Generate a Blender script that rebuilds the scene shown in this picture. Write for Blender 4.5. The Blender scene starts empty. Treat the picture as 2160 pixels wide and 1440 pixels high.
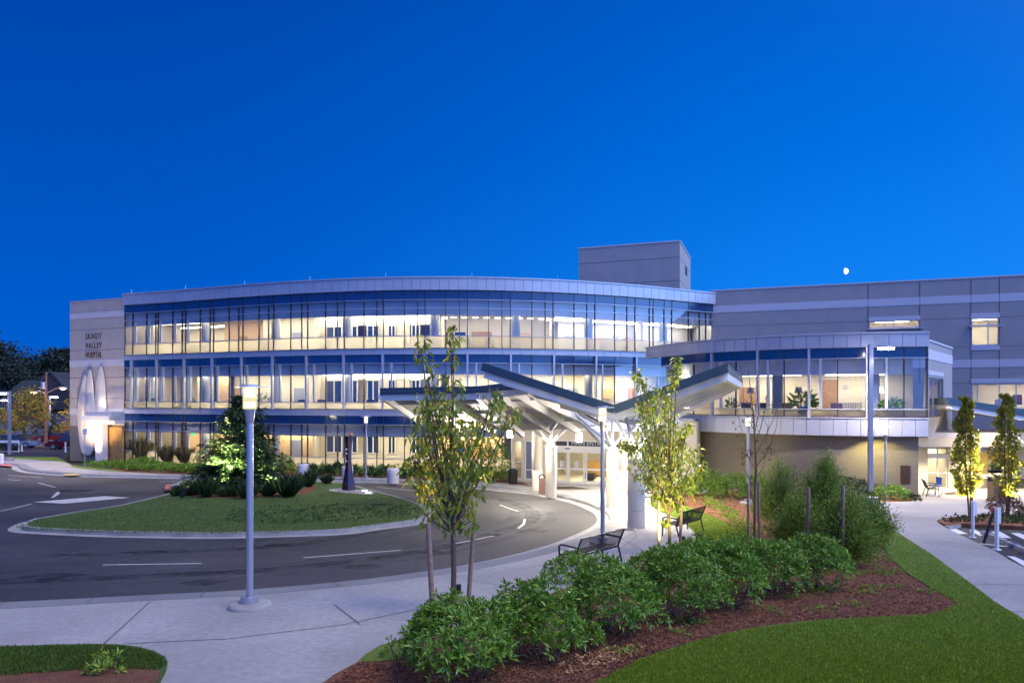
import bpy, bmesh, math, random
import numpy as np
from mathutils import Vector, Matrix, Quaternion
from mathutils.geometry import tessellate_polygon
random.seed(7); RNG = np.random.default_rng(7)
SC = bpy.context.scene; COL = SC.collection
# ---------------------------------------------------------------- camera
F, H0, CX, ZC = 1600.0, 838.0, 1080.0, 5.65
cd = bpy.data.cameras.new('camera'); cam = bpy.data.objects.new('camera', cd); COL.objects.link(cam)
cam.location = (0, 0, ZC); cam.rotation_euler = (math.radians(90), 0, 0)
cd.sensor_width = 36; cd.lens = F/2160*36; cd.shift_y = (H0-720)/2160; cd.clip_start = 0.2; cd.clip_end = 5000
SC.camera = cam
# ---------------------------------------------------------------- dusk sky
W = bpy.data.worlds.new('World'); SC.world = W; W.use_nodes = True
nt = W.node_tree; nt.nodes.clear()
def N(t, **k):
    n = nt.nodes.new(t)
    for a, b in k.items(): setattr(n, a, b)
    return n
def ramp(node, stops):
    cr = node.color_ramp
    while len(cr.elements) > 1: cr.elements.remove(cr.elements[-1])
    cr.elements[0].position = stops[0][0]; cr.elements[0].color = (*stops[0][1], 1)
    for p, c in stops[1:]:
        e = cr.elements.new(p); e.color = (*c, 1)
tc = N('ShaderNodeTexCoord'); sep = N('ShaderNodeSeparateXYZ'); nt.links.new(tc.outputs['Generated'], sep.inputs[0])
SKL = [(0.0, (0, .120, .63)), (.12, (0, .104, .59)), (.30, (0, .076, .48)), (.45, (0, .058, .40)), (1, (0, .035, .26))]
SKR = [(0.0, (.03, .29, .97)), (.12, (.006, .235, .93)), (.30, (0, .165, .77)), (.45, (0, .124, .64)), (1, (0, .06, .36))]
rl, rr = N('ShaderNodeValToRGB'), N('ShaderNodeValToRGB'); ramp(rl, SKL); ramp(rr, SKR)
nt.links.new(sep.outputs[2], rl.inputs[0]); nt.links.new(sep.outputs[2], rr.inputs[0])
mr = N('ShaderNodeMapRange'); mr.inputs[1].default_value = -.55; mr.inputs[2].default_value = .6; mr.interpolation_type = 'SMOOTHSTEP'
nt.links.new(sep.outputs[0], mr.inputs[0])
mx = N('ShaderNodeMixRGB'); nt.links.new(mr.outputs[0], mx.inputs[0]); nt.links.new(rl.outputs[0], mx.inputs[1]); nt.links.new(rr.outputs[0], mx.inputs[2])
# sunset afterglow to the right and behind the camera, plus an added overhead fill
def lobe(vec, power, colour, strength, prev):
    d = N('ShaderNodeVectorMath', operation='DOT_PRODUCT'); v = Vector(vec).normalized(); d.inputs[1].default_value = v
    nt.links.new(tc.outputs['Generated'], d.inputs[0])
    m = N('ShaderNodeMath', operation='MAXIMUM'); m.inputs[1].default_value = 0; nt.links.new(d.outputs['Value'], m.inputs[0])
    p = N('ShaderNodeMath', operation='POWER'); p.inputs[1].default_value = power; nt.links.new(m.outputs[0], p.inputs[0])
    s = N('ShaderNodeMath', operation='MULTIPLY'); s.inputs[1].default_value = strength; nt.links.new(p.outputs[0], s.inputs[0])
    a = N('ShaderNodeMixRGB', blend_type='ADD'); a.inputs[2].default_value = (*colour, 1)
    nt.links.new(s.outputs[0], a.inputs[0]); a.use_clamp = False
    nt.links.new(prev, a.inputs[1]); return a.outputs[0]
def scale_mix(prev, colour, strength, vec, power):
    c = tuple(x*strength for x in colour); return lobe(vec, power, c, 1.0, prev)
sky = scale_mix(mx.outputs[0], (.24, .50, 1.15), 3.6, (1, -.28, .08), 5.0)
sky = scale_mix(sky, (.05, .10, .44), 1.1, (-.1, -1, .25), 1.5)
sky = scale_mix(sky, (.50, .54, .88), 2.0, (0.45, -.42, 1), 4.0)  # overhead glow added outside the view to brighten the ground
bg = N('ShaderNodeBackground'); bg.inputs[1].default_value = 1.0; nt.links.new(sky, bg.inputs[0])
wo = N('ShaderNodeOutputWorld'); nt.links.new(bg.outputs[0], wo.inputs[0])
SC.view_settings.view_transform = 'Standard'; SC.view_settings.look = 'None'; SC.view_settings.exposure = 0.0; SC.view_settings.gamma = 1
SC.render.engine = 'CYCLES'; SC.cycles.use_denoising = True; SC.cycles.max_bounces = 6; SC.cycles.transparent_max_bounces = 12
SC.cycles.diffuse_bounces = 3; SC.cycles.glossy_bounces = 3; SC.cycles.sample_clamp_indirect = 6; SC.cycles.caustics_reflective = False
SC.cycles.caustics_refractive = False
try: SC.cycles.denoiser = 'OPENIMAGEDENOISE'
except Exception: pass
# added soft warm key light, standing in for street lamps outside the view
warm_key = bpy.data.lights.new('warm_key', 'SUN'); warm_key.energy = 1.6; warm_key.angle = math.radians(25); warm_key.color = (1, .80, .44)
so = bpy.data.objects.new('warm_key', warm_key); COL.objects.link(so); so.rotation_euler = (math.radians(16), math.radians(30), 0)
# ---------------------------------------------------------------- ground profile and pixel helpers
KN = [(-40, 2.2), (0, 2.0), (8, 1.8), (15, 1.5), (19, 1.25), (24, .98), (30, .68), (36, .38), (42, .2), (50, .05), (56, 0), (3000, 0)]
def zg(y):
    for (a, b), (c, d) in zip(KN, KN[1:]):
        if y <= c: return b+(d-b)*(y-a)/(c-a)
    return 0
def P(px, py, Z): return Vector(((px-CX)/F*Z, Z, ZC+(H0-py)/F*Z))
def G(px, py, dz=0.0):
    lo, hi = 1.5, 2500
    f = lambda Z: (ZC-zg(Z)-dz)*F/Z-(py-H0)
    for _ in range(60):
        m = (lo+hi)/2
        if f(m) > 0: lo = m
        else: hi = m
    Z = (lo+hi)/2
    return Vector(((px-CX)/F*Z, Z, zg(Z)+dz))
def K(v): return F/v.y
# ---------------------------------------------------------------- materials
MATS = {}
def mat(name, col, rough=.6, metal=0.0, emit=None, es=0, noise=None, bump=None, spec=None, rnd=None, trans=None):
    if name in MATS: return MATS[name]
    m = bpy.data.materials.new(name); m.use_nodes = True; t = m.node_tree; b = t.nodes['Principled BSDF']
    b.inputs['Base Color'].default_value = (*col, 1); b.inputs['Roughness'].default_value = rough; b.inputs['Metallic'].default_value = metal
    if spec is not None: b.inputs['Specular IOR Level'].default_value = spec
    if emit: b.inputs['Emission Color'].default_value = (*emit, 1); b.inputs['Emission Strength'].default_value = es
    L = t.links
    if noise:   # (scale, colour2, lo, hi[, scale2, amount2])
        ob = t.nodes.new('ShaderNodeTexCoord'); nz = t.nodes.new('ShaderNodeTexNoise'); nz.inputs['Scale'].default_value = noise[0]; nz.inputs['Detail'].default_value = 6
        L.new(ob.outputs['Object'], nz.inputs['Vector'])
        r = t.nodes.new('ShaderNodeMapRange'); r.inputs[1].default_value = noise[2]; r.inputs[2].default_value = noise[3]; L.new(nz.outputs[0], r.inputs[0])
        x = t.nodes.new('ShaderNodeMixRGB'); x.inputs[1].default_value = (*col, 1); x.inputs[2].default_value = (*noise[1], 1); L.new(r.outputs[0], x.inputs[0])
        out = x.outputs[0]
        if len(noise) > 4:
            n2 = t.nodes.new('ShaderNodeTexNoise'); n2.inputs['Scale'].default_value = noise[4]; n2.inputs['Detail'].default_value = 8; L.new(ob.outputs['Object'], n2.inputs['Vector'])
            r2 = t.nodes.new('ShaderNodeMapRange'); r2.inputs[1].default_value = .3; r2.inputs[2].default_value = .7
            r2.inputs[3].default_value = 1-noise[5]; r2.inputs[4].default_value = 1+noise[5]; L.new(n2.outputs[0], r2.inputs[0])
            v = t.nodes.new('ShaderNodeVectorMath'); v.operation = 'SCALE'; L.new(out, v.inputs[0]); L.new(r2.outputs[0], v.inputs['Scale']); out = v.outputs[0]
        L.new(out, b.inputs['Base Color'])
    if rnd:     # list of colours picked per leaf
        rnd = [tuple(min(.6, v*f) for v, f in zip(c_, (2.7, 2.2, 1.0))) for c_ in rnd] if name.endswith('leaf') and not name.startswith(('dark', 'red', 'yellow')) else rnd
        g = t.nodes.new('ShaderNodeNewGeometry'); cr = t.nodes.new('ShaderNodeValToRGB'); ramp(cr, [(i/len(rnd), c) for i, c in enumerate(rnd)])
        L.new(g.outputs['Random Per Island'], cr.inputs[0]); L.new(cr.outputs[0], b.inputs['Base Color'])
        if trans:
            tr = t.nodes.new('ShaderNodeBsdfTranslucent'); L.new(cr.outputs[0], tr.inputs[0]); ms = t.nodes.new('ShaderNodeMixShader'); ms.inputs[0].default_value = trans
            L.new(b.outputs[0], ms.inputs[1]); L.new(tr.outputs[0], ms.inputs[2]); L.new(ms.outputs[0], t.nodes['Material Output'].inputs[0])
    if bump:
        ob = t.nodes.new('ShaderNodeTexCoord'); nz = t.nodes.new('ShaderNodeTexNoise'); nz.inputs['Scale'].default_value = bump[0]; nz.inputs['Detail'].default_value = 5
        L.new(ob.outputs['Object'], nz.inputs['Vector']); bp = t.nodes.new('ShaderNodeBump'); bp.inputs['Strength'].default_value = bump[1]
        bp.inputs['Distance'].default_value = bump[2] if len(bump) > 2 else .02
        L.new(nz.outputs[0], bp.inputs['Height']); L.new(bp.outputs[0], b.inputs['Normal'])
    MATS[name] = m; return m
def emis(name, col, s):
    if name in MATS: return MATS[name]
    m = bpy.data.materials.new(name); m.use_nodes = True; t = m.node_tree; t.nodes.clear()
    e = t.nodes.new('ShaderNodeEmission'); e.inputs[0].default_value = (*col, 1); e.inputs[1].default_value = s
    o = t.nodes.new('ShaderNodeOutputMaterial'); t.links.new(e.outputs[0], o.inputs[0]); MATS[name] = m; return m
def schlick(t, f0):      # symmetric Fresnel reflectance, the same from both sides of a pane
    lw_ = t.nodes.new('ShaderNodeLayerWeight'); p = t.nodes.new('ShaderNodeMath'); p.operation = 'POWER'; p.inputs[1].default_value = 5
    t.links.new(lw_.outputs['Facing'], p.inputs[0]); r = t.nodes.new('ShaderNodeMapRange'); r.inputs[3].default_value = f0; r.inputs[4].default_value = 1; t.links.new(p.outputs[0], r.inputs[0]); lw_.inputs[0].default_value = .5; return r.outputs[0]
def glass(name, tint, ior=1.5, rough=.0):
    m = bpy.data.materials.new(name); m.use_nodes = True; t = m.node_tree; t.nodes.clear()
    tr = t.nodes.new('ShaderNodeBsdfTransparent'); tr.inputs[0].default_value = (*tint, 1)
    g = t.nodes.new('ShaderNodeBsdfGlossy'); g.inputs['Roughness'].default_value = rough
    fr = schlick(t, ((ior-1)/(ior+1))**2)
    x = t.nodes.new('ShaderNodeMixShader'); o = t.nodes.new('ShaderNodeOutputMaterial')
    t.links.new(fr, x.inputs[0]); t.links.new(tr.outputs[0], x.inputs[1]); t.links.new(g.outputs[0], x.inputs[2]); t.links.new(x.outputs[0], o.inputs[0])
    return m
def frosted(name, col, tmix):
    m = bpy.data.materials.new(name); m.use_nodes = True; t = m.node_tree; t.nodes.clear()
    tl = t.nodes.new('ShaderNodeBsdfTranslucent'); tl.inputs[0].default_value = (*col, 1)
    tr = t.nodes.new('ShaderNodeBsdfTransparent'); tr.inputs[0].default_value = (.9, .9, .9, 1)
    g = t.nodes.new('ShaderNodeBsdfGlossy'); g.inputs['Roughness'].default_value = .05; fr = schlick(t, .06)
    x = t.nodes.new('ShaderNodeMixShader'); x.inputs[0].default_value = tmix; y = t.nodes.new('ShaderNodeMixShader'); o = t.nodes.new('ShaderNodeOutputMaterial')
    t.links.new(tl.outputs[0], x.inputs[1]); t.links.new(tr.outputs[0], x.inputs[2]); t.links.new(fr, y.inputs[0])
    t.links.new(x.outputs[0], y.inputs[1]); t.links.new(g.outputs[0], y.inputs[2]); t.links.new(y.outputs[0], o.inputs[0]); return m
def brickmat(name, c1, c2, mortar, w, h, row=.0, axis='XZ', msize=.012, rough=.8):
    m = bpy.data.materials.new(name); m.use_nodes = True; t = m.node_tree; b = t.nodes['Principled BSDF']; b.inputs['Roughness'].default_value = rough
    tc_ = t.nodes.new('ShaderNodeTexCoord'); s = t.nodes.new('ShaderNodeSeparateXYZ'); c = t.nodes.new('ShaderNodeCombineXYZ')
    t.links.new(tc_.outputs['Object'], s.inputs[0]); t.links.new(s.outputs[0], c.inputs[0]); t.links.new(s.outputs[2], c.inputs[1])
    bk = t.nodes.new('ShaderNodeTexBrick'); bk.inputs['Color1'].default_value = (*c1, 1); bk.inputs['Color2'].default_value = (*c2, 1); bk.inputs['Mortar'].default_value = (*mortar, 1)
    bk.inputs['Scale'].default_value = 1; bk.inputs['Brick Width'].default_value = w; bk.inputs['Row Height'].default_value = h; bk.inputs['Mortar Size'].default_value = msize
    t.links.new(c.outputs[0], bk.inputs['Vector']); t.links.new(bk.outputs['Color'], b.inputs['Base Color'])
    bp = t.nodes.new('ShaderNodeBump'); bp.inputs['Strength'].default_value = .6; bp.inputs['Distance'].default_value = .02; bp.invert = True
    t.links.new(bk.outputs['Fac'], bp.inputs['Height']); t.links.new(bp.outputs[0], b.inputs['Normal']); MATS[name] = m; return m
M = dict(
 asphalt=mat('asphalt', (.019, .018, .021), .7, noise=(.18, (.052, .047, .050), .38, .66, 5, .28), bump=(120, .5, .01)),
 concrete=mat('concrete', (.36, .345, .33), .8, noise=(.35, (.25, .24, .235), .36, .72, 9, .13), bump=(60, .3, .005)),
 concrete_dark=mat('concrete_dark', (.17, .17, .175), .8, noise=(.6, (.21, .21, .21), .35, .7, 25, .1), bump=(60, .3, .005)),
 kerb=mat('kerb_concrete', (.36, .345, .33), .85, noise=(1.5, (.27, .26, .25), .35, .7, 20, .12), bump=(50, .3, .006)),
 joint=mat('joint', (.10, .10, .10), .9),
 paint=mat('road_paint', (.55, .54, .50), .6, noise=(6, (.30, .29, .27), .45, .75)),
 redpaint=mat('red_paint', (.50, .10, .09), .6, noise=(6, (.35, .12, .10), .4, .7)),
 yellow=mat('yellow_pad', (.55, .42, .10), .7),
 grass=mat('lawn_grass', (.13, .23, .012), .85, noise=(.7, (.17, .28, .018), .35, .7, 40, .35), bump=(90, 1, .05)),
 turf=mat('shade_toned_turf', (.055, .115, .012), .85, noise=(.9, (.09, .15, .018), .35, .7, 40, .35), bump=(90, 1, .05)),  # lawn grass with the weaker light on the left put into its colour
 mulch=mat('bark_mulch', (.17, .062, .026), .9, noise=(3, (.25, .10, .04), .35, .7, 55, .55), bump=(45, 1, .06)),
 soil=mat('soil', (.03, .028, .02), .95, noise=(2, (.03, .045, .015), .4, .7), bump=(20, 1, .05)),
 panel=mat('metal_panel', (.50, .51, .56), .42, .35, noise=(.8, (.44, .45, .50), .35, .7)),
 alum=mat('aluminium_frame', (.55, .56, .60), .38, .5),
 darkframe=mat('dark_frame', (.06, .05, .055), .4, .3),
 spandrel=mat('blue_spandrel_glass', (.004, .040, .14), .12, 0, spec=1.0),
 stone=mat('stone_panel', (.50, .43, .37), .8, noise=(1.2, (.44, .38, .33), .35, .7, 18, .06), bump=(30, .25, .01)),
 stone_light=mat('stone_light', (.62, .58, .58), .8, noise=(1.2, (.56, .53, .53), .35, .7)),
 stucco=mat('cream_stucco', (.40, .37, .36), .85, noise=(.8, (.36, .33, .33), .35, .7, 14, .04)),
 stucco_light=mat('light_band', (.60, .58, .62), .8),
 cream=mat('cream_wall', (.66, .58, .44), .8),
 white=mat('white_steel', (.74, .72, .68), .45),
 inwall=mat('interior_wall', (.78, .71, .57), .85),
 inwarm=mat('interior_warm_wall', (.70, .48, .27), .85),
 ceil=mat('interior_ceiling', (.80, .77, .70), .9),
 bulk=mat('bulkhead', (.56, .56, .60), .9),
 carpet=mat('carpet', (.16, .13, .10), .95),
 wood=mat('wood_panel', (.48, .27, .08), .5, noise=(5, (.40, .21, .06), .4, .6)),
 incol=mat('column_grey', (.32, .34, .42), .7),
 teal=mat('teal_roof_metal', (.055, .10, .13), .45, .3),
 deck=mat('roof_deck', (.52, .48, .43), .7),
 polemetal=mat('grey_pole_metal', (.42, .42, .48), .35, .6),
 darkmetal=mat('black_metal', (.03, .025, .03), .4, .4),
 bark=mat('bark', (.15, .09, .055), .9, noise=(30, (.09, .055, .035), .4, .7), bump=(60, .5, .01)),
 stake=mat('wood_stake', (.30, .20, .14), .85, noise=(14, (.20, .13, .09), .4, .7)),
 white_paint=mat('white_post', (.78, .78, .78), .5),
 bronze=mat('bronze_plaque', (.06, .03, .02), .4, .4),
 rubber=mat('tyre_rubber', (.02, .02, .02), .8),
 chrome=mat('bright_metal', (.6, .6, .62), .25, .9),
 letter=mat('bronze_letter', (.13, .05, .035), .5, .3),
)
M['glass'] = glass('window_glass', (.90, .93, .95), 2.2)
M['farglass'] = mat('interior_blue_glass', (.01, .035, .13), .05, 0, spec=.7)
M['frost'] = frosted('frosted_glass', (.78, .76, .68), .30)
M['cove'] = emis('cove_light', (1, .89, .64), 21.0)
M['ceil_light'] = emis('ceiling_light', (1, .93, .78), 16.0)
M['room_light'] = emis('room_light', (1, .90, .66), 22.0)
brickmat('tan_block_wall', (.185, .155, .12), (.165, .14, .11), (.10, .085, .07), .4, .1, msize=.008)
M['block'] = MATS['tan_block_wall']
# ---------------------------------------------------------------- object helpers
def tag(o, label=None, cat=None, group=None, kind=None):
    if label: o['label'] = label
    if cat: o['category'] = cat
    if group: o['group'] = group
    if kind: o['kind'] = kind
    return o
def empty(name, loc, label=None, cat=None, group=None, rz=0, kind=None):
    o = bpy.data.objects.new(name, None); COL.objects.link(o); o.location = loc; o.rotation_euler = (0, 0, rz); o.empty_display_size = .3
    return tag(o, label, cat, group, kind)
class MB:
    def __init__(s): s.v = []; s.f = []
    def add(s, vs, fs):
        n = len(s.v); s.v += [tuple(v) for v in vs]; s.f += [tuple(i+n for i in f) for f in fs]; return s
    def quad(s, a, b, c, d): return s.add([a, b, c, d], [(0, 1, 2, 3)])
    def box(s, c, size, rz=0, M_=None):
        x, y, z = size[0]/2, size[1]/2, size[2]/2
        vs = [Vector((i*x, j*y, k*z)) for k in (-1, 1) for j in (-1, 1) for i in (-1, 1)]
        R = Matrix.Rotation(rz, 3, 'Z') if M_ is None else M_
        return s.add([R @ v+Vector(c) for v in vs], [(0, 2, 3, 1), (4, 5, 7, 6), (0, 1, 5, 4), (2, 6, 7, 3), (0, 4, 6, 2), (1, 3, 7, 5)])
    def beam(s, a, b, w, h, up=(0, 0, 1)):
        a, b = Vector(a), Vector(b); d = (b-a); L = d.length; d.normalize(); u = Vector(up)
        r = d.cross(u); r = r.normalized() if r.length > 1e-4 else Vector((1, 0, 0)); u2 = r.cross(d)
        R = Matrix((r, d, u2)).transposed(); return s.box((a+b)/2, (w, L, h), M_=R)
    def prism(s, poly, z0, z1):   # poly list of (x,y) ccw
        n = len(poly); vs = [(p[0], p[1], z0) for p in poly]+[(p[0], p[1], z1) for p in poly]
        fs = [tuple(range(n-1, -1, -1)), tuple(range(n, 2*n))]+[(i, (i+1) % n, n+(i+1) % n, n+i) for i in range(n)]
        return s.add(vs, fs)
    def tube(s, pts, rad, n=8, cap=True):
        pts = [Vector(p) for p in pts]; rad = rad if hasattr(rad, '__len__') else [rad]*len(pts); base = len(s.v); prev = None
        for i, p in enumerate(pts):
            d = (pts[min(i+1, len(pts)-1)]-pts[max(i-1, 0)]).normalized()
            if prev is None: r = d.cross(Vector((0, 0, 1))); r = r.normalized() if r.length > .05 else Vector((1, 0, 0))
            else: r = (prev-d*prev.dot(d)).normalized()
            prev = r; q = d.cross(r)
            for k in range(n):
                a = 2*math.pi*k/n; s.v.append(tuple(p+(r*math.cos(a)+q*math.sin(a))*rad[i]))
        for i in range(len(pts)-1):
            for k in range(n): s.f.append((base+i*n+k, base+i*n+(k+1) % n, base+(i+1)*n+(k+1) % n, base+(i+1)*n+k))
        if cap: s.f.append(tuple(base+k for k in range(n-1, -1, -1))); s.f.append(tuple(base+(len(pts)-1)*n+k for k in range(n)))
        return s
    def lathe(s, c, prof, n=20):   # prof: (r,z)
        base = len(s.v)
        for r, z in prof:
            for k in range(n): a = 2*math.pi*k/n; s.v.append((c[0]+r*math.cos(a), c[1]+r*math.sin(a), c[2]+z))
        for i in range(len(prof)-1):
            for k in range(n): s.f.append((base+i*n+k, base+i*n+(k+1) % n, base+(i+1)*n+(k+1) % n, base+(i+1)*n+k))
        s.f.append(tuple(base+k for k in range(n-1, -1, -1))); s.f.append(tuple(base+(len(prof)-1)*n+k for k in range(n))); return s
    def build(s, name, m, parent=None, smooth=False, label=None, cat=None, group=None, kind=None, loc=None, bevel=0):
        me = bpy.data.meshes.new(name); vs = s.v
        if loc is not None: vs = [(v[0]-loc[0], v[1]-loc[1], v[2]-loc[2]) for v in vs]
        me.from_pydata(vs, [], s.f); me.materials.append(m); me.validate()
        o = bpy.data.objects.new(name, me); COL.objects.link(o)
        if smooth:
            for p in me.polygons: p.use_smooth = True
            me.set_sharp_from_angle(angle=math.radians(50))
        if loc is not None: o.location = loc
        if parent is not None:
            o.parent = parent
            if loc is None:      # vertices were given in world space
                PM = world_of(parent); o.matrix_parent_inverse = PM.inverted()
        if bevel:
            b = o.modifiers.new('bevel', 'BEVEL'); b.width = bevel; b.segments = 2; b.limit_method = 'ANGLE'
        return tag(o, label, cat, group, kind)
def world_of(o):
    m = Matrix.LocRotScale(o.location, o.rotation_euler, o.scale)
    if o.parent: m = world_of(o.parent) @ o.matrix_parent_inverse @ m
    return m
def copy_tree(o, parent=None, name=None):
    c = o.copy(); COL.objects.link(c)
    if parent is not None: c.parent = parent
    for ch in [x for x in bpy.data.objects if x.parent == o]: copy_tree(ch, c)
    return c
def smooth_pts(pts, n=6, closed=False):
    out = []; L = len(pts); rng = range(L if closed else L-1)
    for i in rng:
        g = (lambda k: pts[k % L]) if closed else (lambda k: pts[max(0, min(L-1, k))])
        p0, p1, p2, p3 = (Vector(g(i+j)) for j in (-1, 0, 1, 2))
        for k in range(n):
            t = k/n; out.append(tuple(.5*((2*p1)+(p2-p0)*t+(2*p0-5*p1+4*p2-p3)*t*t+(3*p1-p0-3*p2+p3)*t**3)))
    if not closed: out.append(tuple(pts[-1]))
    return out
def drape(name, xy, dz, m, skirt=0, **kw):   # flat sheet following the ground profile
    xy = [(p[0], p[1]) for p in xy]; bm = bmesh.new()
    vs = [bm.verts.new((x, y, 0)) for x, y in xy]
    for tri in tessellate_polygon([[Vector((x, y, 0)) for x, y in xy]]):
        try: bm.faces.new([vs[i] for i in tri])
        except ValueError: pass
    for y, _ in KN[1:-1]:
        bmesh.ops.bisect_plane(bm, geom=bm.verts[:]+bm.edges[:]+bm.faces[:], plane_co=(0, y, 0), plane_no=(0, 1, 0))
    bmesh.ops.recalc_face_normals(bm, faces=bm.faces)
    for f in bm.faces:
        if f.normal.z < 0: f.normal_flip()
    for v in bm.verts: v.co.z = zg(v.co.y)+dz
    if skirt:
        be = [e for e in bm.edges if len(e.link_faces) == 1]
        r = bmesh.ops.extrude_edge_only(bm, edges=be)
        for g in r['geom']:
            if isinstance(g, bmesh.types.BMVert): g.co.z -= skirt
    me = bpy.data.meshes.new(name); bm.to_mesh(me); bm.free(); me.materials.append(m)
    o = bpy.data.objects.new(name, me); COL.objects.link(o); par = kw.pop('parent', None)
    if par: o.parent = par
    return tag(o, **kw)
def gp(pts, dz=0, sm=0, closed=True):
    q = [tuple(G(a, b, dz)[:2]) for a, b in pts]
    q = [(a, b, 0) for a, b in q]
    return [(p[0], p[1]) for p in (smooth_pts(q, sm, closed) if sm else q)]
def offset_line(line, d):
    out = []
    for i, p in enumerate(line):
        a = Vector(line[max(i-1, 0)]); b = Vector(line[min(i+1, len(line)-1)]); t = (b-a); n = Vector((t.y, -t.x)).normalized()
        out.append((p[0]+n.x*d, p[1]+n.y*d))
    return out
def strip_between(name, A, B, dz, m, **kw): return drape(name, list(A)+list(reversed(B)), dz, m, **kw)
def groundline(name, pts, w, dz, m, parent=None, **kw):
    mb = MB()
    for a, b in zip(pts, pts[1:]):
        A = Vector(a); B = Vector(b); L = (B-A).length; n = max(1, int(L/1.0)); t = (B-A).normalized(); s = Vector((-t.y, t.x))*w/2
        for i in range(n):
            p = A+(B-A)*i/n; q = A+(B-A)*(i+1)/n
            mb.quad(*[(v.x, v.y, zg(v.y)+dz) for v in (p-s, q-s, q+s, p+s)])
    return mb.build(name, m, parent, **kw)
STRUCT = dict(kind='structure')
def stain(name, col, amount, scale=.8):     # worn film on paving, broken up by noise
    m = bpy.data.materials.new(name); m.use_nodes = True; t = m.node_tree; b = t.nodes['Principled BSDF']; b.inputs['Base Color'].default_value = (*col, 1); b.inputs['Roughness'].default_value = .7
    ob = t.nodes.new('ShaderNodeTexCoord'); nz = t.nodes.new('ShaderNodeTexNoise'); nz.inputs['Scale'].default_value = scale; nz.inputs['Detail'].default_value = 7; nz.inputs['Roughness'].default_value = .7
    r = t.nodes.new('ShaderNodeMapRange'); r.inputs[1].default_value = .40; r.inputs[2].default_value = .72; r.inputs[4].default_value = amount
    t.links.new(ob.outputs['Object'], nz.inputs['Vector']); t.links.new(nz.outputs[0], r.inputs[0]); t.links.new(r.outputs[0], b.inputs['Alpha']); return m
# ================================================================ ground, roads, pavements
g = MB()
ys = [-40, 0, 8, 15, 19, 24, 30, 36, 42, 50, 56, 120, 400, 2500]
for a, b in zip(ys, ys[1:]): g.quad((-1800, a, zg(a)-.10), (1800, a, zg(a)-.10), (1800, b, zg(b)-.10), (-1800, b, zg(b)-.10))
g.build('ground', M['soil'], **STRUCT)
near_px = [(-700, 1290), (-300, 1282), (0, 1271.6), (150, 1265), (312, 1256.5), (520, 1245.5), (720, 1228), (839, 1213), (954, 1196), (1064, 1174), (1157, 1149), (1220, 1124), (1251, 1108), (1259.5, 1095), (1250, 1081), (1220, 1066), (1182, 1055), (1151, 1048), (1100, 1041), (1050, 1036), (1000, 1031), (860, 1022.5), (819, 1019.5), (746, 1018), (672, 1015.6), (540, 1013), (420, 1011), (311, 1008.6), (233, 1007), (148, 1004.7), (72, 999), (45, 996), (27, 990), (22, 985), (0, 981.5), (-120, 978), (-400, 972)]
EDGE = gp(near_px, 0, 5, False)
drape('road', EDGE+[(-90, 70), (-90, 12)], 0, M['asphalt'], **STRUCT)
O1, O2, O3 = offset_line(EDGE, .48), offset_line(EDGE, .54), offset_line(EDGE, 1.15)
strip_between('gutter', EDGE, O1, .006, M['kerb'], **STRUCT)
kb = MB()
for i in range(len(O1)-1):
    a, b, c, d = O1[i], O1[i+1], O2[i+1], O2[i]
    kb.quad((*a, zg(a[1])+.006), (*b, zg(b[1])+.006), (*c, zg(c[1])+.12), (*d, zg(d[1])+.12))
kb.build('kerb', M['kerb'], **STRUCT)
strip_between('kerb_band', O2, O3, .124, M['concrete_dark'], **STRUCT)
# front pavement and plaza: one sheet under the beds and lawns
nP = 5*20
lens = [(353, 1402), (349, 1418), (338, 1440), (300, 1520), (0, 1640), (-700, 1640)]
lens_top = [(-700, 1372), (-300, 1368), (0, 1365), (174, 1361), (260, 1363), (312, 1372), (347, 1388), (353, 1402)]
LT = gp(lens_top, .12, 4, False); LB = gp(lens, .12, 3, False)
poly = O3[:nP]+[(O3[nP-1][0]-.2, 49.5), (19, 49.5), (20.5, 41)]+gp([(1920, 1100), (1935, 1160), (2047, 1260), (2400, 1500)], .12)+[(9, 3), (-25, 3)]
drape('front_pavement', poly, .12, M['concrete'], **STRUCT)
# far pavement along the glass front
back_px = [(1120, 1026), (1073, 1019), (960, 1013), (870, 1010), (817, 1007), (746, 1006), (667, 1003), (540, 1002), (420, 1001), (340, 998.5), (272, 995.5), (204, 991), (175, 988), (152, 984), (148, 978.5), (117, 972), (31, 967), (0, 966), (-150, 962), (-400, 958)]
BK = gp(back_px, .12, 4, False)
drape('far_pavement', O3[nP-2:]+list(reversed(BK))+[(O3[nP-2][0]+.0, 49.5)], .118, M['concrete'], **STRUCT)
# joints in the pavement
jl = [[(630/2.88, 1358), (910/2.88, 940+948/2.88)], [(706, 1275), (760, 1317)], [(268, 1357), (480, 1347), (720, 1318), (990, 1262)], [(985, 1222), (1075, 1238)], [(1290, 1125), (1364, 1166)], [(1364, 1135), (1450, 1150)], [(1285, 1075), (1335, 1110), (1342, 1132), (1300, 1165)]]
for n, j in enumerate(jl): groundline('pavement_joint', gp(j, .12), .022, .128, M['joint'], **STRUCT)
ring = offset_line(EDGE, 2.0)[5*8:5*17]; groundline('pavement_joint', ring, .02, .128, M['joint'], **STRUCT)
ring = offset_line(EDGE, 4.2)[5*9:5*17]; groundline('pavement_joint', ring, .02, .128, M['joint'], **STRUCT)
for k in range(14):
    i = 5+k*6
    if i < len(O2)-1: groundline('pavement_joint', [EDGE[i], O3[i]], .02, .135, M['joint'], **STRUCT)
for px in (470, 590, 690, 800, 905, 200, 330): groundline('pavement_joint', gp([(px, 1012 if px > 400 else 1006), (px+14, 1003 if px > 400 else 996)], .12), .03, .128, M['joint'], **STRUCT)
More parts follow.
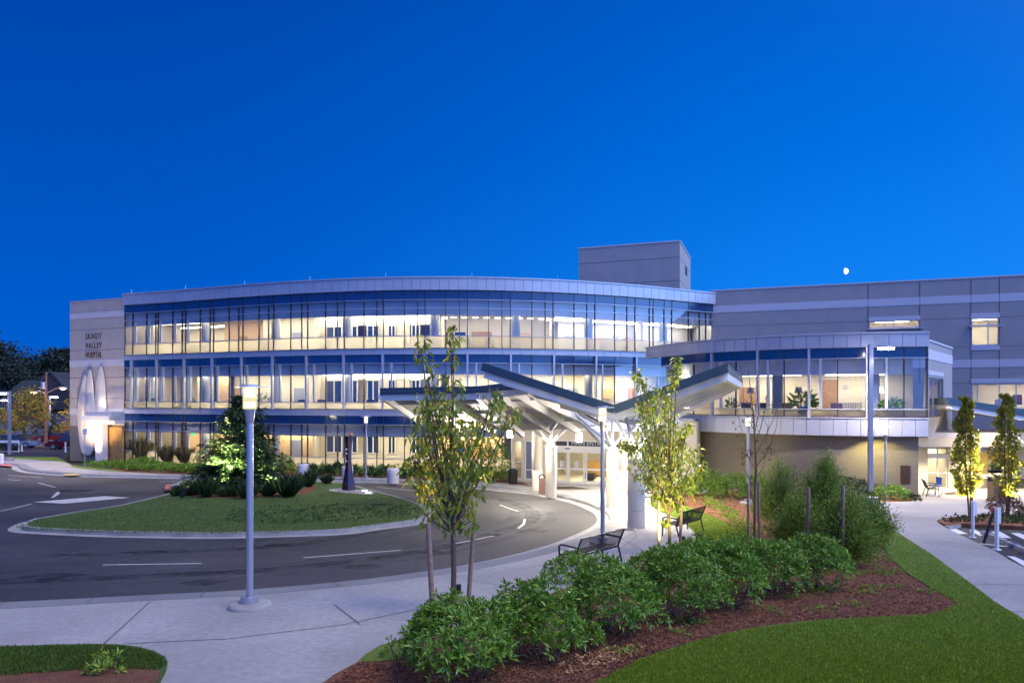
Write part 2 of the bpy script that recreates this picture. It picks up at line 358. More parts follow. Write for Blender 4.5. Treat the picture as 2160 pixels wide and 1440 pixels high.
# island
isl_px = [(19, 1113), (21, 1121), (64, 1125.5), (175, 1131), (272, 1134), (420, 1136), (521, 1135), (720, 1128), (798, 1118), (889, 1106), (915, 1096), (925, 1084), (905, 1068), (870, 1056), (827, 1044), (784, 1034), (746, 1023.5), (672, 1018.5), (540, 1016.5), (450, 1015.5), (400, 1016), (365, 1020), (356, 1026), (358, 1036), (336, 1046.5), (233, 1071), (156, 1083), (68, 1098), (45, 1102)]
ISL = gp(isl_px, 0, 4, True)
drape('island_gutter', ISL, .006, M['kerb'], **STRUCT)
def shrink(poly, d):
    n = len(poly); out = []; A = sum(poly[i][0]*poly[(i+1) % n][1]-poly[(i+1) % n][0]*poly[i][1] for i in range(n)); sg = 1 if A > 0 else -1
    for i in range(n):
        a = Vector(poly[i-1]); b = Vector(poly[(i+1) % n]); t = (b-a).normalized(); out.append((poly[i][0]-t.y*d*sg, poly[i][1]+t.x*d*sg))
    return out
I2 = shrink(ISL, .45)
drape('island_kerb', I2, .15, M['kerb'], skirt=.2, **STRUCT)
I3 = shrink(I2, .18)
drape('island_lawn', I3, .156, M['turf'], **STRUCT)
drape('island_bed', gp([(395, 1040), (420, 1022), (520, 1018), (640, 1021), (668, 1028), (640, 1042), (520, 1049), (430, 1049)], .16, 4), .162, M['mulch'], **STRUCT)
drape('red_kerb', gp([(349, 1023), (356, 1020.5), (362, 1027), (361, 1035), (352, 1036), (347, 1030)], .15), .158, M['redpaint'], **STRUCT)
# painted markings
def mark(px, m=M['paint'], dz=.006, sm=0, name='road_marking'): return drape(name, gp(px, 0, sm), dz, m, **STRUCT)
mark([(70, 1058.5), (136, 1061.7), (275, 1049), (220, 1046)])
for a, b in ([(81, 1018), (117, 1027.5)], [(17, 1002), (89, 1007)], [(17.5, 1011), (43, 1013)], [(0, 1077.6), (68, 1062)], [(-140, 1102), (0, 1077.6)], [(217, 1191), (425, 1188)], [(640, 1176), (846, 1160)], [(955, 1147), (1042, 1130)], [(1054, 1064), (1093, 1078)], [(796, 1027), (882, 1035)], [(336, 1014.5), (400, 1014.5)], [(900, 1052), (985, 1058)]):
    groundline('road_marking', gp([a, b]), .11, .006, M['paint'], **STRUCT)
mark([(107, 1050), (113, 1049), (126, 1041), (125, 1036.5), (120, 1037)], M['paint'])
mark([(1090, 1114), (1096, 1114), (1107, 1106), (1110, 1095), (1105, 1094), (1102, 1104)], M['paint'])
drape('tactile_pad', gp([(132, 999.5), (160, 998.5), (172, 1001.5), (140, 1003)], .12), .126, M['yellow'], **STRUCT)
drape('red_kerb', gp([(-60, 975), (24, 979), (26, 983), (-60, 979.5)], .12), .130, M['redpaint'], **STRUCT)
# parking lot beyond the left lawn
drape('parking_lot', [(-110, 66), (-42.5, 66), (-30, 73), (-30, 140), (-110, 140)], .004, M['asphalt'], **STRUCT)
# lawns and beds
left_lawn = BK[4*10:]+[(-75, 72), (-42.2, 70.5), (-36, 62.0), (-30.5, 58)]
drape('far_lawn', left_lawn+[], .128, M['grass'], **STRUCT)
drape('facade_bed', BK[:4*11]+[(-32, 62), (-33.2, 65.2), (-22, 61), (-12, 58.5), (-2, 58.5), (0, 54)], .124, M['mulch'], **STRUCT)
LN = list(reversed(LB))
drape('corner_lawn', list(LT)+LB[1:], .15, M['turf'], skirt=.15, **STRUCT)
drape('corner_bed', gp([(-300, 1432), (60, 1418), (200, 1410), (300, 1404), (338, 1418), (325, 1445), (280, 1540), (-300, 1540)], .15, 3), .156, M['mulch'], **STRUCT)
# central planting bed + lawns on the right
mulch_px = [(560, 1640), (620, 1500), (680, 1440), (704, 1422), (753, 1396), (790, 1392), (840, 1370), (900, 1335), (960, 1320), (1050, 1290), (1150, 1255), (1250, 1222), (1330, 1196), (1400, 1174), (1460, 1152), (1520, 1142), (1556, 1130), (1553, 1119), (1542, 1109), (1517, 1094), (1481, 1080), (1444, 1066), (1400, 1059), (1372, 1058), (1372, 1050), (1400, 1045), (1470, 1043), (1500, 1037), (1500, 1032), (1841, 1040), (1944, 1051), (1927, 1056), (1899, 1058), (1841, 1059), (1852, 1075), (1870, 1100), (1888, 1122), (1868, 1150), (1879, 1177), (1916, 1211), (1965, 1241), (2010, 1265), (2018, 1275), (2002, 1288), (1957, 1297), (1879, 1301), (1747, 1307), (1635, 1318), (1560, 1330), (1454, 1357), (1352, 1390), (1299, 1418), (1258, 1440), (1100, 1540), (1000, 1640)]
drape('mulch_bed', gp(mulch_px, .13), .132, M['mulch'], skirt=.2, **STRUCT)
drape('plaza_lawn', gp([(1364, 1059), (1386, 1075), (1415, 1087), (1444, 1102), (1464, 1116), (1470, 1131), (1464, 1146), (1452, 1155), (1500, 1160), (1560, 1135), (1553, 1119), (1542, 1109), (1517, 1094), (1481, 1080), (1444, 1066), (1400, 1059), (1385, 1057)], .13), .142, M['grass'], skirt=.1, **STRUCT)
drape('lawn_corner_wedge', gp([(753, 1397), (770, 1381), (802, 1361), (850, 1348), (900, 1345), (860, 1385), (800, 1395)], .13), .142, M['grass'], **STRUCT)
path_l = [(1944, 1051), (1927, 1056), (1899, 1058), (1841, 1059), (1852, 1075), (1870, 1100), (1897, 1125), (1930, 1147), (1972, 1174), (2047, 1230), (2100, 1271), (2160, 1307), (2400, 1450), (2700, 1640)]
path_r = [(2900, 1440), (2400, 1290), (2160, 1196), (2100, 1162.5), (2050, 1139), (2002, 1116), (1985, 1106), (1977, 1099), (1984, 1094), (2029, 1088), (2100, 1085), (2200, 1084), (2500, 1084)]
drape('entrance_path', gp(path_l, .13, 3, False)+gp(path_r, .13, 3, False)+[(52, 44.8), (20, 44.8), (21.3, 41.0)], .136, M['concrete'], skirt=.15, **STRUCT)
lawn_px = [(1897, 1125), (1930, 1147), (1972, 1174), (2047, 1230), (2100, 1271), (2160, 1307), (2400, 1450), (2700, 1640), (1000, 1640), (1100, 1540), (1258, 1440), (1299, 1418), (1352, 1390), (1454, 1357), (1560, 1330), (1635, 1318), (1747, 1307), (1879, 1301), (1957, 1297), (2002, 1288), (2018, 1275), (2010, 1265), (1965, 1241), (1916, 1211), (1879, 1177), (1862, 1150), (1888, 1122)]
LAWN = gp(lawn_px, .13)
drape('front_lawn', LAWN, .150, M['grass'], **STRUCT)
def lerp_at(line, n, off=0):
    seg = []; tot = 0
    L = [(Vector(b)-Vector(a)).length for a, b in zip(line, line[1:])]; T = sum(L)
    out = []
    for k in range(n):
        d = T*(k+.5)/n; i = 0
        while d > L[i]: d -= L[i]; i += 1
        out.append(Vector(line[i]).lerp(Vector(line[i+1]), d/L[i]))
    return out
PLn = gp([(1852, 1075), (1897, 1125), (1972, 1174), (2047, 1230), (2160, 1307), (2400, 1450)], .13); PRn = gp([(1984, 1094), (1992, 1112), (2100, 1162), (2160, 1196), (2400, 1290), (2700, 1390)], .13)
for p, q in zip(lerp_at(PLn, 9), lerp_at(PRn, 9)): groundline('pavement_joint', [p, q], .02, .144, M['joint'], **STRUCT)
# right parking bay
drape('parking_bay', gp([(1985, 1104), (2002, 1108), (2100, 1110), (2600, 1112), (2900, 1440), (2400, 1290), (2160, 1196), (2100, 1162.5), (2050, 1139), (2002, 1116)], .02), .02, M['asphalt'], **STRUCT)
drape('planter_bed', gp([(1977, 1099), (1984, 1094), (2029, 1088), (2100, 1085), (2600, 1085), (2600, 1110), (2160, 1109.5), (2027, 1104), (2000, 1109)], .16), .17, M['mulch'], skirt=.2, **STRUCT)
kk = gp([(1996, 1113), (2027, 1106), (2160, 1112), (2500, 1116)], .1); groundline('planter_kerb', kk, .17, .16, M['kerb'], **STRUCT)
kq = MB()
for a, b in zip(kk, kk[1:]):
    A, B = Vector(a), Vector(b); A = Vector((A.x, A.y, zg(A.y)+.07)); B = Vector((B.x, B.y, zg(B.y)+.07)); kq.beam(A, B, .16, .17)
kq.build('planter_kerb', M['kerb'], **STRUCT)
for q in ([(2002, 1116), (2016, 1115), (2042, 1126), (2020, 1126)], [(2044, 1118), (2058, 1117), (2076, 1128), (2068, 1131)], [(2090, 1121), (2110, 1121), (2134, 1135), (2112, 1134)], [(2132, 1124), (2150, 1124), (2190, 1140), (2165, 1140)], [(2124, 1172), (2140, 1174), (2200, 1200), (2170, 1200)], [(2066, 1147), (2067, 1146), (2140, 1153), (2140, 1155)]):
    drape('parking_marking', gp(q, .02), .03, M['white_paint'], **STRUCT)

def disc(name, px, py, r, dz, m, label, cat):
    c = G(px, py, dz); return MB().lathe((c.x, c.y, zg(c.y)+dz), [(r, 0), (r, .008), (r*.93, .010)], 28).build(name, m, label=label, cat=cat)
disc('manhole_cover', 1318, 1117, .34, .126, M['joint'], 'round dark manhole cover in the plaza paving near the first canopy column', 'manhole cover')

TR, OIL, DIRT = stain('tyre_dust', (.10, .095, .095), .55, .5), stain('oil_film', (.006, .006, .007), .9, 1.6), stain('pavement_grime', (.10, .095, .09), .55, .7)
for d_, w_ in ((-1.9, .45), (-3.5, .45), (-6.0, .5), (-7.7, .5)): groundline('tyre_track', offset_line(EDGE, d_)[6:100], w_, .0045, TR, **STRUCT)
for d_ in (-2.7, -6.9): groundline('tyre_track', offset_line(EDGE, d_)[6:100], .7, .0035, OIL, **STRUCT)
for px, py, a_, b_ in ((120, 1215, .9, .5), (430, 1228, .5, .4), (300, 1165, .7, .5), (760, 1195, .6, .4), (930, 1165, .5, .4), (1120, 1120, .7, .5), (600, 1150, .8, .4), (150, 1035, 1.2, .8)):
    c_ = G(px, py); drape('oil_spot', [(c_.x+a_*math.cos(k*.52)*(1+.2*math.sin(k*2.1)), c_.y+b_*math.sin(k*.52)) for k in range(12)], .005, OIL, **STRUCT)
groundline('kerb_grime', offset_line(EDGE, .40)[2:96], .22, .011, DIRT, **STRUCT)
# ================================================================ curved glass wing
RP = [(263, 619.7), (538, 599.7), (653, 590.6), (806, 586), (882, 584), (1040, 585.4), (1176, 590), (1220, 592.5), (1347, 602.3), (1505, 617.9)]
HR = 8.85
pp = [((u-CX)/((H0-y)/HR), F/((H0-y)/HR)) for u, y in RP]
cf = np.polyfit([p[0] for p in pp], [p[1] for p in pp], 4)
def fz(x): return float(np.polyval(cf, x))
def fx(px):     # x on the curve seen at picture column px
    lo, hi = -45, 30
    for _ in range(50):
        m = (lo+hi)/2
        if m/fz(m)*F+CX < px: lo = m
        else: hi = m
    return (lo+hi)/2
def fp(x, off=0):    # point on the curve, off metres outward (towards the street)
    d = (fz(x+.05)-fz(x-.05))/.1; n = Vector((d, -1)).normalized(); return Vector((x+n.x*off, fz(x)+n.y*off))
def strip(mb, xs, z0, z1, off, th, fn=None):     # a curved slab of thickness th
    fn = fn or fp; n = len(xs); base = len(mb.v)
    for x in xs:
        a = fn(x, off); b = fn(x, off-th)
        mb.v += [(a.x, a.y, z0), (a.x, a.y, z1), (b.x, b.y, z1), (b.x, b.y, z0)]
    for i in range(n-1):
        p = base+4*i; q = p+4
        for k in range(4): mb.f.append((p+k, q+k, q+(k+1) % 4, p+(k+1) % 4))
    mb.f.append((base, base+1, base+2, base+3)); e = base+4*(n-1); mb.f.append((e+3, e+2, e+1, e)); return mb
def seg(x0, x1, step=.9):
    n = max(2, int(abs(x1-x0)/step)+2); return [x0+(x1-x0)*i/(n-1) for i in range(n)]
def sheet(mb, xs, z0, z1, off, fn=None):
    fn = fn or fp; base = len(mb.v)
    for x in xs: a = fn(x, off); mb.v += [(a.x, a.y, z0), (a.x, a.y, z1)]
    for i in range(len(xs)-1): p = base+2*i; mb.f.append((p, p+2, p+3, p+1))
    return mb
def post(mb, x, z0, z1, w, off, th, fn=None):
    fn = fn or fp; a = fn(x, off-th/2); d = fn(x+.05, 0)-fn(x-.05, 0); mb.box((a.x, a.y, (z0+z1)/2), (w, th, z1-z0), rz=math.atan2(d.y, d.x))
XL, XR = fx(263), fx(1505)
Zs = dict(top=14.50, fb=13.52, b1=12.83, t3=12.2, r3=10.18, g3=9.24, s2=8.82, b2=8.19, c2=7.36, r2=5.30, g2=4.74, s1=4.29, b0=3.63, t1=2.90, r1=1.15)
wing = empty('curved_glass_building', (fp(-6.5).x, fp(-6.5).y+4, 0), 'three storey hospital wing with a long curved glass front, lit rooms inside', 'building')
# fascia of separate metal panels with open joints
def fascia(parent, fn, x0, x1, z0, z1, off, pitch, name='fascia', m=None, cap=.12):
    mb = MB(); n = max(2, int(abs(x1-x0)*1.03/pitch)); xs = [x0+(x1-x0)*i/n for i in range(n+1)]; g_ = .012
    for a, b in zip(xs, xs[1:]): strip(mb, [a+g_, b-g_], z0, z1-cap, off, .04, fn)
    strip(mb, seg(x0, x1), z1-cap+.02, z1, off+.06, .35, fn)
    mb.build(name, m or M['panel'], parent)
    strip(MB(), seg(x0, x1), z0+.01, z1-cap+.01, off-.05, .2, fn).build(name+'_backing', M['joint'], parent)
fascia(wing, fp, XL, XR, Zs['fb'], Zs['top'], .25, .69)
fascia(wing, fp, XL, fx(1400), Zs['s2'], Zs['g3'], .16, 1.3, 'floor_band', cap=.06)
fascia(wing, fp, XL, fx(1400), Zs['s1'], Zs['g2'], .16, 1.3, 'floor_band', cap=.06)
M3 = [309, 328, 337, 364, 384, 393, 422, 443, 452, 483, 503, 515, 546, 566, 577, 613, 636, 650, 686.5, 711.6, 728, 767.5, 794.5, 810, 853, 881, 897.5, 940, 969, 986, 1030.6, 1058.7, 1076.4, 1122, 1150, 1166.7, 1211, 1238, 1254, 1296.6, 1322.6, 1339, 1370, 1378, 1401, 1417, 1452.6, 1475.5, 1489]
PR = [263, 280, 333, 391, 450, 512, 577, 648.5, 726.5, 808.5, 896.5, 986, 1076.4, 1166.7, 1255, 1339.5, 1417, 1504.5]
SEC = [291, 345.5, 403.6, 461, 523, 592, 663.6, 743, 826.6, 914, 1004.6, 1094, 1185, 1269]
MID = [309, 364, 422, 483, 546, 613, 687, 767.6, 853, 940, 1030, 1122, 1211, 1296.6]
def storey(fl, sp_top, sp_bot, rail, bot, trans, bays, lo=None):
    for i in bays:
        a, b = fx(PR[i]), fx(PR[i+1]); w = MB(); inner = [p for p in M3 if PR[i]+4 < p < PR[i+1]-4] if fl != 2 else [p for p in MID if PR[i]+4 < p < PR[i+1]-4]
        xs = [a]+[fx(p) for p in inner]+[b]
        for p in inner: post(w, fx(p), bot, sp_top, .05, .035, .14)
        post(w, a, bot, sp_top, .055, .035, .14)
        for z, h in [(rail, .05), (sp_bot, .06), (bot+.03, .06)]+([(trans, .05)] if trans else []): strip(w, xs, z-h/2, z+h/2, .03, .10)
        win = w.build('window', M['darkframe'], wing)
        sheet(MB(), [xs[0]+.03]+xs[1:-1]+[xs[-1]-.03], rail+.02, sp_bot-.03, -.03).build('pane', M['glass'], win)
        sheet(MB(), [xs[0]+.03]+xs[1:-1]+[xs[-1]-.03], bot+.05, rail-.02, -.03).build('frosted_pane', M['frost'], win)
        sheet(MB(), xs, sp_bot+.03, sp_top, .01).build('spandrel_pane', M['spandrel'], win)
        for z in [sp_bot, rail]+([trans] if trans else []): strip(MB(), [a+.04, (a+b)/2, b-.04], z-.022, z+.022, .075, .03).build('transom', M['alum'], win)
storey(3, Zs['fb'], Zs['b1'], Zs['r3'], Zs['g3'], Zs['t3'], range(17))
storey(2, Zs['s2'], Zs['b2'], Zs['r2'], Zs['g2'], None, range(16))
storey(1, Zs['s1'], Zs['b0'], Zs['r1'], .12, Zs['t1'], range(12))
for p in PR[1:16]:
    mb = MB(); post(mb, fx(p), Zs['g2'], Zs['s2'], .14, .24, .22); mb.build('fin', M['alum'], wing)
for p in SEC:
    mb = MB(); post(mb, fx(p), Zs['r2'], Zs['b2'], .12, .16, .18); mb.build('fin', M['alum'], wing)
# floors, ceilings, bulkheads, columns
def inn(x, off=0): d = -off; return Vector((x, fz(x)+d))      # straight back into the building
for name, z0, z1, m, x1 in [('floor_slab', 8.74, 8.86, M['carpet'], XR), ('floor_slab', 4.20, 4.32, M['carpet'], XR), ('floor_slab', -.02, .1, M['carpet'], fx(1100))]:
    strip(MB(), seg(XL, x1), z0, z1, -.15, 9, inn).build(name, m, wing)
for z0, x1 in [(12.15, XR), (7.55, XR), (3.05, fx(1100))]:
    strip(MB(), seg(XL, x1), z0, z0+.1, -.55, 8.6, inn).build('ceiling', M['ceil'], wing)
for z0, z1, x1 in [(11.75, 13.4, XR), (7.36, 8.8, fx(1420)), (2.72, 4.2, fx(1100))]:
    strip(MB(), seg(XL, x1), z0, z1, -.40, .12, inn).build('bulkhead', M['bulk'], wing)
strip(MB(), seg(XL, XR), 14.2, 14.35, .1, 12, inn).build('roof', M['deck'], wing)
for f0, f1, x1 in [(8.86, 12.15, XR), (4.32, 7.55, XR), (.1, 3.05, fx(1100))]:
    strip(MB(), seg(XL, x1), f0, f1+1.5, -9.0, .15, inn).build('back_wall', M['inwall'], wing)
for p in (294, 416, 567, 721, 911, 1088, 1246, 1408):
    x = fx(p); c = MB()
    c.lathe((x, fz(x)+1.75, 0), [(.34, .1), (.34, 13.4)], 18); c.build('column', M['incol'], wing, smooth=True)
# cove and ceiling lights
lights3 = [(350, 398, 2.4), (422, 640, 2.2), (640, 905, 2.0), (640, 905, 4.6), (1180, 1240, 4.5), (1400, 1460, 5.2)]
for a, b, d in lights3: strip(MB(), seg(fx(a), fx(b)), 12.06, 12.12, -d, .45, inn).build('ceiling_light', M['cove'], wing)
strip(MB(), seg(fx(920), fx(1492), .9), 12.08, 12.12, -5.6, .9, inn).build('ceiling_light', M['ceil_light'], wing)
strip(MB(), seg(fx(280), fx(420), .9), 12.08, 12.12, -6.6, .5, inn).build('ceiling_light', M['cove'], wing)
for a, b, d in [(345, 400, 2.4), (422, 640, 2.6), (648, 905, 2.2), (648, 905, 4.8), (925, 1405, 2.6)]: strip(MB(), seg(fx(a), fx(b)), 7.46, 7.52, -d, .42, inn).build('ceiling_light', M['cove'], wing)
for a, b, d in [(300, 420, 5.0), (424, 560, 2.3), (640, 900, 5.0), (920, 1060, 2.5)]: strip(MB(), seg(fx(a), fx(b)), 2.96, 3.02, -d, .42, inn).build('ceiling_light', M['cove'], wing)
for z, x0, x1 in ((12.09, 282, 1500), (7.49, 282, 1410), (2.99, 282, 1090)):      # run of ceiling fixtures near the glass, one per half bay
    p = x0
    while p < x1: strip(MB(), seg(fx(p), fx(p+17)), z, z+.04, -1.15, .35, inn).build('ceiling_light', M['cove'], wing); p += 43
for a, b, z in ((925, 1160, 12.08), (925, 1400, 7.48), (285, 380, 7.48), (285, 400, 12.08)): strip(MB(), seg(fx(a), fx(b)), z, z+.04, -3.1, .35, inn).build('ceiling_light', M['cove'], wing)
for a, b in ((300, 640), (650, 910), (920, 1060)): strip(MB(), seg(fx(a), fx(b)), 2.96, 3.0, -3.0, .4, inn).build('ceiling_light', M['cove'], wing)
strip(MB(), seg(fx(1395), XR), 4.3, 8.9, -1.0, .2, inn).build('link_wall', M['stucco'], wing)
# cross partitions and inner glazed screens
def cross(p, z0, z1, d0, d1, m=M['inwall']):
    x = fx(p); mb = MB(); mb.box((x, fz(x)+(d0+d1)/2, (z0+z1)/2), (.15, d1-d0, z1-z0)); mb.build('partition', m, wing)
def screen(p0, p1, z0, z1, d, m, name='partition'): strip(MB(), seg(fx(p0), fx(p1)), z0, z1, -d, .12, inn).build(name, m, wing)
for p in (640, 915, 1172, 1370): cross(p, 8.86, 12.15, 3.4, 9)
for p in (385, 640, 915): cross(p, 4.32, 7.55, 3.2, 9)
for p in (560, 640, 915, 1060): cross(p, .1, 3.05, 3.0, 9)
screen(424, 520, 8.86, 12.15, 5.0, M['inwarm']); screen(520, 640, 8.86, 12.15, 4.0, M['inwall']); screen(930, 1160, 8.86, 12.15, 5.6, M['inwall']); screen(1190, 1500, 8.86, 12.15, 7.6, M['stucco_light'])
screen(422, 452, 4.32, 7.55, 3.4, M['inwarm']); screen(452, 640, 4.32, 7.55, 4.4, M['inwall']); screen(930, 1410, 4.32, 7.55, 5, M['inwall']); screen(300, 385, 4.32, 7.55, 7, M['inwall'])
screen(424, 640, .1, 3.05, 3.6, M['inwarm']); screen(340, 420, .1, 3.05, 5, M['inwarm']); screen(925, 1060, .1, 3.05, 4, M['inwarm'])
for fl, z0, z1 in [(3, 9.75, 11.4), (2, 5.2, 7.0), (1, 1.2, 2.75)]:     # glazed screen with white frames between rooms
    ps = [655, 690, 702, 725, 748, 775, 796, 812, 850, 868, 890]
    for a, b in zip(ps[::2], ps[1::2]):
        A, B = fx(a), fx(b); fr = MB(); strip(fr, [A, B], z0-.08, z0, -4.9, .1, inn); strip(fr, [A, B], z1, z1+.08, -4.9, .1, inn)
        for q in (A, (A+B)/2, B): fr.box((q, fz(q)+4.95, (z0+z1)/2), (.09, .1, z1-z0+.16))
        f_ = fr.build('inner_window', M['ceil'], wing); sheet(MB(), [A, B], z0, z1, -4.97, inn).build('inner_pane', M['farglass'], f_)
    screen(650, 900, [0, .1, 4.32, 8.86][fl], z0-.08, 5.0, M['inwall']); screen(650, 900, z1+.08, [0, 3.05, 7.55, 12.15][fl], 5.0, M['inwall'])
for a, b in ((640, 655), (705, 722), (778, 800), (815, 845), (892, 915)):
    for z0, z1 in ((8.86, 12.15), (4.32, 7.55), (.1, 3.05)): screen(a, b, z0, z1, 5.02, M['inwall'])
for fl, z in ((3, 8.86), (2, 4.32), (1, .1)):      # doors, boards and pictures on the inner walls
    for n_, (p, w_, d_) in enumerate(((470, .5, 4.9 if fl == 3 else 4.3), (545, .45, 3.9 if fl == 3 else 4.3), (600, .5, 3.9 if fl == 3 else 4.3), (960, .5, 5.5 if fl == 3 else 4.9), (1010, .8, 5.5 if fl == 3 else 4.9), (1110, .5, 5.5 if fl == 3 else 4.9), (1215, .6, 7.5 if fl == 3 else 4.9), (1290, .9, 7.5 if fl == 3 else 4.9), (1350, .5, 7.5 if fl == 3 else 4.9))):
        if fl == 1: d_ = 3.5 if p < 640 else 3.9
        if fl == 1 and p > 1050: continue
        x = fx(p); door = n_ % 2 == 0; mb = MB(); mb.box((x, fz(x)+d_, z+(1.05 if door else 1.65)), (w_*2 if door else w_*1.7, .06, 2.1 if door else .8)); mb.build('inner_door' if door else 'wall_picture', (M['wood'] if n_ % 4 == 0 else M['incol']) if door else (M['inwarm'] if n_ % 3 else M['farglass']), wing)
# pale inner jambs lit from within beside the left bays
for fl, z0, z1 in [(3, 10.2, 12.1), (2, 5.3, 7.5), (1, 1.2, 2.9)]:
    for p in (280, 309, 333, 364, 391): mb = MB(); x = fx(p); mb.box((x+.12, fz(x)+.25, (z0+z1)/2), (.16, .12, z1-z0)); mb.build('blind_edge', M['ceil'], wing)
for n, (p, z) in enumerate(((407, 6.9), (390, 2.55))):
    x = fx(p); mb = MB(); mb.box((x, fz(x)+1.6, z), (.34, .05, .2)); mb.build('exit_sign', emis('green_exit_light', (.1, 1, .35), 1.6), wing)
# end return and roof spikes
for x, s in ((XL, -1), (XR, 1)):
    mb = MB(); mb.box((x+s*.12, fz(x)+6.0, 7.2), (.2, 11.8, 14.3)); mb.build('end_wall', M['panel'], wing)
for p in (276, 390, 515, 653, 813, 995, 1176, 1347, 1495):
    x = fx(p); mb = MB(); mb.tube([(x, fz(x)+.1, 14.4), (x, fz(x)+.1, 14.85)], .018, 5); mb.build('lightning_rod', M['chrome'], wing)
# ================================================================ walls with openings
class Wall:     # vertical plane from a to b (metres), helper works in (t along, z up)
    def __init__(s, a, b): s.a, s.b = Vector(a), Vector(b); s.L = (s.b-s.a).length; s.d = (s.b-s.a).normalized(); s.n = Vector((s.d.y, -s.d.x))
    def p(s, t, z, o=0): v = s.a+s.d*t+s.n*o; return (v.x, v.y, z)
    def t(s, px):
        u = (px-CX)/F; return (u*s.a.y-s.a.x)/(s.d.x-u*s.d.y)
    def k(s, px): t = s.t(px); return F/(s.a.y+s.d.y*t)
    def z(s, px, py): return ZC+(H0-py)/s.k(px)
    def box(s, mb, t0, t1, z0, z1, o0, o1):
        A = [s.p(t0, z0, o0), s.p(t1, z0, o0), s.p(t1, z1, o0), s.p(t0, z1, o0)]; B = [s.p(t0, z0, o1), s.p(t1, z0, o1), s.p(t1, z1, o1), s.p(t0, z1, o1)]
        return mb.add(A+B, [(3, 2, 1, 0), (4, 5, 6, 7), (0, 1, 5, 4), (1, 2, 6, 5), (2, 3, 7, 6), (3, 0, 4, 7)])
    def holes(s, name, t0, t1, z0, z1, holes, m, parent, th=.25):
        ts = sorted({t0, t1, *[h[i] for h in holes for i in (0, 1)]}); zs = sorted({z0, z1, *[h[i] for h in holes for i in (2, 3)]}); mb = MB()
        for a, b in zip(ts, ts[1:]):
            for c, d in zip(zs, zs[1:]):
                if not any(h[0] <= (a+b)/2 <= h[1] and h[2] <= (c+d)/2 <= h[3] for h in holes):
                    mb.quad(s.p(a, c), s.p(b, c), s.p(b, d), s.p(a, d))
        for h in holes:
            for q in ((h[0], h[2], h[1], h[2]), (h[1], h[2], h[1], h[3]), (h[1], h[3], h[0], h[3]), (h[0], h[3], h[0], h[2])):
                mb.quad(s.p(q[0], q[1], 0), s.p(q[2], q[3], 0), s.p(q[2], q[3], -th), s.p(q[0], q[1], -th))
        return mb.build(name, m, parent)
    def room(s, t0, t1, z0, z1, depth, parent, m=None, light=True, o=-.26):
        mb = MB(); A = lambda t, z, q: s.p(t, z, q)
        mb.quad(A(t0, z0, -depth), A(t1, z0, -depth), A(t1, z1, -depth), A(t0, z1, -depth)); mb.quad(A(t0, z0, o), A(t0, z0, -depth), A(t0, z1, -depth), A(t0, z1, o))
        mb.quad(A(t1, z0, -depth), A(t1, z0, o), A(t1, z1, o), A(t1, z1, -depth)); mb.quad(A(t0, z1, o), A(t0, z1, -depth), A(t1, z1, -depth), A(t1, z1, o)); mb.quad(A(t0, z0, o), A(t1, z0, o), A(t1, z0, -depth), A(t0, z0, -depth))
        r = mb.build('room', m or M['inwall'], parent)
        if light:
            l = MB(); c = (t0+t1)/2; w = min(1.2, (t1-t0)*.3); s.box(l, c-w, c+w, z1-.06, z1-.02, -depth*.55, -depth*.35); l.build('ceiling_light', M['room_light'], parent)
        return r
    def window(s, t0, t1, z0, z1, parent, vs=(), hs=(), m=None, fr=.07, g=None, inset=.12):
        mb = MB(); s.box(mb, t0, t1, z0, z0+fr, -inset-.06, -inset); s.box(mb, t0, t1, z1-fr, z1, -inset-.06, -inset)
        for t in (t0, *vs, t1-fr): s.box(mb, t, t+fr, z0+fr, z1-fr, -inset-.06, -inset)
        for z in hs: s.box(mb, t0+fr, t1-fr, z, z+fr, -inset-.055, -inset+.004)
        w = mb.build('window', m or M['alum'], parent)
        MB().quad(s.p(t0, z0, -inset-.03), s.p(t1, z0, -inset-.03), s.p(t1, z1, -inset-.03), s.p(t0, z1, -inset-.03)).build('pane', g or M['glass'], w); return w
def solid_text(o, parent):      # lettering as a plain mesh
    bpy.context.view_layer.update(); me = bpy.data.meshes.new_from_object(o.evaluated_get(bpy.context.evaluated_depsgraph_get())); n = bpy.data.objects.new(o.name.split('.')[0], me); COL.objects.link(n)
    n.location, n.rotation_euler, n.scale = o.location, o.rotation_euler, o.scale; bpy.data.objects.remove(o); n.parent = parent; n.matrix_parent_inverse = world_of(parent).inverted(); return n
# ---------------------------------------------------------------- sign wall at the left end
sw = Wall((-39.4, 67.6), (fp(XL).x-.02, fp(XL).y-.05)); S_ = empty('sign_wall_building', (-36.3, 66.3, 0), 'tall stone faced block with hospital name and feather reliefs at the far left', 'building')
H = 14.1
mb = MB(); sw.box(mb, 0, sw.L, 3.14, H, -6, 0); mb.build('stone_wall', M['stone'], S_)
brickmat('tan_block_base', (.27, .22, .16), (.25, .21, .15), (.13, .11, .09), .8, .2, msize=.014)
mb = MB(); sw.box(mb, -.02, sw.L, 0, 3.14, -6, -.03); mb.build('block_base', MATS['tan_block_base'], S_)
for z0, z1 in ((12.6, 13.09), (8.35, 8.94), (4.13, 4.68)): mb = MB(); sw.box(mb, 0, sw.L, z0, z1, -.05, .03); mb.build('light_band', M['stone_light'], S_)
jb = MB()
for z in (11.6, 9.79, 7.38, 5.57): sw.box(jb, 0, sw.L, z-.018, z+.018, -.02, .006)
jb.build('stone_joint', M['joint'], S_)
mb = MB(); sw.box(mb, -.04, sw.L, H, H+.10, -6, .04); mb.build('coping', M['alum'], S_)
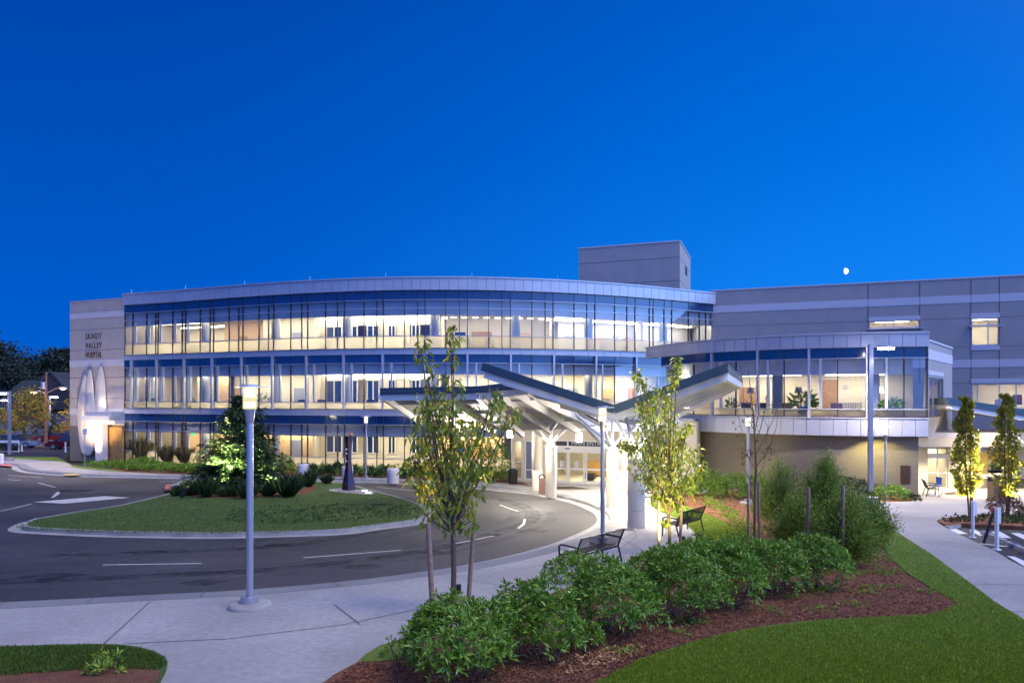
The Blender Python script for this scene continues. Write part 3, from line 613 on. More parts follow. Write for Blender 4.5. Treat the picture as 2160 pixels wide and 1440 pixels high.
for txt, py in (('SKAGIT', 709.5), ('VALLEY', 729), ('HOSPITAL', 748.5)):
    fc = bpy.data.curves.new('wall_letters', 'FONT'); fc.body = txt; fc.align_x = 'CENTER'; fc.align_y = 'CENTER'; fc.size = 1.0; fc.extrude = .015; fc.offset = -.004
    fc.space_character = 1.25 if txt != 'HOSPITAL' else 1.0
    o = bpy.data.objects.new('wall_letters', fc); COL.objects.link(o); fc.materials.append(M['letter'])
    bpy.context.view_layer.update(); wd = o.dimensions.x; k = sw.k(198); want = 44.5/k/abs(sw.d.x); hz = 12.0/k
    c = sw.p(sw.t(198), sw.z(198, py-.0)-.0, .03)
    o.location = c; o.rotation_euler = (math.radians(90), 0, math.atan2(sw.d.y, sw.d.x)); o.scale = (want/wd, hz/.70, 1); solid_text(o, S_)
# three feather reliefs
def feather(pts, off, th):
    mb = MB(); n = len(pts); A = [sw.p(sw.t(a), sw.z(a, b), off) for a, b in pts]; B = [sw.p(sw.t(a), sw.z(a, b), off-th) for a, b in pts]
    ctr = sum((Vector(p) for p in A), Vector())/n+Vector((sw.n.x, sw.n.y, 0))*.14; vs = A+B+[tuple(ctr)]
    fs = [(i, (i+1) % n, 2*n) for i in range(n)]+[(i, n+i, n+(i+1) % n, (i+1) % n) for i in range(n)]; mb.add(vs, fs); return mb
FE = mat('pale_relief', (.66, .60, .52), .7)
def fpts(tip, L, R): return smooth_pts([(*tip, 0)]+[(*p, 0) for p in R]+[(*p, 0) for p in reversed(L)], 3, True)
for tip, L_, R_, o_ in (((182.5, 790), [(174, 820), (169, 850), (167.5, 875), (170, 910), (176, 950)], [(187, 815), (190, 850), (191, 890), (190, 930), (187, 955)], .10),
                        ((195.5, 780), [(189, 800), (185, 840), (183, 880), (184, 920), (187, 955)], [(200, 800), (203, 830), (205, 870), (204, 920), (200, 955)], .2),
                        ((217, 773), [(210, 795), (206, 825), (204, 860), (203, 900), (204, 950)], [(223, 795), (226, 825), (228, 860), (227, 900), (224, 950)], .12)):
    feather([p[:2] for p in fpts(tip, L_, R_)], o_+.12, .12).build('feather_relief', FE, S_)
# porch beside the reliefs
mb = MB(); t0, t1 = sw.t(193), sw.L+.1; sw.box(mb, sw.t(200)+.5, t1, sw.z(230, 876), sw.z(230, 867), -.1, 1.3); sw.box(mb, sw.t(193)+.55, t1, sw.z(230, 885), sw.z(230, 876), -.1, 1.5); mb.build('porch_roof', M['panel'], S_)
mb = MB(); sw.box(mb, sw.t(213)+.35, t1, sw.z(230, 893), sw.z(230, 885), 0, 1.0); mb.build('porch_beam', M['stone_light'], S_)
mb = MB(); sw.box(mb, sw.t(217)+.3, sw.t(231)+.3, 0, sw.z(230, 893), .4, .95); mb.build('porch_pier', M['stone_light'], S_)
mb = MB(); sw.box(mb, sw.t(232), sw.L, 0, sw.z(240, 900), .02, .2); mb.build('porch_door', M['wood'], S_)
# ---------------------------------------------------------------- roof tower
def ray(A, d, px): u = (px-CX)/F; t = (u*A[1]-A[0])/(d[0]-u*d[1]); return (A[0]+d[0]*t, A[1]+d[1]*t), t
BD, AD = (-.930, .367), (.325, .946)
Tc = (17.7, 80.0); Tl, _ = ray(Tc, BD, 1221); Tr, _ = ray(Tc, AD, 1456.5); Tb = (Tl[0]+Tr[0]-Tc[0], Tl[1]+Tr[1]-Tc[1])
T_ = empty('roof_tower', (12.5, 86, 0), 'square windowless stair tower rising behind the curved roof', 'tower')
mb = MB(); mb.prism([Tl, Tc, Tr, Tb], 12, 22.1); mb.build('tower_wall', M['stucco'], T_)
mb = MB(); q = [Tl, Tc, Tr, Tb]; cx, cy = sum(a[0] for a in q)/4, sum(a[1] for a in q)/4; q = [(cx+(a[0]-cx)*1.012, cy+(a[1]-cy)*1.012) for a in q]; mb.prism(q, 22.1, 22.22); mb.build('coping', M['stucco_light'], T_)
w1, w2 = Wall(Tl, Tc), Wall(Tc, Tr); jb = MB()
for z in (ZC+(H0-542)/20, ZC+(H0-591)/20, 15.2): w1.box(jb, 0, w1.L, z-.018, z+.018, -.02, .012); w2.box(jb, 0, w2.L, z-.018, z+.018, -.02, .012)
jb.build('panel_joint', M['joint'], T_)
mb = MB(); ta, tb = w2.t(1445), w2.t(1449.5); w2.box(mb, ta, tb, w2.z(1447, 580), w2.z(1447, 563), -.01, .02); mb.build('tower_window', M['darkframe'], T_)
# ---------------------------------------------------------------- right wing (flat wall)
R0, _ = ray((37.9, 56.1), BD, 1500); R1 = (37.9-BD[0]*14, 56.1-BD[1]*14)
rw = Wall(R0, R1); RW = empty('right_wing_building', (rw.p(rw.L/2, 0, -3)), 'cream panelled hospital wing with two pale bands, behind the lounge at right', 'building')
T = lambda px: rw.t(px)
hl = [(T(1833), T(1940), rw.z(1890, 693.5), rw.z(1890, 676)), (T(2049), T(2107.5), rw.z(2080, 728), rw.z(2080, 671)), (T(2050), T(2290), rw.z(2080, 862), rw.z(2080, 808.5))]
rw.holes('wall', 0, rw.L, 0, 14.65, hl, M['stucco'], RW)
mb = MB(); rw.box(mb, 0, rw.L, 14.65, 14.75, -.5, .05); mb.build('coping', M['stucco_light'], RW)
for z0, z1 in ((12.81, 13.40), (7.92, 8.50)): mb = MB(); rw.box(mb, 0, rw.L, z0, z1, -.02, .025); mb.build('light_band', M['stucco_light'], RW)
for a, b, y0, y1 in ((1832, 1941, 676, 667), (2048, 2108.5, 671, 660), (2048, 2109, 738, 728), (2048, 2290, 808, 798)):
    mb = MB(); rw.box(mb, T(a), T(b), rw.z((a+b)/2 if b < 2200 else 2080, y0), rw.z((a+b)/2 if b < 2200 else 2080, y1), -.02, .04); mb.build('window_lintel', M['stucco_light'], RW)
jb = MB()
for z in (11.66, 9.5, 6.74): rw.box(jb, 0, rw.L, z-.012, z+.012, -.02, .006)
for p in (1831.5, 1940.5, 2048.5, 2108.5): rw.box(jb, T(p)-.012, T(p)+.012, 6.8, 14.6, -.02, .029)
jb.build('panel_joint', M['joint'], RW)
rw.window(*hl[0], RW, vs=(T(1884), T(1865)), hs=(hl[0][2]+.12,)); rw.window(*hl[1], RW, vs=(T(2084),), hs=(rw.z(2080, 688),)); rw.window(*hl[2], RW, vs=(T(2061), T(2108), T(2143), T(2180), T(2220)))
mb = MB(); rw.box(mb, T(2043), T(2113), rw.z(2080, 689), rw.z(2080, 686), .02, .35); mb.build('sun_shade', M['alum'], RW)
mb = MB(); rw.box(mb, T(1828), T(1946), rw.z(1890, 694.5), rw.z(1890, 692.5), .02, .35); mb.build('sun_shade', M['alum'], RW)
rw.room(hl[0][0]-.5, hl[0][1]+.5, hl[0][2]-1.5, hl[0][3]+.1, 3.5, RW); rw.room(hl[1][0]-.8, hl[1][1]+.8, hl[1][2]-.9, hl[1][3]+.1, 3.5, RW, M['inwall']); rw.room(hl[2][0]-.2, hl[2][1]+.2, hl[2][2]-.8, hl[2][3]+.2, 4.5, RW, M['inwall'])
mb = MB(); rw.box(mb, T(2110), T(2150), hl[2][2], rw.z(2080, 842), -2.0, -1.4); mb.build('shelf', M['ceil'], RW)
mb = MB(); rw.box(mb, T(2145), T(2165), hl[2][2]+.3, rw.z(2080, 832), -1.35, -1.2); mb.build('red_box', M['redpaint'], RW)
# ================================================================ lounge bay
bp_ = [(9.5, 52.6), (10.3, 49.6), (11.9, 45.6), (14.1, 43.1), (16.2, 41.6), (19.1, 40.4), (21.9, 40.0)]
BC = [Vector(p[:2]) for p in smooth_pts([(*p, 0) for p in bp_], 12)]
BS = [0]
for a, b in zip(BC, BC[1:]): BS.append(BS[-1]+(b-a).length)
def bpt(s, off=0):
    s = max(0.0, min(BS[-1]-1e-4, s)); i = max(j for j in range(len(BS)-1) if BS[j] <= s); t = (s-BS[i])/(BS[i+1]-BS[i]); p = BC[i].lerp(BC[i+1], t)
    d = (BC[i+1]-BC[i]).normalized(); return Vector((p.x+d.y*off, p.y-d.x*off))
def bs(px):
    lo, hi = 0, BS[-1]
    for _ in range(40):
        m = (lo+hi)/2; p = bpt(m)
        if p.x/p.y*F+CX < px: lo = m
        else: hi = m
    return (lo+hi)/2
BL = BS[-1]
LB_ = empty('lounge_bay_building', (17, 45, 0), 'two storey curved lounge bay with a glazed upper floor above a tan block wall', 'building')
BZ = dict(top=9.12, fb=8.32, bb=7.75, ceil=6.9, rail=5.02, sill=4.58, pb=3.6)
def bseg(a, b, st=.6): return seg(a, b, st)
fascia(LB_, bpt, 0, BL, BZ['fb'], BZ['top'], .25, .68)
fascia(LB_, bpt, 0, BL, BZ['pb'], BZ['sill'], .18, .68, 'sill_panel', cap=.08)
bpr = [1395, 1504, 1600, 1707, 1828, 1956.5]; bse = [1522, 1621, 1731, 1868.7]; bmi = [1463, 1552, 1654, 1767, 1907]
for i in range(5):
    a, b = bs(bpr[i]), bs(bpr[i+1])-(.02 if i == 4 else 0); inner = [bs(p) for p in bmi if bpr[i] < p < bpr[i+1]]; w = MB(); xs = bseg(a, b)
    for s_ in inner: post(w, s_, BZ['sill'], BZ['fb'], .05, .035, .12, bpt)
    for z in (BZ['bb'], BZ['rail'], BZ['sill']+.03): strip(w, xs, z-.025, z+.025, .03, .1, bpt)
    win = w.build('window', M['darkframe'], LB_)
    sheet(MB(), xs, BZ['rail'], BZ['bb'], -.03, bpt).build('pane', M['glass'], win); sheet(MB(), xs, BZ['sill'], BZ['rail'], -.03, bpt).build('frosted_pane', M['frost'], win)
    sheet(MB(), xs, BZ['bb'], BZ['fb']+.02, .01, bpt).build('spandrel_pane', M['spandrel'], win)
    for z in (BZ['bb'], BZ['rail']): strip(MB(), xs, z-.022, z+.022, .075, .03, bpt).build('transom', M['alum'], win)
for p in bpr[1:5]: mb = MB(); post(mb, bs(p), BZ['sill'], BZ['fb'], .12, .18, .2, bpt); mb.build('fin', M['alum'], LB_)
for p in bse: mb = MB(); post(mb, bs(p), BZ['rail'], BZ['bb'], .12, .12, .16, bpt); mb.build('fin', M['alum'], LB_)
mb = MB(); post(mb, BL-.02, BZ['sill'], BZ['fb'], .1, .04, .1, bpt); mb.build('corner_post', M['darkframe'], LB_)
def binn(s, off=0): p = bpt(s); d = -off; return Vector((p.x+d*.325*.3-d*.05, p.y+d*.97))
floorpoly = [tuple(p) for p in BC[2:]]+[(25.0, 44.0), (25.5, 50), (12, 52)]
fpoly = [tuple(bpt(s, -.12)) for s in bseg(.5, BL-.1)]+[(26.5, 47.5), (20, 54), (11.5, 54)]
MB().prism(fpoly, 4.35, 4.48).build('floor_slab', M['carpet'], LB_); MB().prism(fpoly, 3.62, 3.7).build('soffit', M['panel'], LB_)
cp = [tuple(bpt(s, -.75)) for s in bseg(1.5, BL-.6)]+[(24.5, 48), (20, 53), (12.5, 53)]; MB().prism(cp, 7.05, 7.12).build('ceiling', M['ceil'], LB_)
MB().prism([tuple(bpt(s, -.1)) for s in bseg(.5, BL-.1)]+[(26.5, 47.5), (20, 54), (11.5, 54)], 8.75, 8.9).build('roof', M['deck'], LB_)
strip(MB(), bseg(1.5, BL-.5), BZ['ceil'], 8.3, -.6, .12, bpt).build('bulkhead', M['bulk'], LB_)
lw = Wall((11.2, 50.4), (24.0, 45.4)); mb = MB(); lw.box(mb, 0, lw.L, 4.48, 7.05, -.2, 0); mb.build('back_wall', M['inwall'], LB_)
mb = MB(); lw.box(mb, lw.t(1735), lw.t(1768), 4.5, 6.75, 0, .05); mb.build('inner_door', M['wood'], LB_)
mb = MB(); lw.box(mb, lw.t(1560), lw.t(1600), 5.2, 6.3, 0, .06); mb.build('wall_cabinet', M['wood'], LB_)
mb = MB(); lw.box(mb, lw.t(1445), lw.t(1500), 4.5, 6.4, 0, .06); mb.build('wall_cabinet', M['inwarm'], LB_)
for a, b in ((1440, 1510), (1560, 1690), (1740, 1860)):
    mb = MB(); lw.box(mb, lw.t(a), lw.t(b), 6.98, 7.03, 1.2, 1.8); mb.build('ceiling_light', M['room_light'], LB_)
for p in (1612, 1865): s_ = bs(p); q = bpt(s_, -1.9); MB().lathe((q.x, q.y, 0), [(.3, 4.4), (.3, 8.3)], 16).build('column', M['incol'], LB_, smooth=True)
# block wall below, set back
blk = MB(); xs = bseg(bs(1400), BL-.32); strip(blk, xs, -.2, 3.62, -.30, .3, bpt)
# per-face UV-free brick: build it as a local-x aligned mesh
ob = blk.build('block_wall', M['block'], LB_)
mu = ob.data.materials[0].copy(); mu.name = 'curved_block'; ob.data.materials[0] = mu
uvl = ob.data.uv_layers.new(name='run'); ns = len(xs); ss = [0]
for i in range(1, ns): ss.append(ss[-1]+(bpt(xs[i], -.3)-bpt(xs[i-1], -.3)).length)
for poly_ in ob.data.polygons:
    for li in poly_.loop_indices:
        vi = ob.data.loops[li].vertex_index; uvl.data[li].uv = (ss[min(vi//4, ns-1)], ob.data.vertices[vi].co.z)
t = mu.node_tree; uvn = t.nodes.new('ShaderNodeUVMap'); uvn.uv_map = 'run'; bk = [n for n in t.nodes if n.type == 'TEX_BRICK'][0]; t.links.new(uvn.outputs[0], bk.inputs['Vector'])
ew = bpt(BL-.34, -.3); ret = Wall((ew.x, ew.y), (ew.x+.325*5, ew.y+.946*5)); mb = MB(); ret.box(mb, .01, 5, -.2, 3.62, -.3, 0); mb.build('side_wall', M['stucco'], LB_)
# side wall of the bay facing right
sd = Wall((21.95, 40.02), (27.1, 46.7)); z8 = ZC+(H0-715)/40
hs_ = [(.25, sd.t(1990), 4.58, 6.72)]
sd.holes('side_wall', 0, sd.L, 3.4, z8, hs_, M['stucco'], LB_); mb = MB(); sd.box(mb, 0, sd.L, z8-.1, z8, -.3, .05); mb.build('coping', M['stucco_light'], LB_)
for a, b in ((7.68, 8.21), (6.85, 7.09)): mb = MB(); sd.box(mb, 0, sd.L if a > 7 else sd.t(1990), a, b, -.02, .025); mb.build('light_band', M['stucco_light'], LB_)
sd.window(*hs_[0], LB_, vs=(sd.t(1965), sd.t(1974)))
# plaques on the block wall
for y0, y1 in ((1006, 981), (1017.5, 1008)):
    s0, s1 = bs(1904), bs(1924); k = F/bpt((s0+s1)/2, -.3).y; z0, z1 = ZC+(H0-y0)/k, ZC+(H0-y1)/k
    pq = MB(); strip(pq, [s0, s1], z0, z1, -.25, .05, bpt); pq.build('plaque', M['bronze'], None, label='large bronze plaque on the block wall' if y0 < 1010 else 'small bronze plaque below the larger one on the block wall', cat='plaque')
# ================================================================ main entrance
e0 = Vector((0.15, 49.3)); ent = Wall(e0, (e0.x+.93*11.4, e0.y-.367*11.4)); EB = empty('entrance_block', (5, 50, 0), 'low cream main entrance block with white framed sliding glass doors', 'building')
et = ent.t; ez = lambda px, py: ent.z(px, py)
dh = (et(1172), et(1322), .10, ez(1240, 929)); sh = (et(1106), et(1122), .35, ez(1115, 929)); wh = (et(1084), et(1100), .35, ez(1092, 929))
ent.holes('wall', 0, ent.L, 0, 4.2, [dh, sh, wh], M['cream'], EB, .2)
mb = MB(); ent.box(mb, -.3, ent.L, 4.2, 4.35, -9, .3); mb.build('roof', M['deck'], EB)
for a_, b_, d_ in ((-.15, 0, -9), (ent.L, ent.L+.2, -6)): mb = MB(); ent.box(mb, a_, b_, 0, 4.2, d_, -.0); mb.build('side_wall', M['cream'], EB)
r = ent.room(dh[0]-2.0, dh[1]+1.5, .08, dh[3]+.25, 8, EB, M['inwall'], o=-.21)
ent.room(wh[0]-.1, sh[1]+.05, .12, wh[3]+.1, 2.5, EB, M['wood'], o=-.21)
ent.window(sh[0], sh[1], sh[2], sh[3], EB, hs=(ez(1115, 992),), m=M['white'], g=mat('blue_grey_glass', (.18, .20, .28), .1, spec=.6)); ent.window(wh[0], wh[1], wh[2], wh[3], EB, hs=(ez(1092, 975),), m=M['white'])
hd = ez(1240, 941); mb = MB(); ent.box(mb, dh[0], dh[1], hd-.34, hd, -.2, .06); ent.box(mb, dh[0], dh[1], dh[3]-.07, dh[3], -.16, .0); mb.build('door_header', M['white'], EB)
for p in (1197, 1322): mb = MB(); ent.box(mb, et(p)-.04, et(p)+.04, hd, dh[3]-.07, -.15, -.02); mb.build('header_post', M['white'], EB)
mb = MB(); ent.box(mb, dh[0], dh[1], hd, dh[3]-.07, -.13, -.10); mb.build('header_glass', mat('dark_header', (.03, .03, .035), .15), EB)
mb = MB(); ent.box(mb, et(1193), et(1203), hd-.2, hd-.13, .05, .12); mb.build('door_sensor', M['darkmetal'], EB)
fc = bpy.data.curves.new('entrance_sign', 'FONT'); fc.body = 'MAIN ENTRANCE'; fc.align_x = 'LEFT'; fc.size = .36; fc.extrude = .015; fc.materials.append(emis('sign_white', (.9, .92, .95), .5))
o = bpy.data.objects.new('entrance_lettering', fc); COL.objects.link(o); o.location = ent.p(et(1204.5), hd+.06, -.07); o.rotation_euler = (math.radians(90), 0, math.atan2(ent.d.y, ent.d.x)); solid_text(o, EB)
for i, (a, b) in enumerate(((1172, 1197), (1198, 1233), (1234, 1270), (1271, 1321))):
    mb = MB(); A, B = et(a)+.01, et(b)-.01; z0, z1 = .16, hd-.34; w_ = .09; o_ = -.06 if i % 2 else -.12
    for t0, t1, c, d in ((A, B, z0, z0+.2), (A, B, z1-.1, z1), (A, B, .16+.92, .16+1.04), (A, A+w_, z0+.2, z1-.1), (B-w_, B, z0+.2, z1-.1)): ent.box(mb, t0, t1, c, d, o_-.04, o_ + (.003 if c == 1.08 else 0))
    D = mb.build('sliding_door', M['white'], EB); MB().quad(ent.p(A, z0, o_-.02), ent.p(B, z0, o_-.02), ent.p(B, z1, o_-.02), ent.p(A, z1, o_-.02)).build('door_glass', M['glass'], D)
    if i < 2: mb = MB(); ent.box(mb, (A+B)/2-.12, (A+B)/2+.12, 1.25, 1.65, o_, o_+.01); mb.build('paper_notice', M['stone_light'], D)
for nm, px0, px1, z0, z1, o0, m in (('reception_desk', 1180, 1228, .12, 1.15, -6, M['wood']), ('display_case', 1238, 1254, .12, 1.1, -4.5, mat('yellow_case', (.55, .45, .03), .5)), ('lobby_bench', 1205, 1226, .12, .6, -3, M['darkmetal'])):
    mb = MB(); ent.box(mb, et(px0), et(px1), z0+.08, z1, o0-.6, o0); ent.box(mb, et(px0)+.1, et(px1)-.1, z0, z0+.08, o0-.5, o0-.1)
    mb.build(nm, m, None, label={'reception_desk': 'wooden reception desk inside the main entrance doors', 'display_case': 'bright yellow display case inside the main entrance doors', 'lobby_bench': 'dark low bench just inside the main entrance doors'}[nm], cat=nm.replace('_', ' '))
# ---------------------------------------------------------------- canopy
CN = empty('entrance_canopy', (4.3, 30, 0), 'white steel butterfly canopy with teal roof edges over the main entrance drop off', 'canopy')
def roof_panel(lo0, hi0, hi1, lo1, parent, nr=5, npur=2, near=True, side=True, beam=.26, th=.30, far=True):
    P0, P1, P2, P3 = map(Vector, (lo0, hi0, hi1, lo1)); n = (P1-P0).cross(P3-P0).normalized()
    if n.z < 0: n = -n
    q = lambda s, t: (P0*(1-s)+P1*s)*(1-t)+(P3*(1-s)+P2*s)*t
    mb = MB(); A = [q(0, 0), q(1, 0), q(1, 1), q(0, 1)]; mb.add([p+n*0 for p in A]+[p-n*.06 for p in A], [(0, 1, 2, 3), (7, 6, 5, 4)]); mb.build('roof_sheet', M['teal'], parent)
    sf = MB(); B = [p-n*.12 for p in A]; C_ = [p-n*.10 for p in A]; sf.add(B+C_, [(0, 1, 2, 3), (7, 6, 5, 4), (0, 1, 5, 4), (1, 2, 6, 5), (2, 3, 7, 6), (3, 0, 4, 7)]); sf.build('soffit', M['deck'], parent)
    fs = MB(); dz = Vector((0, 0, 1))
    for (s0, t0, s1, t1), on in (((0, 0, 1, 0), near), ((1, 0, 1, 1), side), ((1, 1, 0, 1), far)):
        if on: a, b = q(s0, t0), q(s1, t1); fs.beam(a-dz*(th/2-.03), b-dz*(th/2-.03), .07, th)
    if fs.v: fs.build('roof_edge', M['teal'], parent)
    for (s0, t0, s1, t1), on in (((0, .02, .985, .02), near), ((.985, .02, .985, .98), side), ((.985, .98, 0, .98), True)):
        if on: mb = MB(); a, b = q(s0, t0), q(s1, t1); mb.beam(a-dz*(th+beam/2-.05), b-dz*(th+beam/2-.05), .16, beam); mb.build('edge_beam', M['white'], parent)
    for i in range(1, nr): t = i/nr; mb = MB(); mb.beam(q(0, t)-dz*.28, q(.97, t)-dz*.28, .11, .30); mb.build('rafter', M['white'], parent)
    for j in range(1, npur+1): s = j/(npur+1); mb = MB(); mb.beam(q(s, .02)-dz*.17, q(s, .97)-dz*.17, .09, .12); mb.build('purlin', M['white'], parent)
V0 = (3.56, 26.4, 5.36)
roof_panel(V0, (7.08, 25.0, 6.74), (11.25, 37.2, 6.64), (7.75, 38.6, 4.75), CN, 5, 2)
roof_panel(V0, (-1.11, 28.2, 6.92), (.9, 33.8, 5.95), (5.5, 32.1, 4.9), CN, 3, 3, side=False, far=False)
roof_panel((-3.86, 39.9, 4.05), (-5.9, 34.0, 6.04), (-1.4, 32.0, 6.10), (.64, 37.9, 4.15), CN, 3, 3, near=False, far=False)
roof_panel((.64, 37.9, 4.15), (-1.4, 32.0, 6.10), (.6, 31.25, 6.32), (4.6, 36.4, 4.3), CN, 3, 3, near=False, far=False)
mb = MB(); mb.beam((-5.9, 34.0, 5.72), (-3.86, 39.9, 3.73), .16, .24); mb.build('edge_beam', M['white'], CN)
mb = MB(); mb.prism([(-3.9, 40.0), (.7, 38.0), (7.2, 38.6), (8.6, 38.2), (9.9, 45.6), (-1.2, 49.4)], 4.22, 4.38); mb.build('flat_soffit', M['white'], CN)
for a, b in (((-3.4, 40.0, 4.08), (8.4, 38.6, 4.08)), ((-2.6, 43, 4.1), (9.2, 42, 4.1))): mb = MB(); mb.beam(a, b, .2, .28); mb.build('girder', M['white'], CN)
def canopy_column(px, py, r, h, tops, taper=True, parent=CN):
    c = G(px, py+0, .12); c.y += r; c.z = zg(c.y)+.1; mb = MB(); prof = [(r, 0), (r, .62), (r-.012, .63), (r-.012, .65), (r, .66), (r, 1.32), (r-.012, 1.33), (r-.012, 1.35), (r, 1.36), (r, h-.12), (r+.025, h-.11), (r+.025, h)]
    mb.lathe(c, prof, 32); o = mb.build('column', M['cream'], parent, smooth=True); t = c+Vector((0, 0, h))
    mb = MB(); mb.lathe(t, [(r*.8, 0), (r*.35, .28)], 10); mb.build('column_cap', M['white'], parent)
    for tp in tops: mb = MB(); mb.tube([t+Vector((0, 0, .12)), Vector(tp)], .065, 10); mb.build('strut', M['white'], parent, smooth=True)
    return c, t
pz = lambda px, py, Z: tuple(P(px, py, Z))
c1, t1 = canopy_column(1345, 1114, .315, 2.62, [pz(1296, 880, 27), pz(1390, 880, 26.5), pz(1370, 868, 30), pz(1318, 872, 30)])
c2, t2 = canopy_column(1294, 1071, .29, 2.72, [pz(1202, 862, 34), pz(1255, 868, 33), pz(1380, 860, 34), pz(1345, 880, 38), pz(1291, 870, 35.6)])
c3, t3 = canopy_column(1163, 1048, .29, 2.72, [pz(1100, 872, 38), pz(1108, 895, 41.8), pz(1206, 892, 40), pz(1212, 876, 38), pz(1162, 872, 40.2)])
for px, py, r, h in ((1318, 1036, .34, 4.1), (1134, 1036, .3, 4.1)):
    c = G(px, py, .1); MB().lathe((c.x, c.y+r, c.z-.02), [(r, 0), (r, 1.2), (r-.01, 1.21), (r-.01, 1.23), (r, 1.24), (r, h)], 28).build('column', M['cream'], CN, smooth=True)
hub = P(1197, 858, 34.5); mb = MB(); mb.lathe((hub.x, hub.y, hub.z-.1), [(.22, -.15), (.28, .05), (.12, .22)], 14); mb.build('strut_hub', M['white'], CN, smooth=True)
mb = MB(); mb.tube([hub, P(1162, 905, 36)], .1, 8); mb.tube([hub, P(1290, 955, 35.5)], .1, 10); mb.build('strut', M['white'], CN, smooth=True)
# ---------------------------------------------------------------- right entrance
re_ = Wall((20.6, 45.3), (44, 45.3)); RE = empty('side_entrance_block', (32, 46, 0), 'single storey cream entrance with glass door and long window at far right', 'building'); rt = re_.t; rz_ = lambda px, py: re_.z(px, py)
k0 = re_.k(2000); rd = (rt(1957), rt(2001), .2, rz_(1980, 944)); rwn = (rt(2055), rt(2150), rz_(2080, 1003), rz_(2080, 948)); rw2 = (rt(2170), rt(2230), rz_(2080, 1003), rz_(2080, 948))
re_.holes('wall', 0, re_.L, 0, 3.5, [rd, rwn, rw2], M['cream'], RE); mb = MB(); re_.box(mb, rt(2020), re_.L, .1, rwn[2]-.05, -.02, .03); mb.build('block_base', M['block'], RE)
re_.room(rd[0]-.3, rd[1]+.3, .18, rd[3]+.1, 5, RE); re_.room(rwn[0]-.3, rw2[1]+.5, .3, rwn[3]+.15, 4, RE, mat('yellow_curtain', (.60, .46, .12), .9, noise=(4, (.48, .34, .08), .4, .6)))
w_ = re_.window(*rd, RE, vs=(rt(1979),), hs=(rz_(1980, 965), rz_(1980, 959), .2+.9), m=M['white']); re_.window(*rwn, RE, vs=(rt(2068), rt(2090)), m=M['white']); re_.window(*rw2, RE, vs=(rt(2200),), m=M['white'])
mb = MB(); re_.box(mb, rt(1956), rt(2002), rz_(1980, 966), rz_(1980, 958), -.1, .1); mb.build('door_operator', M['white'], RE)
mb = MB(); re_.box(mb, rt(2035), rt(2160), rwn[2]-.14, rwn[2]-.02, 0, .12); mb.build('window_sill', M['white'], RE)
for p in (2003, 2066, 2088): mb = MB(); re_.box(mb, rt(p)-.13, rt(p)+.13, rz_(2080, 953), rz_(2080, 939), .02, .3); mb.build('wall_light', M['alum'], RE)
mb = MB(); a = (22.0, 41.6); mb.prism([(21.75, 41.9), (48, 42.6), (48, 45.2), (22.6, 45.2)], 2.92, 3.42); mb.build('soffit_bulkhead', M['cream'], RE)
mb = MB(); mb.prism([(21.9, 41.6), (48, 42.3), (48, 45.25), (22.6, 45.25)], 3.42, 3.72); mb.build('roof_band', M['stone_light'], RE)
R2 = empty('side_canopy', (30, 40, 0), 'smaller canopy with dark teal roof edge over the side entrance at far right', 'canopy')
roof_panel((34.5, 41.0, 3.9), (22.35, 38.9, 5.62), (24.9, 44.6, 5.55), (37, 46.5, 3.9), R2, 4, 3, side=True, far=False, th=.34)
for px in (2136, 2310): a = P(px, 912, 40.5); mb = MB(); mb.tube([P(px+85, 985, 41), P(px-6, 905, 40.5)], .08, 8); mb.build('strut', M['white'], R2, smooth=True)
c = G(2205, 1046, .15); mb = MB(); mb.lathe(c, [(.3, -.05), (.3, 2.6)], 20); mb.build('column', M['cream'], R2, smooth=True)
# ================================================================ lights
def light(name, kind, loc, energy, col, size=.15, rot=None, aim=None, spot=None, blend=.6, parent=None):
    ld = bpy.data.lights.new(name, kind); ld.energy = energy; ld.color = col
    if kind in ('POINT', 'SPOT'): ld.shadow_soft_size = size
    if kind == 'AREA': ld.shape = 'DISK'; ld.size = size
    if kind == 'SPOT': ld.spot_size = math.radians(spot or 60); ld.spot_blend = blend
    o = bpy.data.objects.new(name, ld); COL.objects.link(o); o.location = loc
    if aim is not None: o.rotation_euler = (Vector(aim)-Vector(loc)).to_track_quat('-Z', 'Y').to_euler()
    elif rot: o.rotation_euler = rot
    if parent is not None: o.parent = parent; o.matrix_parent_inverse = world_of(parent).inverted()
    return o
WARM, WHT, YEL, SOD = (1, .82, .52), (1, .93, .85), (1, .88, .42), (1, .45, .12)
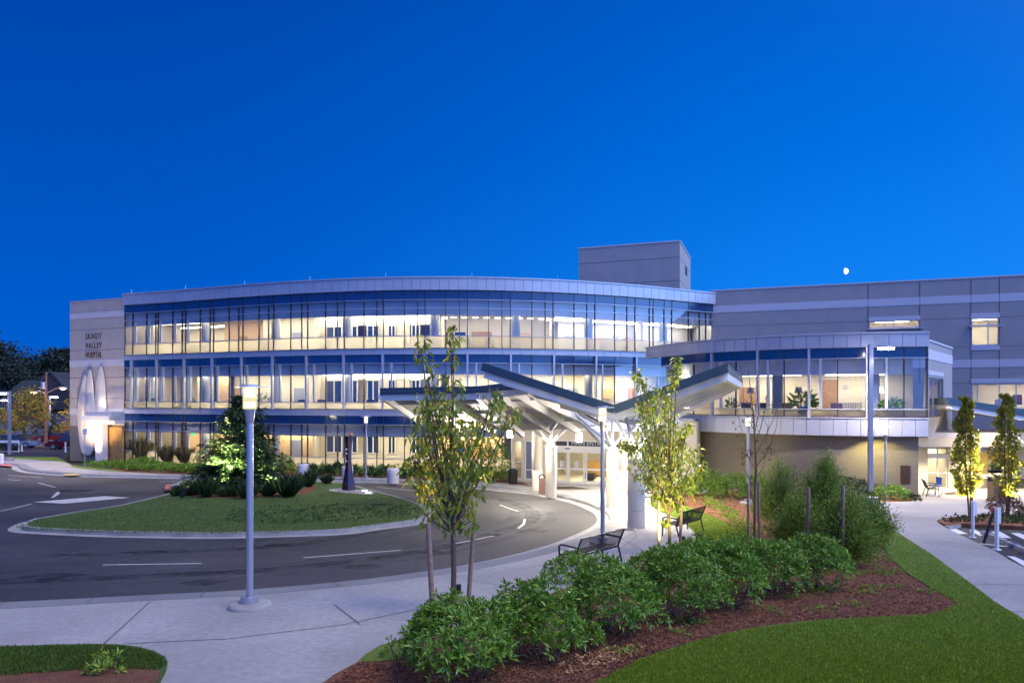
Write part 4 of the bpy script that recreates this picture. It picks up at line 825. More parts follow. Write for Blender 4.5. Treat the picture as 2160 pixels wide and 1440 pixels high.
# pedestrian lamps: built once, then copied
GLOBE = bpy.data.materials.new('lamp_globe'); GLOBE.use_nodes = True; t = GLOBE.node_tree; t.nodes.clear(); e = t.nodes.new('ShaderNodeEmission'); e.inputs[0].default_value = (1, .92, .55, 1); e.inputs[1].default_value = 1.1
tr = t.nodes.new('ShaderNodeBsdfTransparent'); x = t.nodes.new('ShaderNodeMixShader'); x.inputs[0].default_value = .55; o_ = t.nodes.new('ShaderNodeOutputMaterial'); t.links.new(tr.outputs[0], x.inputs[1]); t.links.new(e.outputs[0], x.inputs[2]); t.links.new(x.outputs[0], o_.inputs[0])
BULB = emis('lamp_bulb', (1, .93, .68), 9)
def ped_lamp():
    r = empty('street_lamp', (0, 0, 0))
    MB().lathe((0, 0, 0), [(.40, 0), (.40, .05), (.375, .09), (.34, .10)], 32).build('concrete_base', M['kerb'], r, smooth=True)
    MB().lathe((0, 0, .10), [(.17, 0), (.17, .115), (.16, .12)], 28).build('collar', M['polemetal'], r, smooth=True)
    MB().lathe((0, 0, .2), [(.066, 0), (.066, 3.33)], 16).build('pole', M['polemetal'], r, smooth=True)
    MB().lathe((0, 0, 3.52), [(.07, 0), (.075, .01), (.085, .1), (.105, .24), (.11, .26)], 20).build('neck', M['polemetal'], r, smooth=True)
    MB().lathe((0, 0, 3.79), [(.128, 0), (.128, .41)], 24).build('glass_globe', GLOBE, r, smooth=True)
    MB().lathe((0, 0, 3.82), [(.09, 0), (.09, .10)], 14).build('lower_bulb', BULB, r, smooth=True); MB().lathe((0, 0, 4.02), [(.09, 0), (.09, .15)], 14).build('upper_bulb', BULB, r, smooth=True)
    MB().lathe((0, 0, 4.205), [(.36, 0), (.36, .012), (.15, .022), (.15, .05)], 32).build('shade_disc', M['alum'], r, smooth=True)
    return r
lampdefs = [((527, 1281), 'grey lamp post with round concrete foot on the pavement in the left foreground', 55), ((1271, 1147), 'lamp post behind the near bench, in front of the canopy valley', 60),
            ((772, 1011), 'lamp post on the far pavement behind the bronze sculpture', 30), ((478, 1010), 'lamp post half hidden behind the big conifer', 30),
            ((1578, 1062), 'lamp post behind the bare young tree, before the block wall', 45), ((1868, 1046), 'lamp post beside the plaques on the block wall', 45)]
proto = ped_lamp()
for i, ((px, py), lb, en) in enumerate(lampdefs):
    en *= 4 if px != 1868 else 1.5
    o = proto if i == 0 else copy_tree(proto); c = G(px, py, .12)
    if px == 1868: c = P(1868, 1050, 38.9); c.z = zg(38.9)+.0; o.scale = (.9, .9, .91)
    o.location = c; tag(o, lb, 'street lamp', 'round topped pedestrian lamps')
    light('lamp_light', 'POINT', c+Vector((0, 0, 3.98)), en, (1, .86, .55), .08)
# tall square area lights
def area_lamp(c, h, w, arm, label, en, col=(1, .90, .95), aimdir=(1, 0), double=False, es=60):
    r = empty('area_light_pole', c, label, 'light pole'); mb = MB(); mb.box((c.x, c.y, c.z+h/2+.3), (w, w, h-.6)); mb.build('pole', M['polemetal'], r)
    mb = MB(); mb.lathe((c.x, c.y, c.z), [(w*1.8, 0), (w*1.8, .3)], 16); mb.build('concrete_base', M['kerb'], r)
    for s in ((1, -1) if double else (1,)):
        d = Vector((aimdir[0]*s, aimdir[1]*s, 0)); a = Vector((c.x, c.y, c.z+h-.1)); mb = MB(); mb.beam(a, a+d*arm, .08, .08); mb.build('arm', M['polemetal'], r)
        mb = MB(); mb.beam(a+d*arm, a+d*(arm+.75), .42, .13); hd_ = mb.build('lamp_head', M['polemetal'], r, bevel=.02)
        mb = MB(); q = a+d*(arm+.38)+Vector((0, 0, -.10)); mb.box(q, (.66, .38, .13), rz=math.atan2(d.y, d.x)); mb.build('lens', emis('area_lens', (1, .93, .9), es), hd_)
        light('lamp_light', 'SPOT', q+Vector((0, 0, -.08)), en*(5 if c.y < 60 else 2), col, .2, aim=q+Vector((0, 0, -5)), spot=150, blend=.5)
    return r
c = G(1836, 1060, .1); area_lamp(Vector((c.x, c.y, c.z)), 7.85, .20, .35, 'tall square area light pole standing behind the feathery shrubs at right', 900, aimdir=(1, -.12))
c = G(20, 972, .1); area_lamp(c, 6.1, .2, .3, 'tall area light pole at the left edge by the pavement', 700, (1, .86, .95), (-1, -.1))
c = Vector((-61, 92, 0)); area_lamp(c, 5.5, .2, .3, 'area light pole farther back at the left edge of the parking lot', 500, (1, .86, .95), (-1, 0))
c = P(104, 952, 100); c.z = 0; area_lamp(c, 5.9, .22, .35, 'parking lot light pole beside the utility pole', 600, (1, .80, .9), (1, -.1))
# canopy lights
def pendant(p, r, h, top, label, en, col=WHT):
    o = empty('pendant_lamp', p, label, 'pendant lamp'); MB().lathe((p.x, p.y, p.z-h/2), [(r, 0), (r, h)], 20).build('shade', emis('pendant_glow', (1, .95, .85), 14), o, smooth=True)
    MB().lathe((p.x, p.y, p.z+h/2), [(r*1.3, .0), (r*1.3, .04), (r*.4, .12)], 20).build('cap', M['alum'], o, smooth=True); MB().tube([p+Vector((0, 0, h/2)), (p.x, p.y, top)], .015, 6).build('rod', M['alum'], o)
    light('lamp_light', 'POINT', p+Vector((0, 0, -h/2-.12)), en*3.5, col, .15)
pendant(P(1222, 922, 41), .17, .5, 4.2, 'glowing drum pendant lamp before the main entrance sign', 120)
pendant(P(1317, 920, 37), .17, .42, 4.7, 'glowing pendant lamp behind the second canopy column', 110)
pendant(P(1076, 915, 44), .17, .42, 4.2, 'glowing pendant lamp at the left end of the entrance canopy', 110)
for p, en in ((Vector((6.5, 36, 4.1)), 260), (Vector((1.5, 40, 3.95)), 220), (Vector((6.5, 42, 3.95)), 260), (Vector((5.0, 30, 4.6)), 200), (Vector((3.6, 33.6, 4.35)), 200), (Vector((7.6, 33.0, 5.2)), 160), (Vector((3.9, 27.6, 4.95)), 90)):  # those by the first two columns are added to brighten the columns
    o = empty('soffit_light', p, 'round downlight fixed under the entrance canopy', 'downlight', 'downlights under the entrance canopy'); MB().lathe(p, [(.13, 0), (.13, .08)], 16).build('housing', M['white'], o); MB().lathe((p.x, p.y, p.z-.015), [(.1, 0), (.1, .012)], 16).build('lens', BULB, o)
    light('lamp_light', 'SPOT', p+Vector((0, 0, -.06)), en*7.5, (1, .90, .72), .12, aim=p-Vector((0, 0, 3)), spot=140)
for cc in (t1, t2, t3): light('cap_uplight', 'POINT', cc+Vector((0, -.55, .35)), 30, WHT, .08)
light('cap_uplight', 'SPOT', P(1000, 945, 38), 1300, WHT, .3, aim=P(960, 850, 36), spot=130)
light('cap_uplight', 'SPOT', P(1250, 955, 33), 900, WHT, .2, aim=P(1200, 840, 31), spot=130)
light('cap_uplight', 'SPOT', P(1150, 930, 42), 1500, WHT, .2, aim=P(1150, 840, 36), spot=120)
light('cap_uplight', 'SPOT', P(1330, 945, 34), 260, WHT, .2, aim=P(1420, 800, 30), spot=110)
for px in (1980, 2066, 2110): light('side_entrance_light', 'SPOT', P(px, 944, 43.4), 900, (1, .84, .55), .15, aim=P(px, 1040, 43.2), spot=140)
light('side_entrance_light', 'POINT', P(2105, 935, 40.5), 300, (1, .88, .65), .2)
# block wall washer, feather uplights, roof sign light
light('wall_washer', 'SPOT', P(1850, 926, 39.35), 520, (1, .86, .25), .1, aim=P(1850, 1040, 40.6), spot=125, blend=.35)
light('wall_washer', 'SPOT', P(1560, 1040, 41.5), 350, (1, .86, .3), .1, aim=P(1560, 960, 44), spot=120)
for px, py_, Z_, en in ((182, 972, 61.5, 2600), (172, 970, 63.8, 1000), (190, 970, 63.6, 700), (212, 868, 64.8, 420)): light('relief_uplight', 'SPOT', P(px, py_, Z_), en, (1, .78, .50), .15, aim=P(px+4, 740, 67.0), spot=100, blend=1.0)
light('pavement_light', 'SPOT', P(150, 700, 62), 4000, (1, .85, .85), .3, aim=P(150, 985, 60), spot=100)
# ================================================================ foliage tools
class Leaves:
    def __init__(s): s.V = []; s.n = 0
    def add(s, base, d, nrm, L, Wd, bend=.25):
        base, d, nrm = (np.asarray(q, float) for q in (base, d, nrm)); L = np.asarray(L, float)[:, None]; Wd = np.asarray(Wd, float)[:, None]
        d = d/np.linalg.norm(d, axis=1, keepdims=True); sd_ = np.cross(d, nrm); sd_ /= np.maximum(np.linalg.norm(sd_, axis=1, keepdims=True), 1e-6); up = np.cross(sd_, d)
        mid = base+d*L*.5+up*L*bend*.25; tip = base+d*L-up*L*bend*.3+0*up
        s.V.append(np.stack([base, mid+sd_*Wd*.5+up*Wd*.12, tip, mid-sd_*Wd*.5+up*Wd*.12], 1).reshape(-1, 3)); s.n += len(base)
    def build(s, name, m, parent=None, **kw):
        V = np.concatenate(s.V).astype(np.float32); n = s.n; me = bpy.data.meshes.new(name)
        me.vertices.add(len(V)); me.vertices.foreach_set('co', V.ravel()); T = np.arange(n)*4
        F_ = np.stack([T, T+1, T+2, T, T+2, T+3], 1).ravel().astype(np.int32); me.loops.add(len(F_)); me.loops.foreach_set('vertex_index', F_)
        me.polygons.add(2*n); me.polygons.foreach_set('loop_start', np.arange(2*n, dtype=np.int32)*3); me.update(calc_edges=True); me.materials.append(m)
        o = bpy.data.objects.new(name, me); COL.objects.link(o)
        if parent is not None: o.parent = parent; o.matrix_parent_inverse = world_of(parent).inverted()
        return tag(o, **kw)
def rdir(n): v = RNG.normal(size=(n, 3)); return v/np.linalg.norm(v, axis=1, keepdims=True)
LM = dict(
 rhodo=mat('rhododendron_leaf', (.05, .12, .02), .35, rnd=[(.030, .085, .022), (.045, .125, .022), (.06, .15, .03), (.08, .17, .028), (.035, .095, .03), (.11, .19, .035), (.05, .12, .03), (.07, .15, .02)], trans=.2),
 yellow=mat('yellowed_leaf', (.45, .33, .04), .5, rnd=[(.45, .33, .04), (.38, .22, .04), (.30, .30, .05)], trans=.3),
 cherry=mat('cherry_leaf', (.06, .11, .03), .45, rnd=[(.05, .10, .025), (.07, .13, .03), (.09, .15, .03), (.12, .17, .035), (.06, .10, .03), (.10, .14, .03), (.13, .14, .04)], trans=.35),
 maple=mat('columnar_leaf', (.10, .15, .03), .5, rnd=[(.06, .12, .02), (.09, .15, .03), (.12, .18, .03), (.16, .18, .04), (.14, .10, .04)], trans=.35),
 fir=mat('conifer_needles', (.02, .05, .02), .6, rnd=[(.02, .055, .02), (.03, .075, .025), (.045, .09, .025), (.025, .06, .03), (.05, .10, .03)], trans=.1),
 feather=mat('feathery_leaf', (.05, .11, .04), .55, rnd=[(.05, .10, .03), (.075, .15, .035), (.10, .18, .035), (.14, .21, .04), (.05, .10, .035)], trans=.25),
 dark=mat('dark_leaf', (.02, .045, .02), .6, rnd=[(.010, .022, .012), (.015, .032, .016), (.02, .04, .02), (.012, .025, .018)], trans=.1),
 red=mat('red_leaf', (.16, .03, .03), .5, rnd=[(.16, .035, .03), (.10, .03, .03), (.20, .06, .03), (.07, .06, .025)], trans=.25),
 straw=mat('grass_blade', (.25, .22, .08), .7, rnd=[(.20, .20, .06), (.30, .25, .09), (.12, .16, .04), (.35, .27, .13)], trans=.3),
 blade=mat('green_blade', (.06, .12, .03), .7, rnd=[(.04, .085, .02), (.06, .12, .03), (.08, .14, .03), (.035, .07, .03)], trans=.2),
 indoor=mat('house_plant_leaf', (.03, .08, .03), .5, rnd=[(.02, .05, .025), (.03, .07, .03), (.04, .10, .03)], trans=.2),
 ash=mat('autumn_leaf', (.20, .22, .04), .5, rnd=[(.16, .19, .04), (.25, .20, .04), (.10, .14, .03), (.22, .12, .04)], trans=.3))
def whorls(lv, pts, axes, L, nl=8, spread=1.1, yel=None):
    n = len(pts); W_ = RNG.uniform(.65, 1.3, n)
    for k in range(nl):
        a = RNG.uniform(0, 2*np.pi, n)*0+2*np.pi*k/nl+RNG.uniform(-.3, .3, n); t1_ = np.cross(axes, [0.31, .2, .93]); t1_ /= np.linalg.norm(t1_, axis=1, keepdims=True)+1e-9; t2_ = np.cross(axes, t1_)
        sp = spread*RNG.uniform(.25, 1.25, n); d = (t1_*np.cos(a)[:, None]+t2_*np.sin(a)[:, None])*np.sin(sp)[:, None]+axes*np.cos(sp)[:, None]
        l = L*W_*RNG.uniform(.6, 1.25, n); sel = RNG.random(n) < .85; lv.add(pts[sel]+d[sel]*(.12*l[sel])[:, None], d[sel], axes[sel]+rdir(int(sel.sum()))*.3, l[sel], (l*RNG.uniform(.24, .34, n))[sel])
def dome_pts(n, w, d, h, z0=.22, lump=None):
    v = rdir(n); v[:, 2] = np.abs(v[:, 2])*1.0-.25*(RNG.random(n) < .35); r = RNG.uniform(.55, 1.0, n)**.45; lump = rdir(9) if lump is None else lump
    bump = .92+.34*np.max(np.clip(v @ lump.T, 0, 1)**10, axis=1)-.12*np.clip(v @ -lump[:3].T, 0, 1).max(axis=1)**6
    p = v*r[:, None]*bump[:, None]*np.array([w/2, d/2, h*(1-z0)/1.12]); p[:, 2] += h*z0; p[:, 2] = np.maximum(p[:, 2], .06); return p, v
def bush_parts(root, kind, w, h, d=None, dens=1.0, L=.12, nl=8, yellow=0, z0=.25, stems=5):
    d = d or w; n = int(dens*95*(w*d+w*h)); p, v = dome_pts(n, w, d, h, z0)
    ax = v*.75+np.array([0, 0, .7])+RNG.normal(size=v.shape)*.3; ax /= np.linalg.norm(ax, axis=1, keepdims=True)
    lv = Leaves(); whorls(lv, p, ax, L, nl); lv.build('foliage', LM[kind], root)
    if yellow: m_ = RNG.choice(n, yellow*3); lv = Leaves(); dd = rdir(len(m_)); dd[:, 2] = -abs(dd[:, 2]); lv.add(p[m_]+v[m_]*.05, dd, v[m_], np.full(len(m_), L*1.1), np.full(len(m_), L*.35)); lv.build('yellow_leaves', LM['yellow'], root)
    mb = MB()
    for i in range(stems):
        q = p[RNG.integers(n)]*np.array([.8, .8, .75]); b0 = np.array([RNG.uniform(-.05, .05)*w, RNG.uniform(-.05, .05)*w, -.05]); m_ = (b0+q)/2+np.array([q[0]*.25, q[1]*.25, -.1*h]); mb.tube([b0, m_, q], [.022, .016, .008], 5)
    mb.build('stems', M['bark'], root)
def shrub(px, py, wpx, hpx, kind, label, cat='shrub', name='shrub', group=None, rot=None, **kw):
    c = G(px, py, .12); k = K(c); r = empty(name, (0, 0, 0), label, cat, group); bush_parts(r, kind, wpx/k, hpx/k, **kw); r.location = (c.x, c.y+wpx/k*.25, zg(c.y)+.12); r.rotation_euler.z = rot if rot is not None else 0; return r
# ================================================================ foreground planting
GR = 'broad leaved evergreen bushes in the mulch bed'
rh = [(960, 1445, 270, 185, 'bush nearest the camera, lowest in the picture, with dark glossy leaves'), (1130, 1405, 215, 190, 'bush directly behind the nearest one, bare stem showing at its right'), (1235, 1378, 90, 70, 'small low sprawling bush between the two nearest bushes and the stemmed one'),
      (1300, 1352, 215, 180, 'bush right in front of the near bench, standing on a thick bare trunk'), (1440, 1318, 200, 170, 'bush right of the bench, next to the plaza lawn edge'), (1545, 1290, 170, 165, 'bush in the middle of the hedge row, pale green crown'),
      (1640, 1262, 175, 135, 'bush with yellowed lower leaves, below the stout stake'), (1742, 1250, 150, 130, 'bush at the right end of the hedge row above open mulch'), (1480, 1215, 150, 80, 'bush behind the hedge row, by the foot of the staked green tree'),
      (1590, 1205, 130, 75, 'bush behind the hedge row, at the foot of the bare tree')]
for i, (px, py, w, h, lb) in enumerate(rh):
    c = G(px, py, .12); k = K(c); shrub(px, py, w*.97, h*.96, 'rhodo', 'leafy evergreen '+lb, 'bush', 'evergreen_bush', GR, L=(.105, .088, .08, .098, .085, .10, .088, .095, .09, .09)[i], dens=(2.1, 2.7, 2.2, 2.2, 2.8, 2.2, 2.6, 2.1, 1.8, 1.8)[i], yellow=3 if i in (0, 3, 6, 7) else 0, z0=.34, stems=8)
shrub(845, 1392, 80, 55, 'rhodo', 'small thin bush on the pavement side of the nearest evergreen bush', 'bush', 'evergreen_bush', GR, L=.07, dens=1.1, z0=.15)
shrub(1215, 1230, 110, 60, 'rhodo', 'dark low bush at the left foot of the near bench', 'bush', 'evergreen_bush', GR, L=.11, dens=1.2)
shrub(1395, 1215, 130, 50, 'rhodo', 'low evergreen bush between the near bench and the staked green tree', 'bush', 'evergreen_bush', GR, L=.11, dens=1.2)
shrub(215, 1425, 80, 55, 'feather', 'small wiry plant on the corner lawn at bottom left', 'plant', 'wiry_plant', None, L=.10, dens=.8, z0=.1)
# ---------------------------------------------------------------- feathery shrubs
def plume_shrub(px, py, wpx, hpx, label, kind='feather', dens=1.0, L=.10, group='feathery shrubs along the right of the bed'):
    c = G(px, py, .12); k = K(c); w, h = wpx/k, hpx/k; r = empty('feathery_shrub', (0, 0, 0), label, 'shrub', group); lv = Leaves(); mb = MB(); nb = int(44*dens*max(1, h))
    for i in range(nb):
        a = RNG.uniform(0, 2*np.pi); e = RNG.uniform(.15, 1.0); rr = w/2*(1-e**3.2)*RNG.uniform(.5, 1.05)+.05; p1 = np.array([math.cos(a)*rr, math.sin(a)*rr, h*e*RNG.uniform(.85, 1.06)]); p0 = np.array([0, 0, p1[2]*.25]); mb.tube([p0, (p0+p1)/2+[0, 0, .06*h], p1], [.02, .012, .005], 4, cap=False)
        n = int(95*dens); t_ = RNG.uniform(.35, 1.05, n)[:, None]; q = p0+(p1-p0)*t_+RNG.normal(size=(n, 3))*.11*(w/1.5)**.5; d = (p1-p0)/np.linalg.norm(p1-p0)+rdir(n)*.75; lv.add(q, d, rdir(n), RNG.uniform(.6, 1.3, n)*L, np.full(n, L*.20))
    lv.build('foliage', LM[kind], r); mb.build('branches', M['bark'], r); r.location = (c.x, c.y+w*.2, zg(c.y)+.12); return r
for a in [(1655, 1118, 125, 150, 'dark feathery shrub right of the bare tree, against the block wall', 'feather', .9), (1750, 1140, 120, 178, 'tallest feathery shrub with pale yellow green top before the block wall', 'feather', 1.3), (1690, 1185, 130, 130, 'wide feathery shrub behind the stout stake', 'feather', 1.2),
          (1800, 1200, 150, 160, 'large feathery shrub right of the thin stake, nearest the path', 'feather', 1.3), (1845, 1155, 120, 120, 'rounded dark shrub at the foot of the tall light pole', 'feather', 1.0), (1620, 1095, 60, 70, 'small feathery shrub just right of the far lamp post', 'feather', .7)]: plume_shrub(*a[:5], kind=a[5], dens=a[6])
plume_shrub(1868, 1135, 48, 75, 'thin red leaved shrub touching the path edge', 'red', .35, L=.09, group=None)
for i, (px, py, w, h, lb) in enumerate([(1500, 1048, 80, 55, 'dark shrub against the block wall behind the second staked tree'), (1545, 1052, 70, 62, 'dark shrub against the block wall left of the far lamp post'), (1600, 1050, 60, 58, 'dark shrub against the block wall directly behind the bare tree'), (1465, 1046, 55, 45, 'dark shrub against the left end of the block wall'), (1895, 1056, 62, 34, 'bright green rounded shrub below the plaques'), (1800, 1052, 90, 50, 'spreading dark shrub behind the tall light pole'), (1930, 1057, 30, 16, 'tiny low plant at the corner of the block wall')]):
    shrub(px, py, w*1.2, h, 'rhodo' if i < 5 else 'dark', lb, 'shrub', 'shrub', 'shrubs along the block wall', L=.13, nl=6, dens=.8, z0=.15)
# ground cover stuff on the mulch
def scatter(name, poly_px, n, L, kind, label, cat='ground cover', nl=7, spread=1.2, hgt=.02, rad=.06, clump=6):
    xs = [p[0] for p in poly_px]; ys = [p[1] for p in poly_px]; lv = Leaves(); pts = []
    def inside(x, y):
        c = False; j = len(poly_px)-1
        for i in range(len(poly_px)):
            if (poly_px[i][1] > y) != (poly_px[j][1] > y) and x < (poly_px[j][0]-poly_px[i][0])*(y-poly_px[i][1])/(poly_px[j][1]-poly_px[i][1])+poly_px[i][0]: c = not c
            j = i
        return c
    while len(pts) < n:
        x, y = random.uniform(min(xs), max(xs)), random.uniform(min(ys), max(ys))
        if inside(x, y):
            g_ = G(x, y, .13)
            for _ in range(clump): q = g_+Vector((random.gauss(0, rad), random.gauss(0, rad), hgt)); q.z = zg(q.y)+.13+hgt*random.random(); pts.append(q)
    p = np.array([tuple(q) for q in pts]); ax = np.array([[0, 0, 1]]*len(p))+RNG.normal(size=p.shape)*.25; ax /= np.linalg.norm(ax, axis=1, keepdims=True); whorls(lv, p, ax, L, nl, spread)
    return lv.build(name, LM[kind], None, label=label, cat=cat, kind='stuff')
scatter('ground_cover', [(1560, 1329), (1460, 1350), (1350, 1385), (1290, 1415), (1350, 1330), (1600, 1260), (1830, 1170), (1880, 1180), (1960, 1245), (2000, 1285), (1750, 1303)], 420, .06, 'feather', 'sparse low creeping plants scattered over the front mulch', rad=.14, clump=22, hgt=.05)
scatter('ground_cover', [(1470, 1052), (1500, 1053), (1540, 1075), (1580, 1110), (1590, 1150), (1560, 1150), (1545, 1105), (1500, 1075)], 700, .10, 'feather', 'band of low green ground cover behind the plaza lawn', rad=.15, clump=5, spread=.8, hgt=.12)
scatter('ground_cover', [(1590, 1055), (1660, 1060), (1640, 1075), (1590, 1068)], 120, .09, 'feather', 'small patch of low plants behind the bare tree', rad=.2, clump=5)
scatter('ground_cover', [(430, 999), (560, 1001), (670, 1001), (860, 1008), (1070, 1018), (1070, 1005), (860, 996), (660, 992), (430, 990)], 1500, .20, 'rhodo', 'low evergreen hedge planting along the foot of the glass front', rad=.3, clump=4, spread=.9, hgt=.5)
scatter('ground_cover', [(185, 985), (220, 982), (430, 990), (430, 999), (300, 994), (230, 988)], 1300, .20, 'rhodo', 'low green planting left of the conifer beside the far pavement', rad=.35, clump=4, spread=.9, hgt=.4)
scatter('ground_cover', [(1995, 1102), (2030, 1090), (2100, 1087), (2200, 1087), (2200, 1108), (2030, 1102)], 500, .10, 'blade', 'low dark planting in the parking bay planter', rad=.2, clump=4, spread=.7, hgt=.08)
scatter('ground_cover', [(470, 1100), (500, 1080), (560, 1070), (720, 1066), (860, 1064), (885, 1076), (860, 1088), (740, 1100), (600, 1106)], 750, .09, 'blade', 'dark low planting in the front of the island beside the kerb', rad=.2, clump=5, spread=.9, hgt=.05)
# bark chips on the near mulch
chips = MB(); 
def chip_field(name, poly, n, m, sz, label):
    mb = MB(); xs = [p[0] for p in poly]; ys = [p[1] for p in poly]; k = 0
    while k < n:
        x, y = random.uniform(min(xs), max(xs)), random.uniform(min(ys), max(ys)); c = False; j = len(poly)-1
        for i in range(len(poly)):
            if (poly[i][1] > y) != (poly[j][1] > y) and x < (poly[j][0]-poly[i][0])*(y-poly[i][1])/(poly[j][1]-poly[i][1])+poly[i][0]: c = not c
            j = i
        if not c: continue
        k += 1; g_ = G(x, y, .14); R = Matrix.Rotation(random.uniform(0, 6.3), 3, 'Z') @ Matrix.Rotation(random.gauss(0, .35), 3, 'X') @ Matrix.Rotation(random.gauss(0, .25), 3, 'Y'); a, b = sz*random.uniform(.6, 1.6), sz*random.uniform(.15, .4)
        mb.add([R @ Vector(q)+g_+Vector((0, 0, random.random()*.02)) for q in ((-a/2, -b/2, 0), (a/2, -b/2*.4, .004), (a/2*.8, b/2, 0), (-a/2, b/2*.7, .006))], [(0, 1, 2, 3)])
    return mb.build(name, m, label=label, cat='bark chips', kind='stuff')
CH = mat('bark_chips', (.16, .08, .04), .85, rnd=[(.20, .070, .030), (.27, .095, .040), (.12, .045, .024), (.32, .13, .06), (.09, .036, .022)])
front_mulch = [(700, 1438), (760, 1395), (900, 1400), (1200, 1330), (1500, 1280), (1850, 1160), (1880, 1180), (1960, 1245), (2010, 1275), (1950, 1295), (1750, 1305), (1560, 1329), (1454, 1355), (1352, 1388), (1258, 1438)]
chip_field('bark_chips', front_mulch, 15000, CH, .05, 'loose reddish bark chips covering the front of the bed')
chip_field('bark_chips', [(1480, 1045), (1650, 1050), (1800, 1100), (1650, 1200), (1560, 1150), (1545, 1105), (1440, 1062)], 5000, mat('rust_chips', (.30, .10, .03), .85, rnd=[(.30, .10, .03), (.22, .08, .03), (.36, .15, .05)]), .07, 'orange brown bark chips around the bare tree')
chip_field('bark_chips', [(1180, 1395), (1270, 1365), (1340, 1352), (1360, 1365), (1300, 1400), (1200, 1425)], 260, mat('pale_chips', (.45, .28, .12), .8, rnd=[(.45, .28, .12), (.35, .2, .08)]), .09, 'pale dry leaf litter under the stemmed bush')
# grass blades on the near lawns
def blades(name, poly_px, n, L, label, dz=.15, kind='blade'):
    lv = Leaves(); xs = [p[0] for p in poly_px]; ys = [p[1] for p in poly_px]; X = RNG.uniform(min(xs), max(xs), n*3); Y = RNG.uniform(min(ys), max(ys), n*3); ins = np.zeros(len(X), bool); j = len(poly_px)-1
    for i in range(len(poly_px)):
        a, b = poly_px[i], poly_px[j]; cnd = (a[1] > Y) != (b[1] > Y); xi = (b[0]-a[0])*(Y-a[1])/((b[1]-a[1]) or 1e-9)+a[0]; ins ^= cnd & (X < xi); j = i
    X, Y = X[ins][:n], Y[ins][:n]; p = np.array([tuple(G(x, y, dz)) for x, y in zip(X, Y)]); d = RNG.normal(size=p.shape)*.35+[0, 0, 1]; lv.add(p, d, rdir(len(p)), RNG.uniform(.6, 1.3, len(p))*L, np.full(len(p), L*.16), .5)
    return lv.build(name, LM[kind], None, label=label, cat='grass', kind='stuff')
LG = mat('lawn_blade', (.06, .13, .02), .6, rnd=[(.22, .31, .012), (.28, .38, .016), (.18, .27, .012), (.34, .42, .022)], trans=.3); LM['lawn'] = LG; LM['turf'] = mat('shade_toned_blade', (.06, .13, .02), .6, rnd=[(.075, .15, .012), (.10, .19, .016), (.06, .125, .012), (.15, .20, .03)], trans=.3)  # turf blades: lawn blades coloured darker to stand for dimmer light
blades('grass', [(1258, 1440), (1299, 1418), (1352, 1390), (1454, 1357), (1560, 1330), (1747, 1307), (1957, 1297), (2018, 1275), (1965, 1241), (1879, 1177), (1897, 1125), (1972, 1174), (2047, 1230), (2100, 1271), (2160, 1307), (2400, 1450), (2500, 1540), (1180, 1540), (1250, 1450)], 110000, .042, 'mown lawn sweeping across the right foreground', .15, 'lawn')
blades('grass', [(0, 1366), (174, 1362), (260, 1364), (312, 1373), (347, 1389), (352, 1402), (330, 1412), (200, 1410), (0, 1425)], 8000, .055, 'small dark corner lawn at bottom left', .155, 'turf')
blades('grass', [(1372, 1062), (1400, 1060), (1444, 1066), (1481, 1080), (1517, 1094), (1553, 1119), (1540, 1140), (1500, 1155), (1455, 1153), (1470, 1131), (1444, 1102), (1386, 1075)], 9000, .06, 'bright lawn strip beside the plaza benches', .142, 'lawn')
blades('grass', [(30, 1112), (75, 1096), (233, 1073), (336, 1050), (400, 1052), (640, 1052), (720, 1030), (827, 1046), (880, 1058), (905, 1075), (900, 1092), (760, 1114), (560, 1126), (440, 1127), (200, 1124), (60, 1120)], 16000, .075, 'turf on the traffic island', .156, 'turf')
# ================================================================ trees
def clusters_tree(name, base_px, ground_dz, clusters, kind, label, cat='tree', group=None, trunk=(.05, .03), fork_px=None, L=.13, dens=1.0, droop=.8, depth=.6, extra=None, Z=None):
    c = G(*base_px, ground_dz); k = K(c); r = empty(name, tuple(c), label, cat, group); lv = Leaves(); br = MB(); Y = c.y
    fork = P(fork_px[0], fork_px[1], Y) if fork_px else c+Vector((0, 0, 1.2)); mid = (c+fork)/2+Vector((.02, 0, 0)); br.tube([c, mid, fork], [trunk[0], trunk[0]*.9, trunk[0]*.8], 9)
    for px, py, rpx in clusters:
        y = Y+random.uniform(-depth, depth)*min(1, rpx/40); q = P(px, py, Y); q.y = y; R_ = rpx*1.18/k; a = fork+Vector((0, 0, random.uniform(0, .5)*max(.2, q.z-fork.z)*.8)) if q.z > fork.z+.3 else fork
        a.x += (q.x-a.x)*.1; m_ = a.lerp(q, .5)+Vector(((q.x-a.x)*.12, 0, .05)); br.tube([a, m_, q+Vector((0, 0, R_*.5))], [trunk[1]*.75, trunk[1]*.5, .006], 6)
        n = int(dens*85*max(.5, (rpx/30))**2*(k/70)**0*max(1, (70/k)**0)); v = rdir(n)*(RNG.random(n)**.4)[:, None]*R_; v[:, 2] *= 1.25; p = v+np.array(tuple(q)); d = rdir(n)*.6+np.array([0, 0, -droop])+v/R_*.35
        l = RNG.uniform(.7, 1.25, n)*L; lv.add(p, d, v/R_+rdir(n)*.4, l, l*.40, .35)
        for _ in range(max(1, int(rpx/12))): e_ = Vector(tuple(p[RNG.integers(n)])); br.tube([q, (q+e_)/2+Vector((0, 0, .03)), e_], [.009, .006, .003], 4, cap=False)
    lv.build('crown', LM[kind], r); t_ = br.build('trunk', M['bark'], r); return r
def grow(pts, n, jit):    # fill extra clusters between listed ones
    out = list(pts)
    for _ in range(n): a, b = random.choice(pts), random.choice(pts); out.append(((a[0]+b[0])/2+random.uniform(-jit, jit), (a[1]+b[1])/2+random.uniform(-jit, jit), min(a[2], b[2])*.8))
    return out
